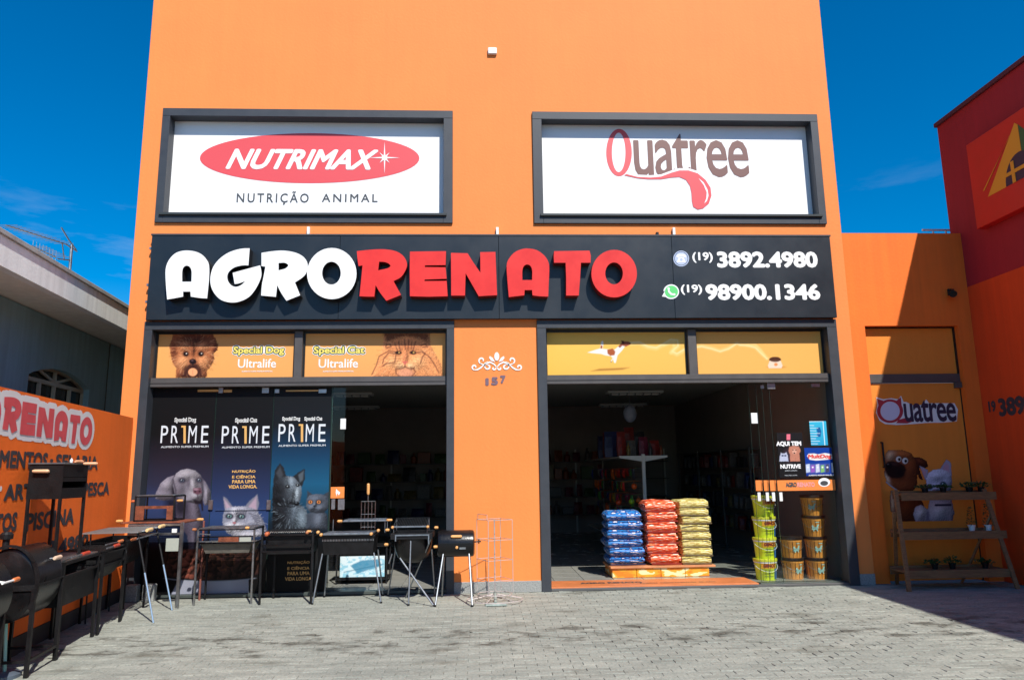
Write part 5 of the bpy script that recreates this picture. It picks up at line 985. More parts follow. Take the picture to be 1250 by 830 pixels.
def leg(t, p, q, r=.011, m=CHROME, foot=True):
    s = MB(); s.tube(p, q, r, 10); o = obj('leg', s, m, t, smooth=True)
    if foot: s = MB(); f = q if q[2] < p[2] else p; s.tube((f[0], f[1], 0.0), (f[0], f[1], .022), r*1.35, 10); obj('foot_cap', s, BLACK_P, o)
    return o
def sqleg(t, p, q, w=.025, m=BLACK_P): s = MB(); s.bar(p, q, w, w); return obj('leg', s, m, t)
def trough(t, x0, x1, y0, y1, z0, z1, taper=.03, m=BLACK_P, name='fire_box'):
    s = MB(); th = .006
    def ring(k, z): return [(x0+k, y0+k, z), (x1-k, y0+k, z), (x1-k, y1-k, z), (x0+k, y1-k, z)]
    v = ring(0, z1)+ring(taper, z0)+ring(th, z1)+ring(taper+th, z0+th)
    f = []
    for i in range(4): j = (i+1) % 4; f += [(i, j, 4+j, 4+i), (8+i, 12+i, 12+j, 8+j), (i, 8+i, 8+j, j)]
    f += [(4, 5, 6, 7), (12, 15, 14, 13)]; s.add(v, f)
    s.box(x0-.006, x1+.006, y0-.006, y0-.001, z1-.02, z1+.002); s.box(x0-.006, x1+.006, y1+.001, y1+.006, z1-.02, z1+.002); s.box(x0-.006, x0-.001, y0-.001, y1+.001, z1-.02, z1+.002); s.box(x1+.001, x1+.006, y0-.001, y1+.001, z1-.02, z1+.002)
    return obj(name, s, m, t)
GRP = 'barbecues for sale standing outside the shop'
# I - frame grill with bare steel frame, rusty label
t = thing('barbecue_grill', 'open steel frame barbecue with mesh top and rusty label before the pale cat poster', 'barbecue', (-3.32, -.28, 0), GRP)
for x, y in ((-3.67, -.53), (-2.95, -.51), (-3.70, -.06), (-2.97, -.05)): sqleg(t, (x, y, 0), (x, y, .955), .022, STEEL if y < -.3 else BLACK_P)
s = MB()
for z in (.945, .855, .775): s.bar((-3.66, -.53, z), (-2.96, -.53, z), .016, .016)
for z in (.945, .775): s.bar((-3.67, -.53, z), (-3.70, -.06, z), .016, .016); s.bar((-2.95, -.53, z), (-2.97, -.06, z), .016, .016)
s.bar((-3.70, -.06, .945), (-2.97, -.06, .945), .016, .016); obj('frame', s, BLACK_G, t)
grate(t, -3.66, -2.96, -.52, -.07, .962, step=.025, m=STEEL)
trough(t, -3.64, -2.98, -.50, -.10, .64, .77, .05, mat('ashy_tray', (.17, .155, .13), .8, .3, .3, 8))
s = MB(); s.box(-3.40, -3.14, -.545, -.54, .79, .85); obj('label_plate', s, RUST, t); s = MB(); s.box(-3.13, -2.98, -.543, -.538, .79, .845); obj('label_plate', s, mat('faded_label', (.36, .38, .33), .7), t)
knob(t, (-3.71, -.56, .955), 'x', mat('brown_wood', (.42, .15, .06), .5)); knob(t, (-3.03, -.56, .965), 'x'); s = MB(); s.bar((-3.64, -.555, .90), (-3.50, -.555, .885), .02, .012); s.bar((-3.64, -.555, .80), (-3.42, -.555, .80), .012, .01); obj('slide_clip', s, CHROME, t)
# J - black box grill
t = thing('barbecue_grill', 'black box barbecue with fine mesh top beside the bare steel frame one', 'barbecue', (-2.5, -.3, 0), GRP)
for x, y in ((-2.83, -.56), (-2.17, -.58), (-2.78, -.08), (-2.22, -.08)): sqleg(t, (x, y, 0), (x, y, .88), .026)
s = MB()
for z in (.87, .74, .66): s.bar((-2.83, -.57, z), (-2.17, -.57, z), .02, .02)
for x in (-2.83, -2.17): s.bar((x, -.56, .82), (x, -.08, .82), .02, .05)
s.bar((-2.83, -.08, .82), (-2.17, -.08, .82), .02, .05); obj('frame', s, BLACK_G, t)
grate(t, -2.81, -2.19, -.54, -.09, .905, step=.02, r=.003, m=BLACK_P); trough(t, -2.80, -2.20, -.53, -.10, .62, .84, .02)
s = MB()
for i in range(26): x = -2.80+i*.024; s.tube((x, -.55, .892), (x+.012, -.55, .915), .0035, 5); s.tube((x+.012, -.55, .915), (x+.024, -.55, .892), .0035, 5)
obj('wire_edge', s, STEEL, t)
knob(t, (-2.76, -.60, .885), 'y', mat('red_brown_wood', (.50, .12, .04), .5), .08, .03); knob(t, (-2.24, -.60, .895), 'y', mat('brown_wood', (.42, .15, .06), .5), .07, .022); knob(t, (-2.22, -.60, .91), 'x', WOOD, .06, .016)
# K - splayed chrome legs, raised second grate
t = thing('barbecue_grill', 'black charcoal barbecue on splayed chrome legs with raised second grill', 'barbecue', (-1.72, -.3, 0), GRP)
trough(t, -2.06, -1.37, -.56, -.12, .60, .85, .03)
s = MB()
for i in range(34): s.box(-2.05+i*.02, -2.043+i*.02, -.568, -.563, .775, .80)
obj('vent_slots', s, STEEL, t)
leg(t, (-2.05, -.54, .62), (-2.14, -.63, 0)); leg(t, (-1.38, -.54, .62), (-1.26, -.65, 0)); leg(t, (-2.05, -.14, .62), (-2.10, -.08, 0)); leg(t, (-1.38, -.14, .62), (-1.31, -.06, 0))
grate(t, -2.05, -1.40, -.55, -.13, .868, step=.018, m=STEEL)
s = MB(); s.box(-2.04, -1.41, -.60, -.585, .855, .88, .004); obj('handle_bar', s, CHROME, t)
for x, y, z in ((-2.06, -.61, .865), (-1.41, -.61, .865), (-2.12, -.52, .89), (-1.33, -.52, .90)): knob(t, (x, y, z), 'y', WOOD, .06, .022)
s = MB(); s.bar((-1.82, -.40, 1.02), (-1.22, -.40, 1.02), .016, .016); mesh_top(s, -1.80, -1.26, -.39, -.12, 1.03, .03, .002, False); s.tube((-2.0, -.13, .86), (-2.0, -.13, 1.03), .006); s.tube((-1.26, -.13, .86), (-1.26, -.13, 1.03), .006); s.tube((-1.26, -.39, .86), (-1.26, -.39, 1.03), .006); obj('raised_grate', s, CHROME, t)
knob(t, (-1.86, -.40, 1.02), 'x', WOOD, .07, .02); knob(t, (-1.20, -.40, 1.025), 'x', WOOD, .08, .018)
# wire basket standing in it
t = thing('fish_grill_basket', 'upright wire grill basket with a wooden handle on the splayed-leg barbecue', 'grill basket', (-1.5, -.3, 1.04))
s = MB(); yb2 = -.27
for i in range(5): x = -1.60+i*.047; s.tube((x, yb2, .90), (x, yb2, 1.27), .0035, 6)
for z in (.93, 1.1, 1.27): s.tube((-1.60, yb2, z), (-1.412, yb2, z), .004, 6)
for i in range(5): x = -1.60+i*.047; s.tube((x, yb2+.035, .90), (x, yb2+.035, 1.25), .0035, 6)
s.tube((-1.51, yb2, 1.27), (-1.51, yb2, 1.37), .006); obj('wire_cage', s, STEEL, t); handle(t, (-1.51, yb2, 1.36), (-1.51, yb2, 1.51), WOOD, .02)
# L - round bowl grill
t = thing('bowl_barbecue', 'round bottomed black bowl barbecue on crossed chrome legs', 'barbecue', (-.87, -.5, 0), GRP)
s = MB(); n = 24; rows = [(1.0, .81), (.99, .72), (.93, .64), (.80, .56), (.58, .51), (.3, .49), (.02, .485)]
prof = [(r*.255, z) for r, z in rows][::-1]+[(.245, .81), (.23, .66), (.02, .50)]
s.lathe(prof, (-.87, -.50, 0), 28); obj('bowl', s, BLACK_G, t, smooth=True)
s = MB(); s.box(-1.14, -.60, -.77, -.745, .80, .875, .004); s.box(-1.14, -.60, -.25, -.225, .80, .875, .004); s.box(-1.14, -1.115, -.744, -.25, .80, .875, .004); s.box(-.625, -.60, -.744, -.25, .80, .875, .004); obj('top_frame', s, BLACK_P, t)
s = MB(); s.box(-1.08, -.64, -.785, -.772, .845, .862); s.box(-1.08, -1.065, -.785, -.772, .78, .845); s.box(-.655, -.64, -.785, -.772, .74, .845); obj('handle_bar', s, CHROME, t)
leg(t, (-1.10, -.26, .80), (-1.24, -.10, 0), .010); leg(t, (-.64, -.26, .62), (-.60, -.12, 0), .010); leg(t, (-.88, -.74, .80), (-.89, -.86, 0), .011); leg(t, (-.62, -.74, .80), (-.98, -.30, 0.01), .010, CHROME, False); leg(t, (-1.02, -.70, .56), (-.56, -.96, 0), .011); leg(t, (-1.12, -.74, .62), (-1.16, -.74, .50), .009, CHROME, False)
s = MB(); mesh_top(s, -1.12, -.68, -.60, -.22, 0, .022, .003, False)
s.v = [(x, y, .955+(y+.60)*.22) for x, y, z in s.v]; s.bar((-1.12, -.61, .95), (-.68, -.61, .95), .014, .02); s.tube((-1.12, -.24, .86), (-1.12, -.24, 1.03), .006); s.tube((-.68, -.24, .86), (-.68, -.24, 1.03), .006); s.tube((-1.12, -.59, .86), (-1.12, -.59, .95), .006); s.tube((-.68, -.59, .86), (-.68, -.59, .95), .006); obj('raised_grate', s, CHROME, t)
for x, y, z in ((-1.13, -.64, .945), (-.67, -.64, .945), (-1.20, -.6, .91), (-1.20, -.7, .735), (-.56, -.6, .93), (-.56, -.75, .70)): knob(t, (x, y, z), 'y' if z > .94 and x != -.56 else 'x', WOOD, .055, .02)
# M - small drum smoker
t = thing('drum_barbecue', 'small closed black drum barbecue with a wooden lid handle beside the orange pillar', 'barbecue', (-.3, -.6, 0), GRP)
s = MB(); R_ = .17; prof = [(.02, -.245), (R_*.8, -.243), (R_*.97, -.228), (R_, -.205), (R_, .205), (R_*.97, .228), (R_*.8, .243), (.02, .245)]
s.lathe(prof, (-.30, -.60, .725), 32, 'x'); dr = obj('drum', s, BLACK_G, t, smooth=True)
s = MB(); s.box(-.50, -.10, -.776, -.768, .735, .742); s.tube((-.475, -.6, .725), (-.478, -.6, .725), R_+.004, 28); s.tube((-.122, -.6, .725), (-.125, -.6, .725), R_+.004, 28); obj('lid_seam', s, BLACK_P, dr)
handle(t, (-.36, -.755, .825), (-.22, -.755, .825), WOOD, .019); s = MB(); s.tube((-.34, -.72, .82), (-.34, -.755, .825), .006); s.tube((-.24, -.72, .82), (-.24, -.755, .825), .006); obj('handle_bracket', s, CHROME, t)
knob(t, (-.285, -.785, .69), 'y', WOOD, .04, .02); s = MB(); s.tube((-.055, -.6, .74), (.03, -.6, .745), .009); s.tube((.0, -.6, .715), (.0, -.6, .775), .008); obj('air_valve', s, BLACK_P, t)
s = MB(); s.box(-.25, -.17, -.7745, -.7700, .665, .69); obj('maker_plate', s, STEEL, t)
for a, b_ in (((-.46, -.70, .63), (-.55, -.97, 0)), ((-.13, -.70, .63), (-.085, -1.03, 0)), ((-.46, -.50, .63), (-.50, -.24, 0)), ((-.13, -.50, .63), (-.085, -.26, 0))): leg(t, a, b_, .012)
# N - wire display rack
RW = mat('galvanised_wire', (.50, .44, .42), .45, .2)
t = thing('wire_display_rack', 'empty square wire display rack on a round wire base by the orange pillar', 'rack', (.2, -.7, 0)); cx, cyy = .205, -.72
th = math.radians(25); cor = [(cx+.245*math.cos(th+math.pi/4+k*math.pi/2), cyy+.245*math.sin(th+math.pi/4+k*math.pi/2)) for k in range(4)]
for c_ in cor: s = MB(); s.tube((*c_, .12), (*c_, 1.03), .0045, 6); obj('upright', s, RW, t)
for z in (1.03, .78, .53, .28):
    s = MB()
    for k in range(4): s.tube((*cor[k], z), (*cor[(k+1) % 4], z), .0035, 6)
    m0 = [(Vector((*cor[k], z))+Vector((*cor[(k+1) % 4], z)))/2 for k in range(4)]; s.tube(m0[0], m0[2], .003, 5); obj('wire_ring', s, RW, t)
s = MB()
a_, b_ = Vector((*cor[1], 1.03)), Vector((*cor[2], 1.03)); up_ = Vector((0, 0, .07)); s.path([a_.lerp(b_, .1), a_.lerp(b_, .1)+up_, a_.lerp(b_, .9)+up_, a_.lerp(b_, .9)], .004); obj('top_hoop', s, RW, t)
s = MB(); s.tube((cx, cyy, 0.02), (cx, cyy, 1.03), .008, 8); obj('centre_pole', s, RW, t)
s = MB(); pts = [(cx+.36*math.cos(2*math.pi*i/28), cyy+.30*math.sin(2*math.pi*i/28), .03) for i in range(29)]; s.path(pts, .006); pts = [(cx+.22*math.cos(2*math.pi*i/24), cyy+.2*math.sin(2*math.pi*i/24), .10) for i in range(25)]; s.path(pts, .005)
for k in range(6): a_ = k*math.pi/3+.2; s.tube((cx, cyy, .10), (cx+.36*math.cos(a_), cyy+.30*math.sin(a_), .03), .005)
obj('base_ring', s, RW, t); s = MB(); s.box(cx-.13, cx+.14, cyy-.33, cyy-.05, .0, .024, .008); s.tube((cx, cyy-.2, .02), (cx, cyy, .12), .02); obj('base_plate', s, mat('worn_pale_green_metal', (.30, .36, .33), .5, .3, .3, 10), t)

# ---- the row along the side wall, laid out in wall coordinates (y along the wall, d metres out from it)
def WQ(y, d, z): return (XW+MW*y+nw.x*d, y+nw.y*d, z)
def wbox(s, y0, y1, d0, d1, z0, z1):
    v = [WQ(y, d, z) for y in (y0, y1) for d in (d0, d1) for z in (z0, z1)]; return s.add(v, [(0, 1, 3, 2), (4, 6, 7, 5), (0, 4, 5, 1), (2, 3, 7, 6), (0, 2, 6, 4), (1, 5, 7, 3)])
def wleg(t, y, d, z1, w=.026, m=BLACK_P, z0=0): s = MB(); s.bar(WQ(y, d, z0), WQ(y, d, z1), w, w); return obj('leg', s, m, t)
def drum(t, y0, y1, dc, rz, rd, zc, m=BLACK_G, name='drum', a0=0, a1=2*math.pi, n=28, cap=True):
    s = MB(); v = []; full = abs(a1-a0-2*math.pi) < 1e-6; k = n if full else n+1
    L_ = [(y0, .93), (y0+.012, 1), (y1-.012, 1), (y1, .93)]
    for y, q in L_:
        for i in range(k): a = a0+(a1-a0)*i/n; v.append(WQ(y, dc+rd*q*math.cos(a), zc+rz*q*math.sin(a)))
    f = [(j*k+i, j*k+(i+1) % k, (j+1)*k+(i+1) % k, (j+1)*k+i) for j in range(3) for i in range(n if full else n)]
    f += [tuple(range(k))[::-1], tuple(range(3*k, 4*k))]; s.add(v, f); return obj(name, s, m, t, smooth=True)
def wmesh(t, y0, y1, d0, d1, z, step=.024, m=STEEL, r=.004, name='grate'):
    s = MB(); n = int((y1-y0)/step)
    for i in range(1, n): y = y0+(y1-y0)*i/n; s.bar(WQ(y, d0, z), WQ(y, d1, z), r, r)
    k = int((d1-d0)/step)
    for i in range(1, k): d = d0+(d1-d0)*i/k; s.bar(WQ(y0, d, z+.003), WQ(y1, d, z+.003), r, r)
    for a, b_ in (((y0, d0), (y1, d0)), ((y1, d0), (y1, d1)), ((y1, d1), (y0, d1)), ((y0, d1), (y0, d0))): s.bar(WQ(*a, z), WQ(*b_, z), .013, .013)
    return obj(name, s, m, t)
# A - nearest, cut by the left edge of the picture
t = thing('drum_barbecue', 'large black drum barbecue at the left edge with an orange tipped handle', 'barbecue', WQ(-4.4, .27, 0), GRP)
dm = drum(t, -5.0, -4.31, .25, .28, .215, .74); wleg(t, -4.97, .42, .66); wleg(t, -4.34, .42, .66); wleg(t, -4.97, .06, .66); wleg(t, -4.34, .06, .66)
s = MB(); s.bar(WQ(-4.97, .42, .12), WQ(-4.34, .42, .12), .02, .02); s.bar(WQ(-4.34, .06, .12), WQ(-4.34, .42, .12), .02, .02); obj('stretcher', s, BLACK_P, t)
handle(t, WQ(-4.42, .50, .85), WQ(-4.33, .50, .85), mat('orange_wood', (.60, .17, .05), .5), .017); s = MB(); s.tube(WQ(-4.6, .50, .85), WQ(-4.42, .50, .85), .009); s.tube(WQ(-4.55, .43, .86), WQ(-4.55, .50, .85), .008); obj('handle_bar', s, WPL, t)
# B - closed drum with chimney
t = thing('drum_barbecue', 'black drum barbecue with chimney stub and pale lid handle on square legs', 'barbecue', WQ(-3.6, .25, 0), GRP)
dm = drum(t, -3.93, -3.36, .25, .31, .225, .745); s = MB(); wbox(s, -3.94, -3.35, .235, .484, .735, .745); wbox(s, -3.945, -3.925, .02, .488, .70, .74); obj('lid_seam', s, BLACK_P, dm)
s = MB(); pts = [WQ(-3.945, .25+.242*math.cos(a), .745+.33*math.sin(a)) for a in [math.pi*i/20 for i in range(-4, 21)]]
for a_, b_ in zip(pts[:-1], pts[1:]): s.bar(a_, b_, .03, .02)
obj('end_hoop', s, BLACK_P, dm)
for y, d in ((-3.94, .47), (-3.36, .47), (-3.94, .03), (-3.36, .03)): wleg(t, y, d, .72, .03)
s = MB(); s.bar(WQ(-3.94, .47, .13), WQ(-3.36, .47, .13), .022, .022); s.bar(WQ(-3.94, .03, .30), WQ(-3.36, .03, .30), .022, .022); s.bar(WQ(-3.36, .03, .13), WQ(-3.36, .47, .13), .022, .022); s.bar(WQ(-3.94, .03, .13), WQ(-3.94, .47, .13), .022, .022); obj('stretcher', s, BLACK_P, t)
handle(t, WQ(-3.62, .485, .93), WQ(-3.47, .485, .93), mat('pale_wood', (.66, .48, .34), .5), .018); s = MB(); s.tube(WQ(-3.6, .44, .93), WQ(-3.6, .485, .93), .007); s.tube(WQ(-3.49, .44, .93), WQ(-3.49, .485, .93), .007); obj('handle_bracket', s, CHROME, t)
s = MB(); c_ = WQ(-3.74, .13, 1.0); s.lathe([(.028, 0), (.028, .115), (.05, .12), (.052, .16), (.034, .18), (.01, .182)], c_, 14); obj('chimney', s, BLACK_P, t)
# C - open grill with red handle
t = thing('barbecue_grill', 'open black trough barbecue with a red handle right of the chimney drum', 'barbecue', WQ(-2.8, .27, 0), GRP)
s = MB(); wbox(s, -3.27, -2.40, .08, .09, .45, .78); wbox(s, -3.27, -2.40, .425, .435, .45, .70); wbox(s, -3.27, -2.40, .09, .425, .45, .46); wbox(s, -3.28, -3.27, .08, .435, .45, .74); wbox(s, -2.40, -2.39, .08, .435, .45, .74); obj('fire_box', s, BLACK_P, t)
s = MB(); wbox(s, -3.26, -2.41, .10, .42, .60, .63); obj('ash_bed', s, mat('grey_ash', (.10, .10, .10), .95, 0, .5, 20), t)
for y, d in ((-3.29, .45), (-2.38, .45), (-3.29, .06), (-2.38, .06)): wleg(t, y, d, .86, .026)
s = MB()
for z in (.84, .72): s.bar(WQ(-3.29, .45, z), WQ(-2.38, .45, z), .022, .022)
s.bar(WQ(-3.29, .06, .84), WQ(-2.38, .06, .84), .022, .022); s.bar(WQ(-3.29, .06, .84), WQ(-3.29, .45, .84), .022, .022); s.bar(WQ(-2.38, .06, .84), WQ(-2.38, .45, .84), .022, .022); obj('frame', s, BLACK_P, t)
wmesh(t, -3.28, -2.39, .07, .44, .862, .03, STEEL, .005)
handle(t, WQ(-3.06, .52, .905), WQ(-2.86, .52, .905), REDWOOD, .018); s = MB(); s.tube(WQ(-3.33, .52, .905), WQ(-3.06, .52, .905), .009); s.tube(WQ(-3.3, .44, .87), WQ(-3.33, .52, .905), .007); obj('handle_bar', s, CHROME, t)
# D - tall box on legs, standing on C
t = thing('box_oven', 'tall black sheet metal box oven on thin legs with wooden handles', 'barbecue', WQ(-2.9, .25, .87), GRP)
yA, yB, dA, dB = -3.03, -2.47, .04, .41
def P4(u, v, y): q = hit(u, v, (0, 1, 0), (0, y, 0)); return q
fl_, fr_ = atY(33, 600, -3.25), atY(75, 600, -3.25); X0, X1 = fl_[0], fr_[0]; zt_, zb_ = atY(54, 567, -3.25)[2], atY(54, 609, -3.25)[2]; YD0, YD1 = -3.25, -2.80
X0 = max(X0, XW+MW*-2.80+.02)
s = MB(); s.box(X0, X1, YD0, YD0+.006, zb_, zt_); s.box(X0, X0+.006, YD0+.006, YD1, zb_, zt_); s.box(X0, X1, YD1-.006, YD1, zb_, zt_); s.box(X0+.006, X1-.006, YD0+.006, YD1-.006, zb_, zb_+.008); s.box(X1-.006, X1, YD0+.006, YD1-.006, zb_, zb_+.10); s.box(X1-.006, X1, YD0+.006, YD1-.006, zb_+.16, zb_+.20); s.box(X1-.006, X1, YD0+.006, YD1-.006, zt_-.12, zt_); obj('box_body', s, BLACK_P, t)
s = MB(); s.box(X0-.012, X1+.012, YD0-.012, YD1+.012, zt_+.001, zt_+.018, .004); obj('lid', s, mat('greyed_sheet', (.16, .17, .18), .45, .6, .2, 6), t)
for x, y in ((X0+.012, YD0+.012), (X1-.012, YD0+.012), (X1-.012, YD1-.012), (X0+.012, YD1-.012)): s = MB(); s.bar((x, y, .868), (x, y, zb_), .024, .024); obj('leg', s, BLACK_P, t)
a = atY(40, 575, YD0-.03); b_ = atY(60, 575, YD0-.03); handle(t, tuple(a), tuple(b_), mat('pale_orange_wood', (.70, .42, .24), .5), .017)
handle(t, (X1+.02, YD0+.16, zt_+.03), (X1+.02, YD0+.30, zt_+.03), mat('peach_wood', (.74, .36, .19), .5), .014); handle(t, (X1+.03, YD1-.16, zt_+.01), (X1+.14, YD1-.1, zt_+.01), mat('peach_wood', (.74, .36, .19), .5), .014); s = MB(); s.lathe([(.012, 0), (.016, .02), (.003, .045)], (X0+.28, YD0+.2, zt_+.018), 10); obj('knob', s, WPL, t)
# E - open grill, pale orange handle
t = thing('barbecue_grill', 'open black barbecue with a dark wire top and two orange wooden handles', 'barbecue', WQ(-1.9, .27, 0), GRP)
drum(t, -2.26, -1.60, .26, .30, .21, .82, BLACK_P, 'half_drum', math.pi, 2*math.pi)
for y, d in ((-2.29, .47), (-1.57, .47), (-2.29, .05), (-1.57, .05)): wleg(t, y, d, .84, .024)
s = MB()
for z in (.82, .70): s.bar(WQ(-2.29, .47, z), WQ(-1.57, .47, z), .018, .018)
s.bar(WQ(-2.29, .05, .82), WQ(-1.57, .05, .82), .018, .018); s.bar(WQ(-2.29, .05, .82), WQ(-2.29, .47, .82), .018, .018); s.bar(WQ(-1.57, .05, .82), WQ(-1.57, .47, .82), .018, .018); obj('frame', s, BLACK_P, t)
wmesh(t, -2.28, -1.58, .05, .46, .86, .03, BLACK_P, .006)
handle(t, WQ(-2.20, .54, .90), WQ(-2.02, .54, .90), REDWOOD, .018); handle(t, WQ(-2.0, .52, .93), WQ(-1.84, .52, .93), mat('orange_wood', (.60, .17, .05), .5), .016)
s = MB(); s.tube(WQ(-2.42, .54, .90), WQ(-2.20, .54, .90), .008); s.tube(WQ(-2.34, .50, .93), WQ(-2.0, .52, .93), .007); obj('handle_bar', s, CHROME, t)
# F - long half drum
t = thing('half_drum_barbecue', 'long open black half drum barbecue behind the folding mesh table', 'barbecue', WQ(-1.0, .25, 0), GRP)
drum(t, -1.50, -.62, .24, .34, .21, .90, BLACK_G, 'half_drum', math.pi, 2*math.pi)
for y, d in ((-1.50, .46), (-.62, .46), (-1.50, .03), (-.62, .03)): wleg(t, y, d, .90, .02)
s = MB(); s.bar(WQ(-1.50, .46, .89), WQ(-.62, .46, .89), .02, .02); s.bar(WQ(-1.50, .03, .89), WQ(-.62, .03, .89), .02, .02); obj('rim', s, BLACK_P, t)
handle(t, WQ(-1.46, .50, .905), WQ(-1.26, .50, .905), mat('orange_wood', (.60, .17, .05), .5), .016); s = MB(); s.box(*[c for c in (WQ(-1.45, .46, 0)[0]-.02, WQ(-1.45, .46, 0)[0]+.02)], -1.46, -1.43, .76, .79); obj('latch', s, CHROME, t)
# G - folding mesh table
t = thing('folding_grill_table', 'folding wire mesh grill table with two pale wood handles and bluish metal legs', 'barbecue', WQ(-1.2, .5, 0), GRP)
for (y, dx) in ((-1.60, 0), (-.82, 0)):
    foot_ = (-3.72, -1.60, 0) if y < -1 else (-3.83, -.81, 0); topp = WQ(y+.02, .60, .99)
    s = MB(); md = Vector(topp).lerp(Vector(foot_), .45); s.tube(topp, md, .013, 8); l0 = obj('leg', s, BLACK_P, t); s = MB(); s.tube(md, foot_, .011, 8); obj('lower_leg', s, mat('bluish_metal', (.45, .58, .70), .3, .7), l0)
    s = MB(); s.tube(WQ(y, .10, 1.0), WQ(y, .12, .0), .009, 8); obj('leg', s, BLACK_P, t)
wmesh(t, -1.66, -.78, .03, .62, 1.005, .022, mat('zinc_wire', (.55, .57, .56), .35, .8), .0045)
handle(t, WQ(-1.56, .69, 1.015), WQ(-1.34, .69, 1.015), mat('cream_wood', (.82, .56, .26), .45), .022); handle(t, WQ(-1.02, .69, 1.02), WQ(-.80, .69, 1.02), mat('cream_wood', (.82, .56, .26), .45), .022)
s = MB(); s.tube(WQ(-1.45, .62, 1.0), WQ(-1.45, .69, 1.015), .008); s.tube(WQ(-.91, .62, 1.0), WQ(-.91, .69, 1.02), .008); s.tube(WQ(-1.66, .62, .93), WQ(-.78, .62, .93), .008); obj('front_rail', s, CHROME, t)
# H - rusty topped table
t = thing('rusty_grill_table', 'rusty topped grill table with one thick grey square front leg', 'barbecue', (-4.1, -.4, 0), GRP)
s = MB(); s.bar((-3.815, -.70, 0), (-3.815, -.70, 1.06), .036, .036); obj('leg', s, STEEL, t)
for x, y, w_, m_ in ((-3.75, -.12, .02, mat('red_brown_leg', (.22, .07, .05), .6)), (-4.5, -.12, .02, BLACK_P), (-4.5, -.66, .02, BLACK_P)): s = MB(); s.bar((x, y, 0), (x, y, 1.04), w_, w_); obj('leg', s, m_, t)
s = MB(); s.box(-4.62, -3.80, -.66, -.12, 1.045, 1.065, .004); obj('table_top', s, RUST, t); s = MB(); s.box(-4.5, -3.83, -.70, -.683, .90, .93); s.box(-4.5, -3.83, -.70, -.683, 1.015, 1.04); obj('rail', s, STEEL, t)
s = MB(); s.box(-3.93, -3.87, -.735, -.71, .93, .98, .003); obj('clip', s, WPL, t); s = MB(); s.box(-4.0, -3.84, -.72, -.703, .70, .86, .003); obj('label_plate', s, mat('faded_label', (.36, .38, .33), .7), t)
knob(t, (-4.68, -.55, 1.075), 'x', WOOD, .09, .022); knob(t, (-3.72, -.35, 1.07), 'x', WOOD, .09, .02)
# small rotisserie on it
t = thing('tabletop_grill', 'small rust streaked tabletop grill frame standing on the rusty topped table', 'barbecue', (-4.15, -.35, 1.07), GRP)
a0, a1 = atY(168, 606, -.5), atY(213, 640, -.5); xa, xb, za, zb2 = a0[0], a1[0], 1.067, a0[2]
for x in (xa, xb):
    for y in (-.55, -.2): s = MB(); s.bar((x, y, za), (x, y, zb2), .018, .018); obj('post', s, BLACK_P, t)
s = MB()
for y in (-.55, -.2):
    for z in (zb2, za+.01): s.bar((xa, y, z), (xb, y, z), .018, .018)
for x in (xa, xb):
    for z in (zb2, za+.01): s.bar((x, -.55, z), (x, -.2, z), .018, .018)
obj('frame', s, BLACK_P, t); s = MB(); s.box(xa+.01, xb-.01, -.556, -.548, za+.16, zb2-.12); s.box(xa+.01, xa+.12, -.556, -.548, za+.02, za+.16); s.box(xb-.09, xb-.01, -.556, -.548, za+.02, za+.16); obj('rust_panel', s, RUST, t)
mesh_top(s := MB(), xa+.01, xb-.01, -.54, -.21, zb2+.012, .02, .002); obj('grate', s, CHROME, t); knob(t, (xa-.05, -.5, zb2-.06), 'x', mat('red_brown_wood', (.50, .12, .04), .5), .06, .018); knob(t, (xb+.05, -.5, zb2-.06), 'x', WOOD, .08, .018)
# granite offcuts by the corner
for x, lb in ((-4.64, 'square granite block against the shopfront corner'), (-4.42, 'granite block right of its twin by the shopfront corner')):
    s = MB(); s.box(x-.075, x+.075, -.16, -.05, 0, .22, .008); o = tag(obj('granite_block', s, GRANITE), lb, 'stone block', 'granite blocks at the corner')
# grey round disc and green pole at the very left edge
t = thing('umbrella_base', 'grey round base plate with a pale green tube at the bottom left corner', 'stand', (-4.02, -4.05, 0)); g_ = atZ(0, 828, 0)
s = MB(); s.lathe([(.16, 0), (.16, .03), (.12, .05), (.03, .055)], (g_[0]-.02, g_[1]+.02, 0), 28); obj('base_plate', s, mat('grey_enamel', (.10, .13, .17), .4, .2), t, smooth=True)
s = MB(); s.tube((g_[0]+.02, g_[1]+.02, .03), (g_[0]-.05, g_[1]+.04, .85), .014, 12); obj('tube', s, mat('pale_green_enamel', (.30, .58, .48), .35, .1), t)

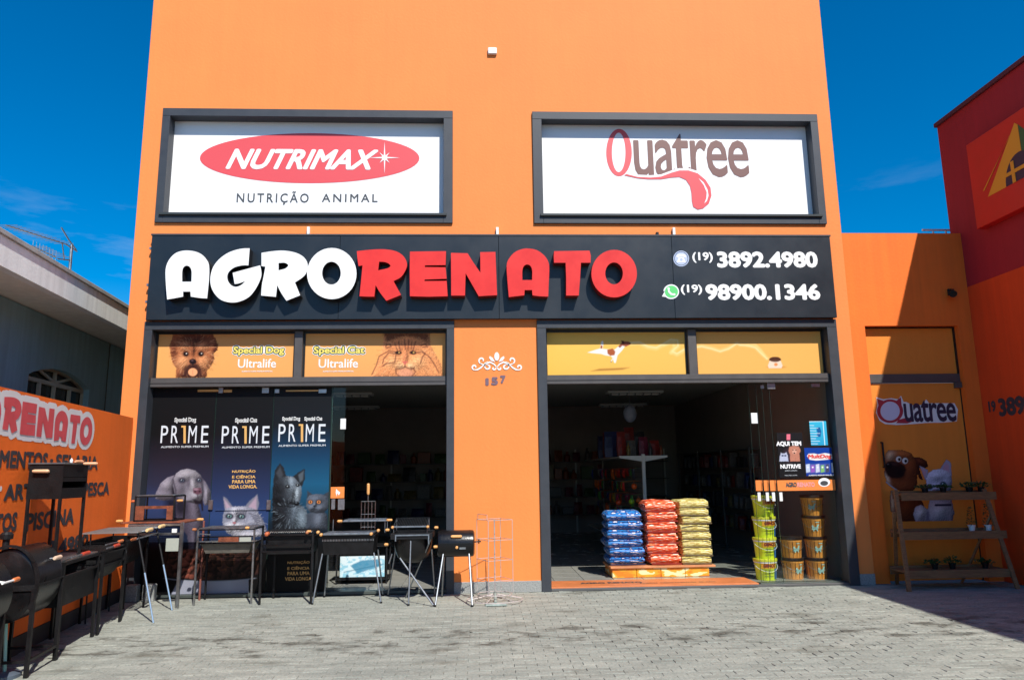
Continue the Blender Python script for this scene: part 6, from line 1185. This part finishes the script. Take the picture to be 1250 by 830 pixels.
# ================================================================== INSIDE THE SHOP
def print_mix(name, base, ink, ink2, scale=(6, 6, 30), thr=.52, bandk=0.0):
    m = mat(name, base, .48, 0, 0); n = m.node_tree; b = n.nodes['Principled BSDF']; tc_ = n.nodes.new('ShaderNodeTexCoord'); mp = n.nodes.new('ShaderNodeMapping'); mp.inputs['Scale'].default_value = scale
    z = n.nodes.new('ShaderNodeTexNoise'); z.inputs['Scale'].default_value = 1; z.inputs['Detail'].default_value = 3; z.inputs['Roughness'].default_value = .4; r = n.nodes.new('ShaderNodeValToRGB'); e = r.color_ramp.elements
    e[0].position = thr-.13; e[0].color = (*ink2, 1); e[1].position = thr+.025; e[1].color = (*ink, 1); k = e.new(thr-.08); k.color = (*base, 1); k = e.new(thr+.012); k.color = (*base, 1)
    n.links.new(tc_.outputs['Object'], mp.inputs[0]); n.links.new(mp.outputs[0], z.inputs['Vector']); sp_ = n.nodes.new('ShaderNodeSeparateXYZ'); n.links.new(tc_.outputs['Object'], sp_.inputs[0]); ab_ = n.nodes.new('ShaderNodeMath'); ab_.operation = 'ABSOLUTE'; n.links.new(sp_.outputs[2], ab_.inputs[0])
    mr_ = n.nodes.new('ShaderNodeMapRange'); mr_.inputs['From Max'].default_value = .05; mr_.inputs['To Min'].default_value = bandk; mr_.inputs['To Max'].default_value = -bandk*.6; n.links.new(ab_.outputs[0], mr_.inputs[0])
    ad_ = n.nodes.new('ShaderNodeMath'); ad_.operation = 'ADD'; n.links.new(z.outputs[0], ad_.inputs[0]); n.links.new(mr_.outputs[0], ad_.inputs[1])
    n.links.new(ad_.outputs[0], r.inputs[0]); n.links.new(r.outputs[0], b.inputs['Base Color']); return m
BLUE_B = print_mix('blue_bag_film', (.010, .022, .17), (.80, .76, .84), (.02, .20, .55), (14, 14, 60), .55, .10); RED_B = print_mix('red_bag_film', (.88, .20, .07), (.88, .74, .66), (.62, .045, .01), (13, 13, 62), .53, .13); YEL_B = print_mix('pale_yellow_bag_film', (.66, .58, .20), (.78, .74, .45), (.42, .32, .08), (14, 14, 60), .55, .10)
SEAM = {0: mat('navy_seam', (.01, .01, .05), .4), 1: mat('deep_red_seam', (.22, .012, .006), .4), 2: mat('dark_khaki_seam', (.10, .075, .035), .5)}
def bag_mesh(w, d, h, rs, flat=0):
    nx, ny, nz = 14, 10, 6; s = MB()
    def P_(i, j, k):
        a, b_, c_ = 2*i/nx-1, 2*j/ny-1, 2*k/nz-1; edge = max(abs(a), abs(b_)); pinch = (1-edge**(9 if flat else 7))**.5 if edge < 1 else 0
        pinch = .30+.70*pinch if not flat else .52+.48*pinch; rr = (1-.10*abs(a*b_)); wob = .022*math.sin(4*a+rs)*math.cos(3*b_+rs*2)+.012*math.sin(9*a+rs*3)*math.cos(7*b_)
        return (a*w/2*rr, b_*d/2*rr*(1-.03*c_*c_), h/2*(1+c_*pinch)+wob*h*2*(1 if c_ > 0 else -.3))
    for (fix, val) in (('k', 0), ('k', nz), ('i', 0), ('i', nx), ('j', 0), ('j', ny)):
        A_, B_ = {'k': (nx, ny), 'i': (ny, nz), 'j': (nx, nz)}[fix]; vs = []
        for p in range(A_+1):
            for q in range(B_+1): vs.append(P_(p, q, val) if fix == 'k' else (P_(val, p, q) if fix == 'i' else P_(p, val, q)))
        s.add(vs, [(p*(B_+1)+q, (p+1)*(B_+1)+q, (p+1)*(B_+1)+q+1, p*(B_+1)+q+1) for p in range(A_) for q in range(B_)])
    return s
def bag_stack(xc, yc, w, d, h, n, z0, m, sm, lab, grp, seed, flat=0):
    rr = random.Random(seed); names = {0: 'bottom', n-1: 'top'}; ords = ['second', 'third', 'fourth', 'fifth', 'sixth', 'seventh']
    for k in range(n):
        t = thing('feed_bag', lab % (names.get(k) or ords[k-1]+' from bottom'), 'bag', (0, 0, 0), grp)
        s = bag_mesh(w, d, h*1.12, rr.random()*6, flat); obj('bag_body', s, m, t, smooth=True)
        s = MB(); s.box(-w/2*.9, w/2*.9, -d/2-.006, -d/2+.004, h*.06, h*.22, .003); obj('seam_fold', s, sm, t)
        t.location = (xc+rr.uniform(-.018, .018), yc+rr.uniform(-.02, .02), z0+k*h); t.rotation_euler = (rr.uniform(-.012, .012), rr.uniform(-.03, .03), rr.uniform(-.04, .04))
bag_stack(2.27, 1.28, .60, .66, .133, 6, .20, BLUE_B, SEAM[0], 'blue feed bag, %s of the left stack in the doorway', 'blue feed bags stacked in the doorway', 1)
bag_stack(2.845, 1.26, .52, .66, .158, 6, .20, RED_B, SEAM[1], 'red feed bag, %s of the middle stack in the doorway', 'red feed bags stacked in the doorway', 2)
bag_stack(3.36, 1.26, .50, .66, .120, 8, .20, YEL_B, SEAM[2], 'pale yellow feed bag, %s of the right stack in the doorway', 'yellow feed bags stacked in the doorway', 3, 1)
t = thing('display_plinth', 'low orange and yellow printed plinth of flat cartons under the feed bags', 'carton base', (2.8, 1.2, .03)); cmat = print_mix('orange_carton_print', (.80, .34, .02), (.85, .70, .36), (.78, .20, .01), (5, 5, 14), .55)
for k in range(4): s = MB(); s.box(2.03+k*.375, 2.03+(k+1)*.375-.006, .93, 1.58, .030, .168, .006); o = obj('carton', s, cmat, t)
s = MB(); s.box(2.0, 3.62, .90, 1.62, .169, .198, .004); obj('board', s, mat('plinth_board', (.55, .22, .09), .6, 0, .2, 6), t)
# buckets
def bucket(loc, kind, lab, grp):
    t = thing('bucket', lab, 'bucket', (0, 0, 0), grp); h = .275; r0, r1 = (.135, .160)
    body = mat('lime_bucket', (.70, .82, .03), .35, 0, .05, 4) if kind == 0 else mat('wood_print_bucket', (.90, .34, .06), .45, 0, .25, 3, stretch=(12, 12, .6))
    s = MB(); s.lathe([(.02, 0), (r0, 0), (r0+.004, .01), (r1-.004, h-.04), (r1, h-.035), (r1, h)], (0, 0, 0), 32); b = obj('bucket_body', s, body, t, smooth=True)
    lidm = mat('yellow_lid', (.66, .66, .05), .35) if kind == 0 else mat('dark_lid', (.025, .015, .012), .4)
    s = MB(); s.lathe([(r1+.010, h-.012), (r1+.014, h+.0), (r1+.012, h+.026), (r1-.01, h+.030), (r1-.02, h+.022), (.02, h+.020)], (0, 0, 0), 32); obj('lid', s, lidm, t, smooth=True)
    s = MB(); pts = [((r1+.01)*math.cos(a), -.0+(-(r1+.012))*math.sin(a)*1.0, h-.05-.10*math.sin(a)) for a in [math.pi*i/18 for i in range(19)]]
    s.path(pts, .003); obj('bail_handle', s, WPL if kind == 0 else STEEL, t)
    PCy = lambda r: (lambda a, b_, d: ((r+d)*math.sin(a/r), -(r+d)*math.cos(a/r), b_))
    if kind == 0:
        s = MB()
        for i in range(12): a_, b_ = -.75+i*.125, -.75+(i+1)*.125; r = .156; s.add([(r*math.sin(a_), -r*math.cos(a_), .17), (r*math.sin(b_), -r*math.cos(b_), .17), ((r+.004)*math.sin(b_), -(r+.004)*math.cos(b_), .245), ((r+.004)*math.sin(a_), -(r+.004)*math.cos(a_), .245)], [(0, 1, 2, 3)])
        obj('label_band', s, mat('amber_label', (.72, .34, .02), .4), t)
        s = MB(); s.lathe([(r1+.003, h-.03), (r1+.006, h-.03), (r1+.006, h-.014), (r1+.003, h-.014)], (0, 0, 0), 32); obj('white_rim', s, WPL, t)
        text('GENCO', PCy(.161), -.085, .105, .19, .235, mat('dark_red_ink', (.22, .02, .02), .4), t, bold=.05, d=.002)
        s = MB(); r = .153
        for a_ in (-.35, .0): s.add([(r*math.sin(a_), -r*math.cos(a_), .03), (r*math.sin(a_+.03), -r*math.cos(a_+.03), .03), (r*math.sin(a_+.03), -r*math.cos(a_+.03), .16), (r*math.sin(a_), -r*math.cos(a_), .16)], [(0, 1, 2, 3)])
        for z in (.06, .10, .14): s.add([(r*math.sin(a_), -r*math.cos(a_), z+q) for q in (0, .006) for a_ in (-.5, -.2, .15, .4)], [(0, 1, 5, 4), (1, 2, 6, 5), (2, 3, 7, 6)])
        obj('label_print', s, mat('dark_ink_green', (.06, .12, .03), .5), t)
        s = MB()
        for i in range(3): a_, b_ = .55+i*.12, .55+(i+1)*.12; r = .149; s.add([(r*math.sin(a_), -r*math.cos(a_), .02), (r*math.sin(b_), -r*math.cos(b_), .02), ((r+.009)*math.sin(b_), -(r+.009)*math.cos(b_), .165), ((r+.009)*math.sin(a_), -(r+.009)*math.cos(a_), .165)], [(0, 1, 2, 3)])
        obj('blue_stripe', s, mat('blue_stripe_ink', (.02, .16, .45), .4), t)
    else:
        s = MB(); blob = [(-.055, .10), (-.04, .135), (-.05, .155), (-.03, .175), (-.022, .15), (.0, .14), (.02, .15), (.032, .18), (.05, .185), (.058, .17), (.042, .16), (.046, .13), (.03, .108), (.035, .085), (.022, .085), (.012, .105), (-.012, .10), (-.02, .08), (-.032, .082), (-.034, .105)]
        s.prism([blob], PCy(.155), .004, .004); s.add([PCy(.155)(a_, z_, .004) for a_, z_ in ((.0, .205), (.06, .205), (.06, .216), (.0, .216))], [(0, 1, 2, 3)]); obj('label_mark', s, mat('pale_teal_ink', (.36, .58, .52), .5), t)
        s = MB()
        for k in range(16): a_ = 2*math.pi*k/16+.05; s.bar((r0*math.sin(a_)*1.02, -r0*math.cos(a_)*1.02, .01), (r1*math.sin(a_)*1.0, -r1*math.cos(a_)*1.0, h-.045), .005, .005)
        obj('stave_line', s, mat('dark_stave', (.10, .03, .01), .6), t)
    t.location = loc; return t
b0 = bucket((4.24, .50, .03), 0, 'lime green bucket with a yellow lid, bottom of its stack behind the glass', 'lime green buckets stacked inside the glass')
for k, w_ in ((1, 'second from bottom'), (2, 'third from bottom'), (3, 'topmost')): dup(b0, (4.24+.012*k, .50, .03+.302*k), 'lime green bucket with yellow lid, %s of its stack behind the glass' % w_, rz=.1*k)
b1_ = bucket((5.02, .52, .03), 1, 'brown stave patterned bucket, bottom of the tall stack by the right frame', 'brown stave patterned buckets stacked inside the glass')
for k, w_ in ((1, 'second from bottom'), (2, 'third from bottom'), (3, 'topmost')): dup(b1_, (5.03, .52, .03+.302*k), 'brown stave patterned bucket, %s of the tall stack by the right frame' % w_, rz=-.15*k)
dup(b1_, (4.67, .55, .03), 'brown stave patterned bucket, lower of the short two-bucket stack', rz=.2); dup(b1_, (4.67, .55, .332), 'brown stave patterned bucket, upper of the short two-bucket stack', rz=.1)
# gondola shelving seen end on
t = thing('gondola_shelf', 'white double sided shop shelving seen end on behind the feed bags', 'shelving', (3.05, 5, .03)); wm = mat('cream_metal', (.52, .52, .48), .4); xc = 3.05
s = MB(); s.box(xc-.03, xc+.03, 3.0, 3.06, .03, 1.93, .004); obj('upright', s, wm, t); s = MB(); s.box(xc-.03, xc+.03, 7.4, 7.46, .03, 1.93, .004); obj('upright', s, wm, t)
for z, hw2 in ((1.87, .45), (.35, .42)):
    for sd in (-1, 1):
        s = MB(); xx = [xc+sd*.032, xc+sd*hw2]; s.box(min(xx), max(xx), 3.02, 7.44, z, z+.022, .003); s.add([(xc+sd*.032, 3.0, z+.03), (xc+sd*hw2, 3.0, z+.03), (xc+sd*hw2, 3.0, z-.005), (xc+sd*.032, 3.0, z-.075), (xc+sd*.032, 3.018, z+.03), (xc+sd*hw2, 3.018, z+.03), (xc+sd*hw2, 3.018, z-.005), (xc+sd*.032, 3.018, z-.075)], [(0, 1, 2, 3), (7, 6, 5, 4), (0, 4, 5, 1), (1, 5, 6, 2), (2, 6, 7, 3), (3, 7, 4, 0)]); obj('shelf', s, wm, t)
s = MB(); s.box(xc-.008, xc+.008, 3.062, 7.40, .37, 1.86); 
obj('back_panel', s, mat('pegboard', (.26, .25, .22), .6), t)
s = MB()
for z in [.5+.1*i for i in range(13)]: s.box(xc-.012, xc+.012, 3.07, 7.39, z, z+.006)
obj('panel_slot', s, BLACK_P, t)
cols_ = [(.55, .03, .02), (.70, .14, .02), (.10, .30, .06), (.03, .06, .30), (.42, .30, .05), (.30, .28, .26), (.40, .03, .10), (.05, .05, .06)]
rr = random.Random(11); CN = ['red', 'orange', 'green', 'blue', 'ochre', 'grey', 'crimson', 'black']; ORD = ['first', 'second', 'third', 'fourth', 'fifth', 'sixth', 'seventh', 'eighth', 'ninth', 'tenth', 'eleventh', 'twelfth', 'thirteenth', 'fourteenth', 'fifteenth', 'sixteenth', 'seventeenth', 'eighteenth', 'nineteenth', 'twentieth', 'twenty-first', 'twenty-second', 'twenty-third', 'twenty-fourth', 'twenty-fifth', 'twenty-sixth', 'twenty-seventh', 'twenty-eighth', 'twenty-ninth', 'thirtieth', 'thirty-first', 'thirty-second']
for z in (1.66, 1.42, 1.18, .94):
    for k in range(14):
        y = 3.16+k*.27+rr.uniform(-.03, .03); ci = rr.randrange(len(cols_)); w_, h_ = rr.uniform(.12, .22), rr.uniform(.13, .22); s = MB(); x = xc-.12-rr.uniform(0, .28); tw = rr.uniform(-.02, .02)
        s.add([(x+tw, y-w_/2, z), (x-tw, y+w_/2, z), (x-tw+.015, y+w_/2, z-h_), (x+tw+.01, y-w_/2, z-h_), (x-.03, y, z-h_*.55)], [(0, 1, 4), (1, 2, 4), (2, 3, 4), (3, 0, 4), (0, 3, 2, 1)]); s.box(x-.012, x+.012, y-w_*.4, y+w_*.4, z-h_*.28, z-.01, .004); s.tube((xc-.01, y, z+.02), (x, y, z), .003, 5)
        tag(obj('hanging_pack', s, mat('pack_%d' % ci, cols_[ci], .4, 0, .6, 30)), '%s pack hanging in the %s row of the white shelving, %s from the front' % (CN[ci], {1.66: 'top', 1.42: 'second', 1.18: 'third', .94: 'lowest'}[z], ORD[k]), 'package', 'packs hanging on the shelving')
for (u, v, Y, cc, lb) in ((774, 593.5, 3.1, (.80, .11, .01), 'red orange rubber ball hanging beside the shelving post'), (771, 612, 3.15, (.42, .60, .02), 'lime rubber ball low beside the shelving post'), (779.5, 611, 3.2, (.72, .12, .02), 'orange rubber ball right of the lime ball'), (755, 613, 3.3, (.62, .06, .01), 'dull red rubber ball left of the lime ball')):
    a = atY(u, v, Y); s = MB(); s.ball((a[0], a[1], a[2]), (.052, .052, .052), 16, 10); s.tube((a[0], a[1], a[2]+.05), (a[0], a[1], a[2]+.09), .004, 6); tag(obj('rubber_ball', s, mat('ball_'+lb[:4], cc, .35), smooth=True), lb, 'ball')
def goods(x, y, z, kind, w_, h_, ci, lb, dim=False):
    m_ = mat(('dim_pack_%d' if dim else 'shelf_pack_%d') % ci, tuple(q*(.22 if dim else .32) for q in cols_[ci]), .45, 0, .6, 30); s = MB()  # pack palette darkened: the gloom of the shop interior is put into the colour
    if kind == 'bottle': s.lathe([(.01, 0), (w_*.45, 0), (w_*.5, .02), (w_*.5, h_*.6), (w_*.2, h_*.78), (w_*.17, h_*.9), (w_*.22, h_*.91), (w_*.22, h_), (.01, h_)], (x, y, z), 12)
    elif kind == 'pouch':
        v = [(x+a_*w_/2*q, y+b_*t_, z+h_*k) for k, q, t_ in ((0, .94, .05), (.35, 1.0, .06), (.8, .92, .035), (1, .96, .006)) for a_, b_ in ((-1, -1), (0, -1.5), (1, -1), (1, 1), (0, 1.5), (-1, 1))]
        s.add(v, [(r_*6+i_, r_*6+(i_+1) % 6, (r_+1)*6+(i_+1) % 6, (r_+1)*6+i_) for r_ in range(3) for i_ in range(6)]+[(0, 1, 2, 3, 4, 5), (23, 22, 21, 20, 19, 18)])
    else: s.box(x-w_/2, x+w_/2, y-.07, y+.07, z, z+h_, .012); s.box(x-w_*.38, x+w_*.38, y-.073, y-.0705, z+h_*.3, z+h_*.75)
    return tag(obj({'bottle': 'plastic_bottle', 'pouch': 'food_pouch'}.get(kind, 'goods_box'), s, m_), lb, 'bottle' if kind == 'bottle' else 'package')
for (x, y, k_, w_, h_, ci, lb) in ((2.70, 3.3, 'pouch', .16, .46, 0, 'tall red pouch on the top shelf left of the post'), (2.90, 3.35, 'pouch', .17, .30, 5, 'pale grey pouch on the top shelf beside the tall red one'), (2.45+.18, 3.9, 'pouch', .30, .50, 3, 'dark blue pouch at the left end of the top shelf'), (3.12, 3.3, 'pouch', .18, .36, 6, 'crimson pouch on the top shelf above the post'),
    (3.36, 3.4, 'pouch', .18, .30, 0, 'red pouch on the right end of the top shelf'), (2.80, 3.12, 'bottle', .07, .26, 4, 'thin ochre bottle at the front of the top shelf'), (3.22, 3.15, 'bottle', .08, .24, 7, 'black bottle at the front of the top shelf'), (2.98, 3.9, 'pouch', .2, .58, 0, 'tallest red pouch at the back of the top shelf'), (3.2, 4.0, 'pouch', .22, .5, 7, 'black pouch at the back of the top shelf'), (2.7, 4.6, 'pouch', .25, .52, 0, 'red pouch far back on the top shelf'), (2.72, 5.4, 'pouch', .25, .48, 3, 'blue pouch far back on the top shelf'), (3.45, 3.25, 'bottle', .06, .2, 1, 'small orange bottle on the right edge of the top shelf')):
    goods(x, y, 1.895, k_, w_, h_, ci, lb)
a = atY(769, 505, 3.6); s = MB(); s.ball((a[0], 3.6, a[2]), (.13, .1, .17), 20, 12); s.tube((a[0], 3.6, a[2]+.16), (a[0], 3.6, 3.36), .003, 5); tag(obj('hanging_toy', s, mat('grey_blue_toy', (.20, .24, .34), .4, 0, .2, 8), smooth=True), 'grey blue round inflatable hanging above the shelving', 'toy')
# back wall shelves
t = thing('wall_shelving', 'long dark wall shelving with rows of goods along the back of the shop', 'shelving', (-1, 8.9, .03))
for z in (.5, .95, 1.4, 1.85): s = MB(); s.box(-4.7, 5.0, 8.75, 9.2, z, z+.025); obj('shelf', s, mat('dark_shelf', (.08, .08, .075), .6), t)
for x in (-4.7, -2.3, .1, 2.6, 5.0): s = MB(); s.box(x-.02, x+.02, 9.15, 9.2, .03, 2.2); obj('upright', s, wm, t)
for j, z in enumerate((.525, .975, 1.425, 1.875)):
    n_ = 0; x = -4.6
    while x < 4.8 and n_ < 30:
        w_ = rr.uniform(.14, .36); h_ = rr.uniform(.18, .38); ci = rr.randrange(len(cols_)); k_ = rr.choice(['pouch', 'pouch', 'box', 'bottle'])
        if k_ == 'bottle': w_ = min(w_, .16)
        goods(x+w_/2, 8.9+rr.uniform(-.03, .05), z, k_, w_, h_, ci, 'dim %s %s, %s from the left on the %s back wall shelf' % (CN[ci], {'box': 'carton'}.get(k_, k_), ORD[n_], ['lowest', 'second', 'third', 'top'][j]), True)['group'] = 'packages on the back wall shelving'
        x += w_+rr.uniform(.01, .12); n_ += 1
t = thing('side_wall_rack', 'dark rack of dim hanging packs along the right inner wall', 'rack', (5.1, 5.5, .03))
for z in (.45, .85, 1.25, 1.65, 2.0): s = MB(); s.box(5.12, 5.36, 3.2, 8.2, z, z+.02); obj('shelf', s, mat('dark_shelf', (.08, .08, .075), .6), t)
for y in (3.2, 4.86, 6.52, 8.18): s = MB(); s.box(5.11, 5.14, y, y+.03, .03, 2.05); obj('upright', s, mat('dark_shelf', (.08, .08, .075), .6), t)
for j, z in enumerate((.47, .87, 1.27, 1.67)):
    y = 3.3
    for k in range(14):
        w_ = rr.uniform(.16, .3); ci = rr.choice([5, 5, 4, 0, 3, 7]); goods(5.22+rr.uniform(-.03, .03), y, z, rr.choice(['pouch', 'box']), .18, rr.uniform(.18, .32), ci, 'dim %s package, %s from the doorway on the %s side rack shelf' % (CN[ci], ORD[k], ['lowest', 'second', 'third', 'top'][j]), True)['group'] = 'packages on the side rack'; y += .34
# low table with a lit blue picture by the left doorway
t = thing('display_table', 'low dark steel display table inside the left doorway', 'table', (-1.75, 1.0, .03))
for x in (-2.12, -1.38):
    for y in (.86, 1.3): s = MB(); s.bar((x, y, .03), (x, y, .56), .02, .02); obj('leg', s, BLACK_P, t)
s = MB(); s.box(-2.14, -1.36, .84, 1.32, .09, .105); s.box(-2.14, -1.36, .84, 1.32, .56, .575, .003); obj('shelf', s, BLACK_P, t)
c = Canvas(-2.07, -1.41, .13, .43, .86, 160); c.grad([(676, (232, 246, 250)), (708, (206, 236, 246))]); w_ = np.clip((fbm(c.U*.25, c.V*.35, 3)-.47)*8, 0, 1); c.mix(w_*.6, (90, 190, 220))
c.poly([(428, 690), (440, 684), (462, 682), (466, 690), (448, 696), (436, 700)], (60, 140, 176), 1.5, .9, 1); c.line([(420, 698), (468, 688)], 1.2, (50, 120, 150), 1, .7)
bx = thing('boxed_product', 'pale blue picture box standing on the lower shelf of the dark display table', 'box', (-1.74, .95, .106)); s = MB(); s.box(-2.075, -1.405, .862, .98, .106, .435, .003); obj('carton', s, mat('black_bead', (.01, .01, .01), .4), bx); c.build('picture_face', bx, .82)
# orange price card on the sliding glass
cd = thing('price_card', 'small orange card with a white mark on the left sliding glass door', 'card', tuple(atY(411.5, 601, .164))); a, b_ = atY(403.5, 608, .16), atY(420.5, 594, .16); s = MB(); s.box(a[0], b_[0], .158, .163, a[2], b_[2]); obj('card', s, STR, cd)
m = MB(); m.prism([pxY([(410.5, 596.5), (413, 599), (415.5, 601), (413.6, 604.5), (411.6, 601.5), (411, 606), (409.8, 601)], .157)], PY(.157), .002, .002); obj('card_mark', m, WHITE, cd)
# ceiling lights
def clight(loc, lab):
    t = thing('ceiling_light', lab, 'light', (0, 0, 0), 'ceiling lights inside the shop'); s = MB(); s.box(-.62, .62, -.16, .16, -.05, .0, .006); obj('housing', s, mat('luminaire_white', (.7, .72, .7), .35), t)
    s = MB()
    for k in range(7): x = -.54+k*.18; s.add([(x-.02, -.13, -.052), (x+.02, -.13, -.052), (x+.05, .13, -.085), (x+.01, .13, -.085)], [(0, 1, 2, 3)]); s.box(x-.003, x+.003, -.14, .14, -.10, -.05)
    obj('louvre', s, CHROME, t)
    for y in (-.06, .06): s = MB(); s.tube((-.55, y, -.07), (.55, y, -.07), .013, 10); obj('tube', s, WPL, t)
    t.location = loc; return t
l0 = clight((3.47, 5.5, 3.36), 'louvred ceiling light hanging nearer the right doorway')
dup(l0, (3.81, 9.0-.4, 3.36), 'louvred ceiling light deeper in, seen through the right doorway'); dup(l0, (-2.9, 5.4, 3.36), 'louvred ceiling light nearer the left doorway'); dup(l0, (-3.2, 8.6, 3.36), 'louvred ceiling light deeper in, seen through the left doorway')

# ================================================================== PLANT STAND
t = thing('plant_stand', 'three tier weathered wooden plant stand leaning by the orange door', 'plant stand', (6.6, -.3, 0))
f0 = atZ(1110, 722, 0); tp = atY(1093, 598, -.30); f1 = atY(1235, 712, -.62); f1 = (7.24, -.62, 0); tp1 = (7.16, -.30, tp[2])
bk0 = (5.98, .03, 0); mdl = (tp[0]+.08, -.38, .82)
s = MB(); s.bar((f0[0], f0[1], 0), tuple(tp), .055, .03); obj('leg', s, PINE, t); s = MB(); s.bar(f1, tp1, .055, .03); obj('leg', s, PINE, t)
s = MB(); s.bar((5.95, .03, 0), (f0[0]+.05, -.38, 1.02), .045, .025); obj('leg', s, PINE, t); s = MB(); s.bar((6.9, .03, 0), (7.2, -.38, 1.02), .045, .025); obj('leg', s, PINE, t)
shelf = []
for (u0, v0, u1, v1, Y, yb_) in ((1101, 600, 1222, 600, -.34, -.10), (1103, 648, 1228, 647, -.46, -.14), (1106, 697, 1235, 692, -.54, -.16)):
    a, b_ = atY(u0, v0, Y), atY(u1, v1, Y); xe = min(b_[0], 7.30); z = (a[2]+b_[2])/2; shelf.append((a[0], xe, Y, yb_, z))
    s = MB(); s.bar((a[0]-.02, Y, z-.06), (xe, Y, z-.06), .02, .105); s.box(a[0], xe, Y+.012, yb_, z-.04, z-.02); s.box(a[0], xe, yb_, yb_+.018, z-.10, z+.01); obj('shelf_tray', s, PINE, t)
def plant(x, y, z, kind, lab, rr, h=.16, pot='dark'):
    t = thing('potted_plant', lab, 'plant', (x, y, z), 'small plants on the wooden stand')
    s = MB(); r = .045; s.lathe([(.01, 0), (r*.75, 0), (r, .065), (r+.005, .067), (r+.005, .078), (r-.01, .076), (.01, .06)], (x, y, z), 14); obj('pot', s, WPL if pot == 'white' else BLACK_P, t, smooth=True)
    s = MB()
    n = 90
    for i in range(n):
        if kind == 'cone': q = rr.random(); zz = z+.06+q*h; ra = .05*(1-q*.85); a = rr.random()*6.28; c_ = Vector((x+ra*math.cos(a), y+ra*math.sin(a), zz)); L_ = .03
        else: a = rr.random()*6.28; q = rr.random(); c_ = Vector((x+q*.11*math.cos(a), y+q*.09*math.sin(a), z+.07+rr.random()*h*.6*(1-q*.5))); L_ = .045
        d = Vector((math.cos(a), math.sin(a), rr.uniform(.1, .9))).normalized(); sd = d.cross(Vector((rr.uniform(-1, 1), rr.uniform(-1, 1), 1))).normalized()*L_*.28
        s.add([c_, c_+d*L_*.5+sd, c_+d*L_, c_+d*L_*.5-sd], [(0, 1, 2, 3)])
    obj('foliage', s, LEAF, t)
rr = random.Random(5)
sx0, sxe, sY, syb, sz = shelf[0]; zz = sz-.02
plant(6.35, -.22, zz, 'low', 'low trailing plant at the middle of the top tier', rr, .08); plant(6.62, -.22, zz, 'low', 'low plant right of centre on the top tier', rr, .07); plant(7.0, -.22, zz, 'low', 'bushy grey green plant at the right end of the top tier', rr, .14); plant(7.18, -.22, zz, 'low', 'small dark plant in the right corner of the top tier', rr, .12)
zz = shelf[1][4]-.02; plant(6.92, -.30, zz, 'cone', 'upright conical plant in a white pot, left of two on the middle tier', rr, .26, 'white'); plant(7.16, -.30, zz, 'cone', 'upright conical plant in a white pot, right of two on the middle tier', rr, .30, 'white')
zz = shelf[2][4]-.02; plant(6.30, -.34, zz, 'low', 'low leafy plant at the left of the bottom tier', rr, .10); plant(6.55, -.34, zz, 'low', 'bright leafy plant at the middle of the bottom tier', rr, .16); plant(7.02, -.34, zz, 'low', 'dark low plant at the right of the bottom tier', rr, .09)
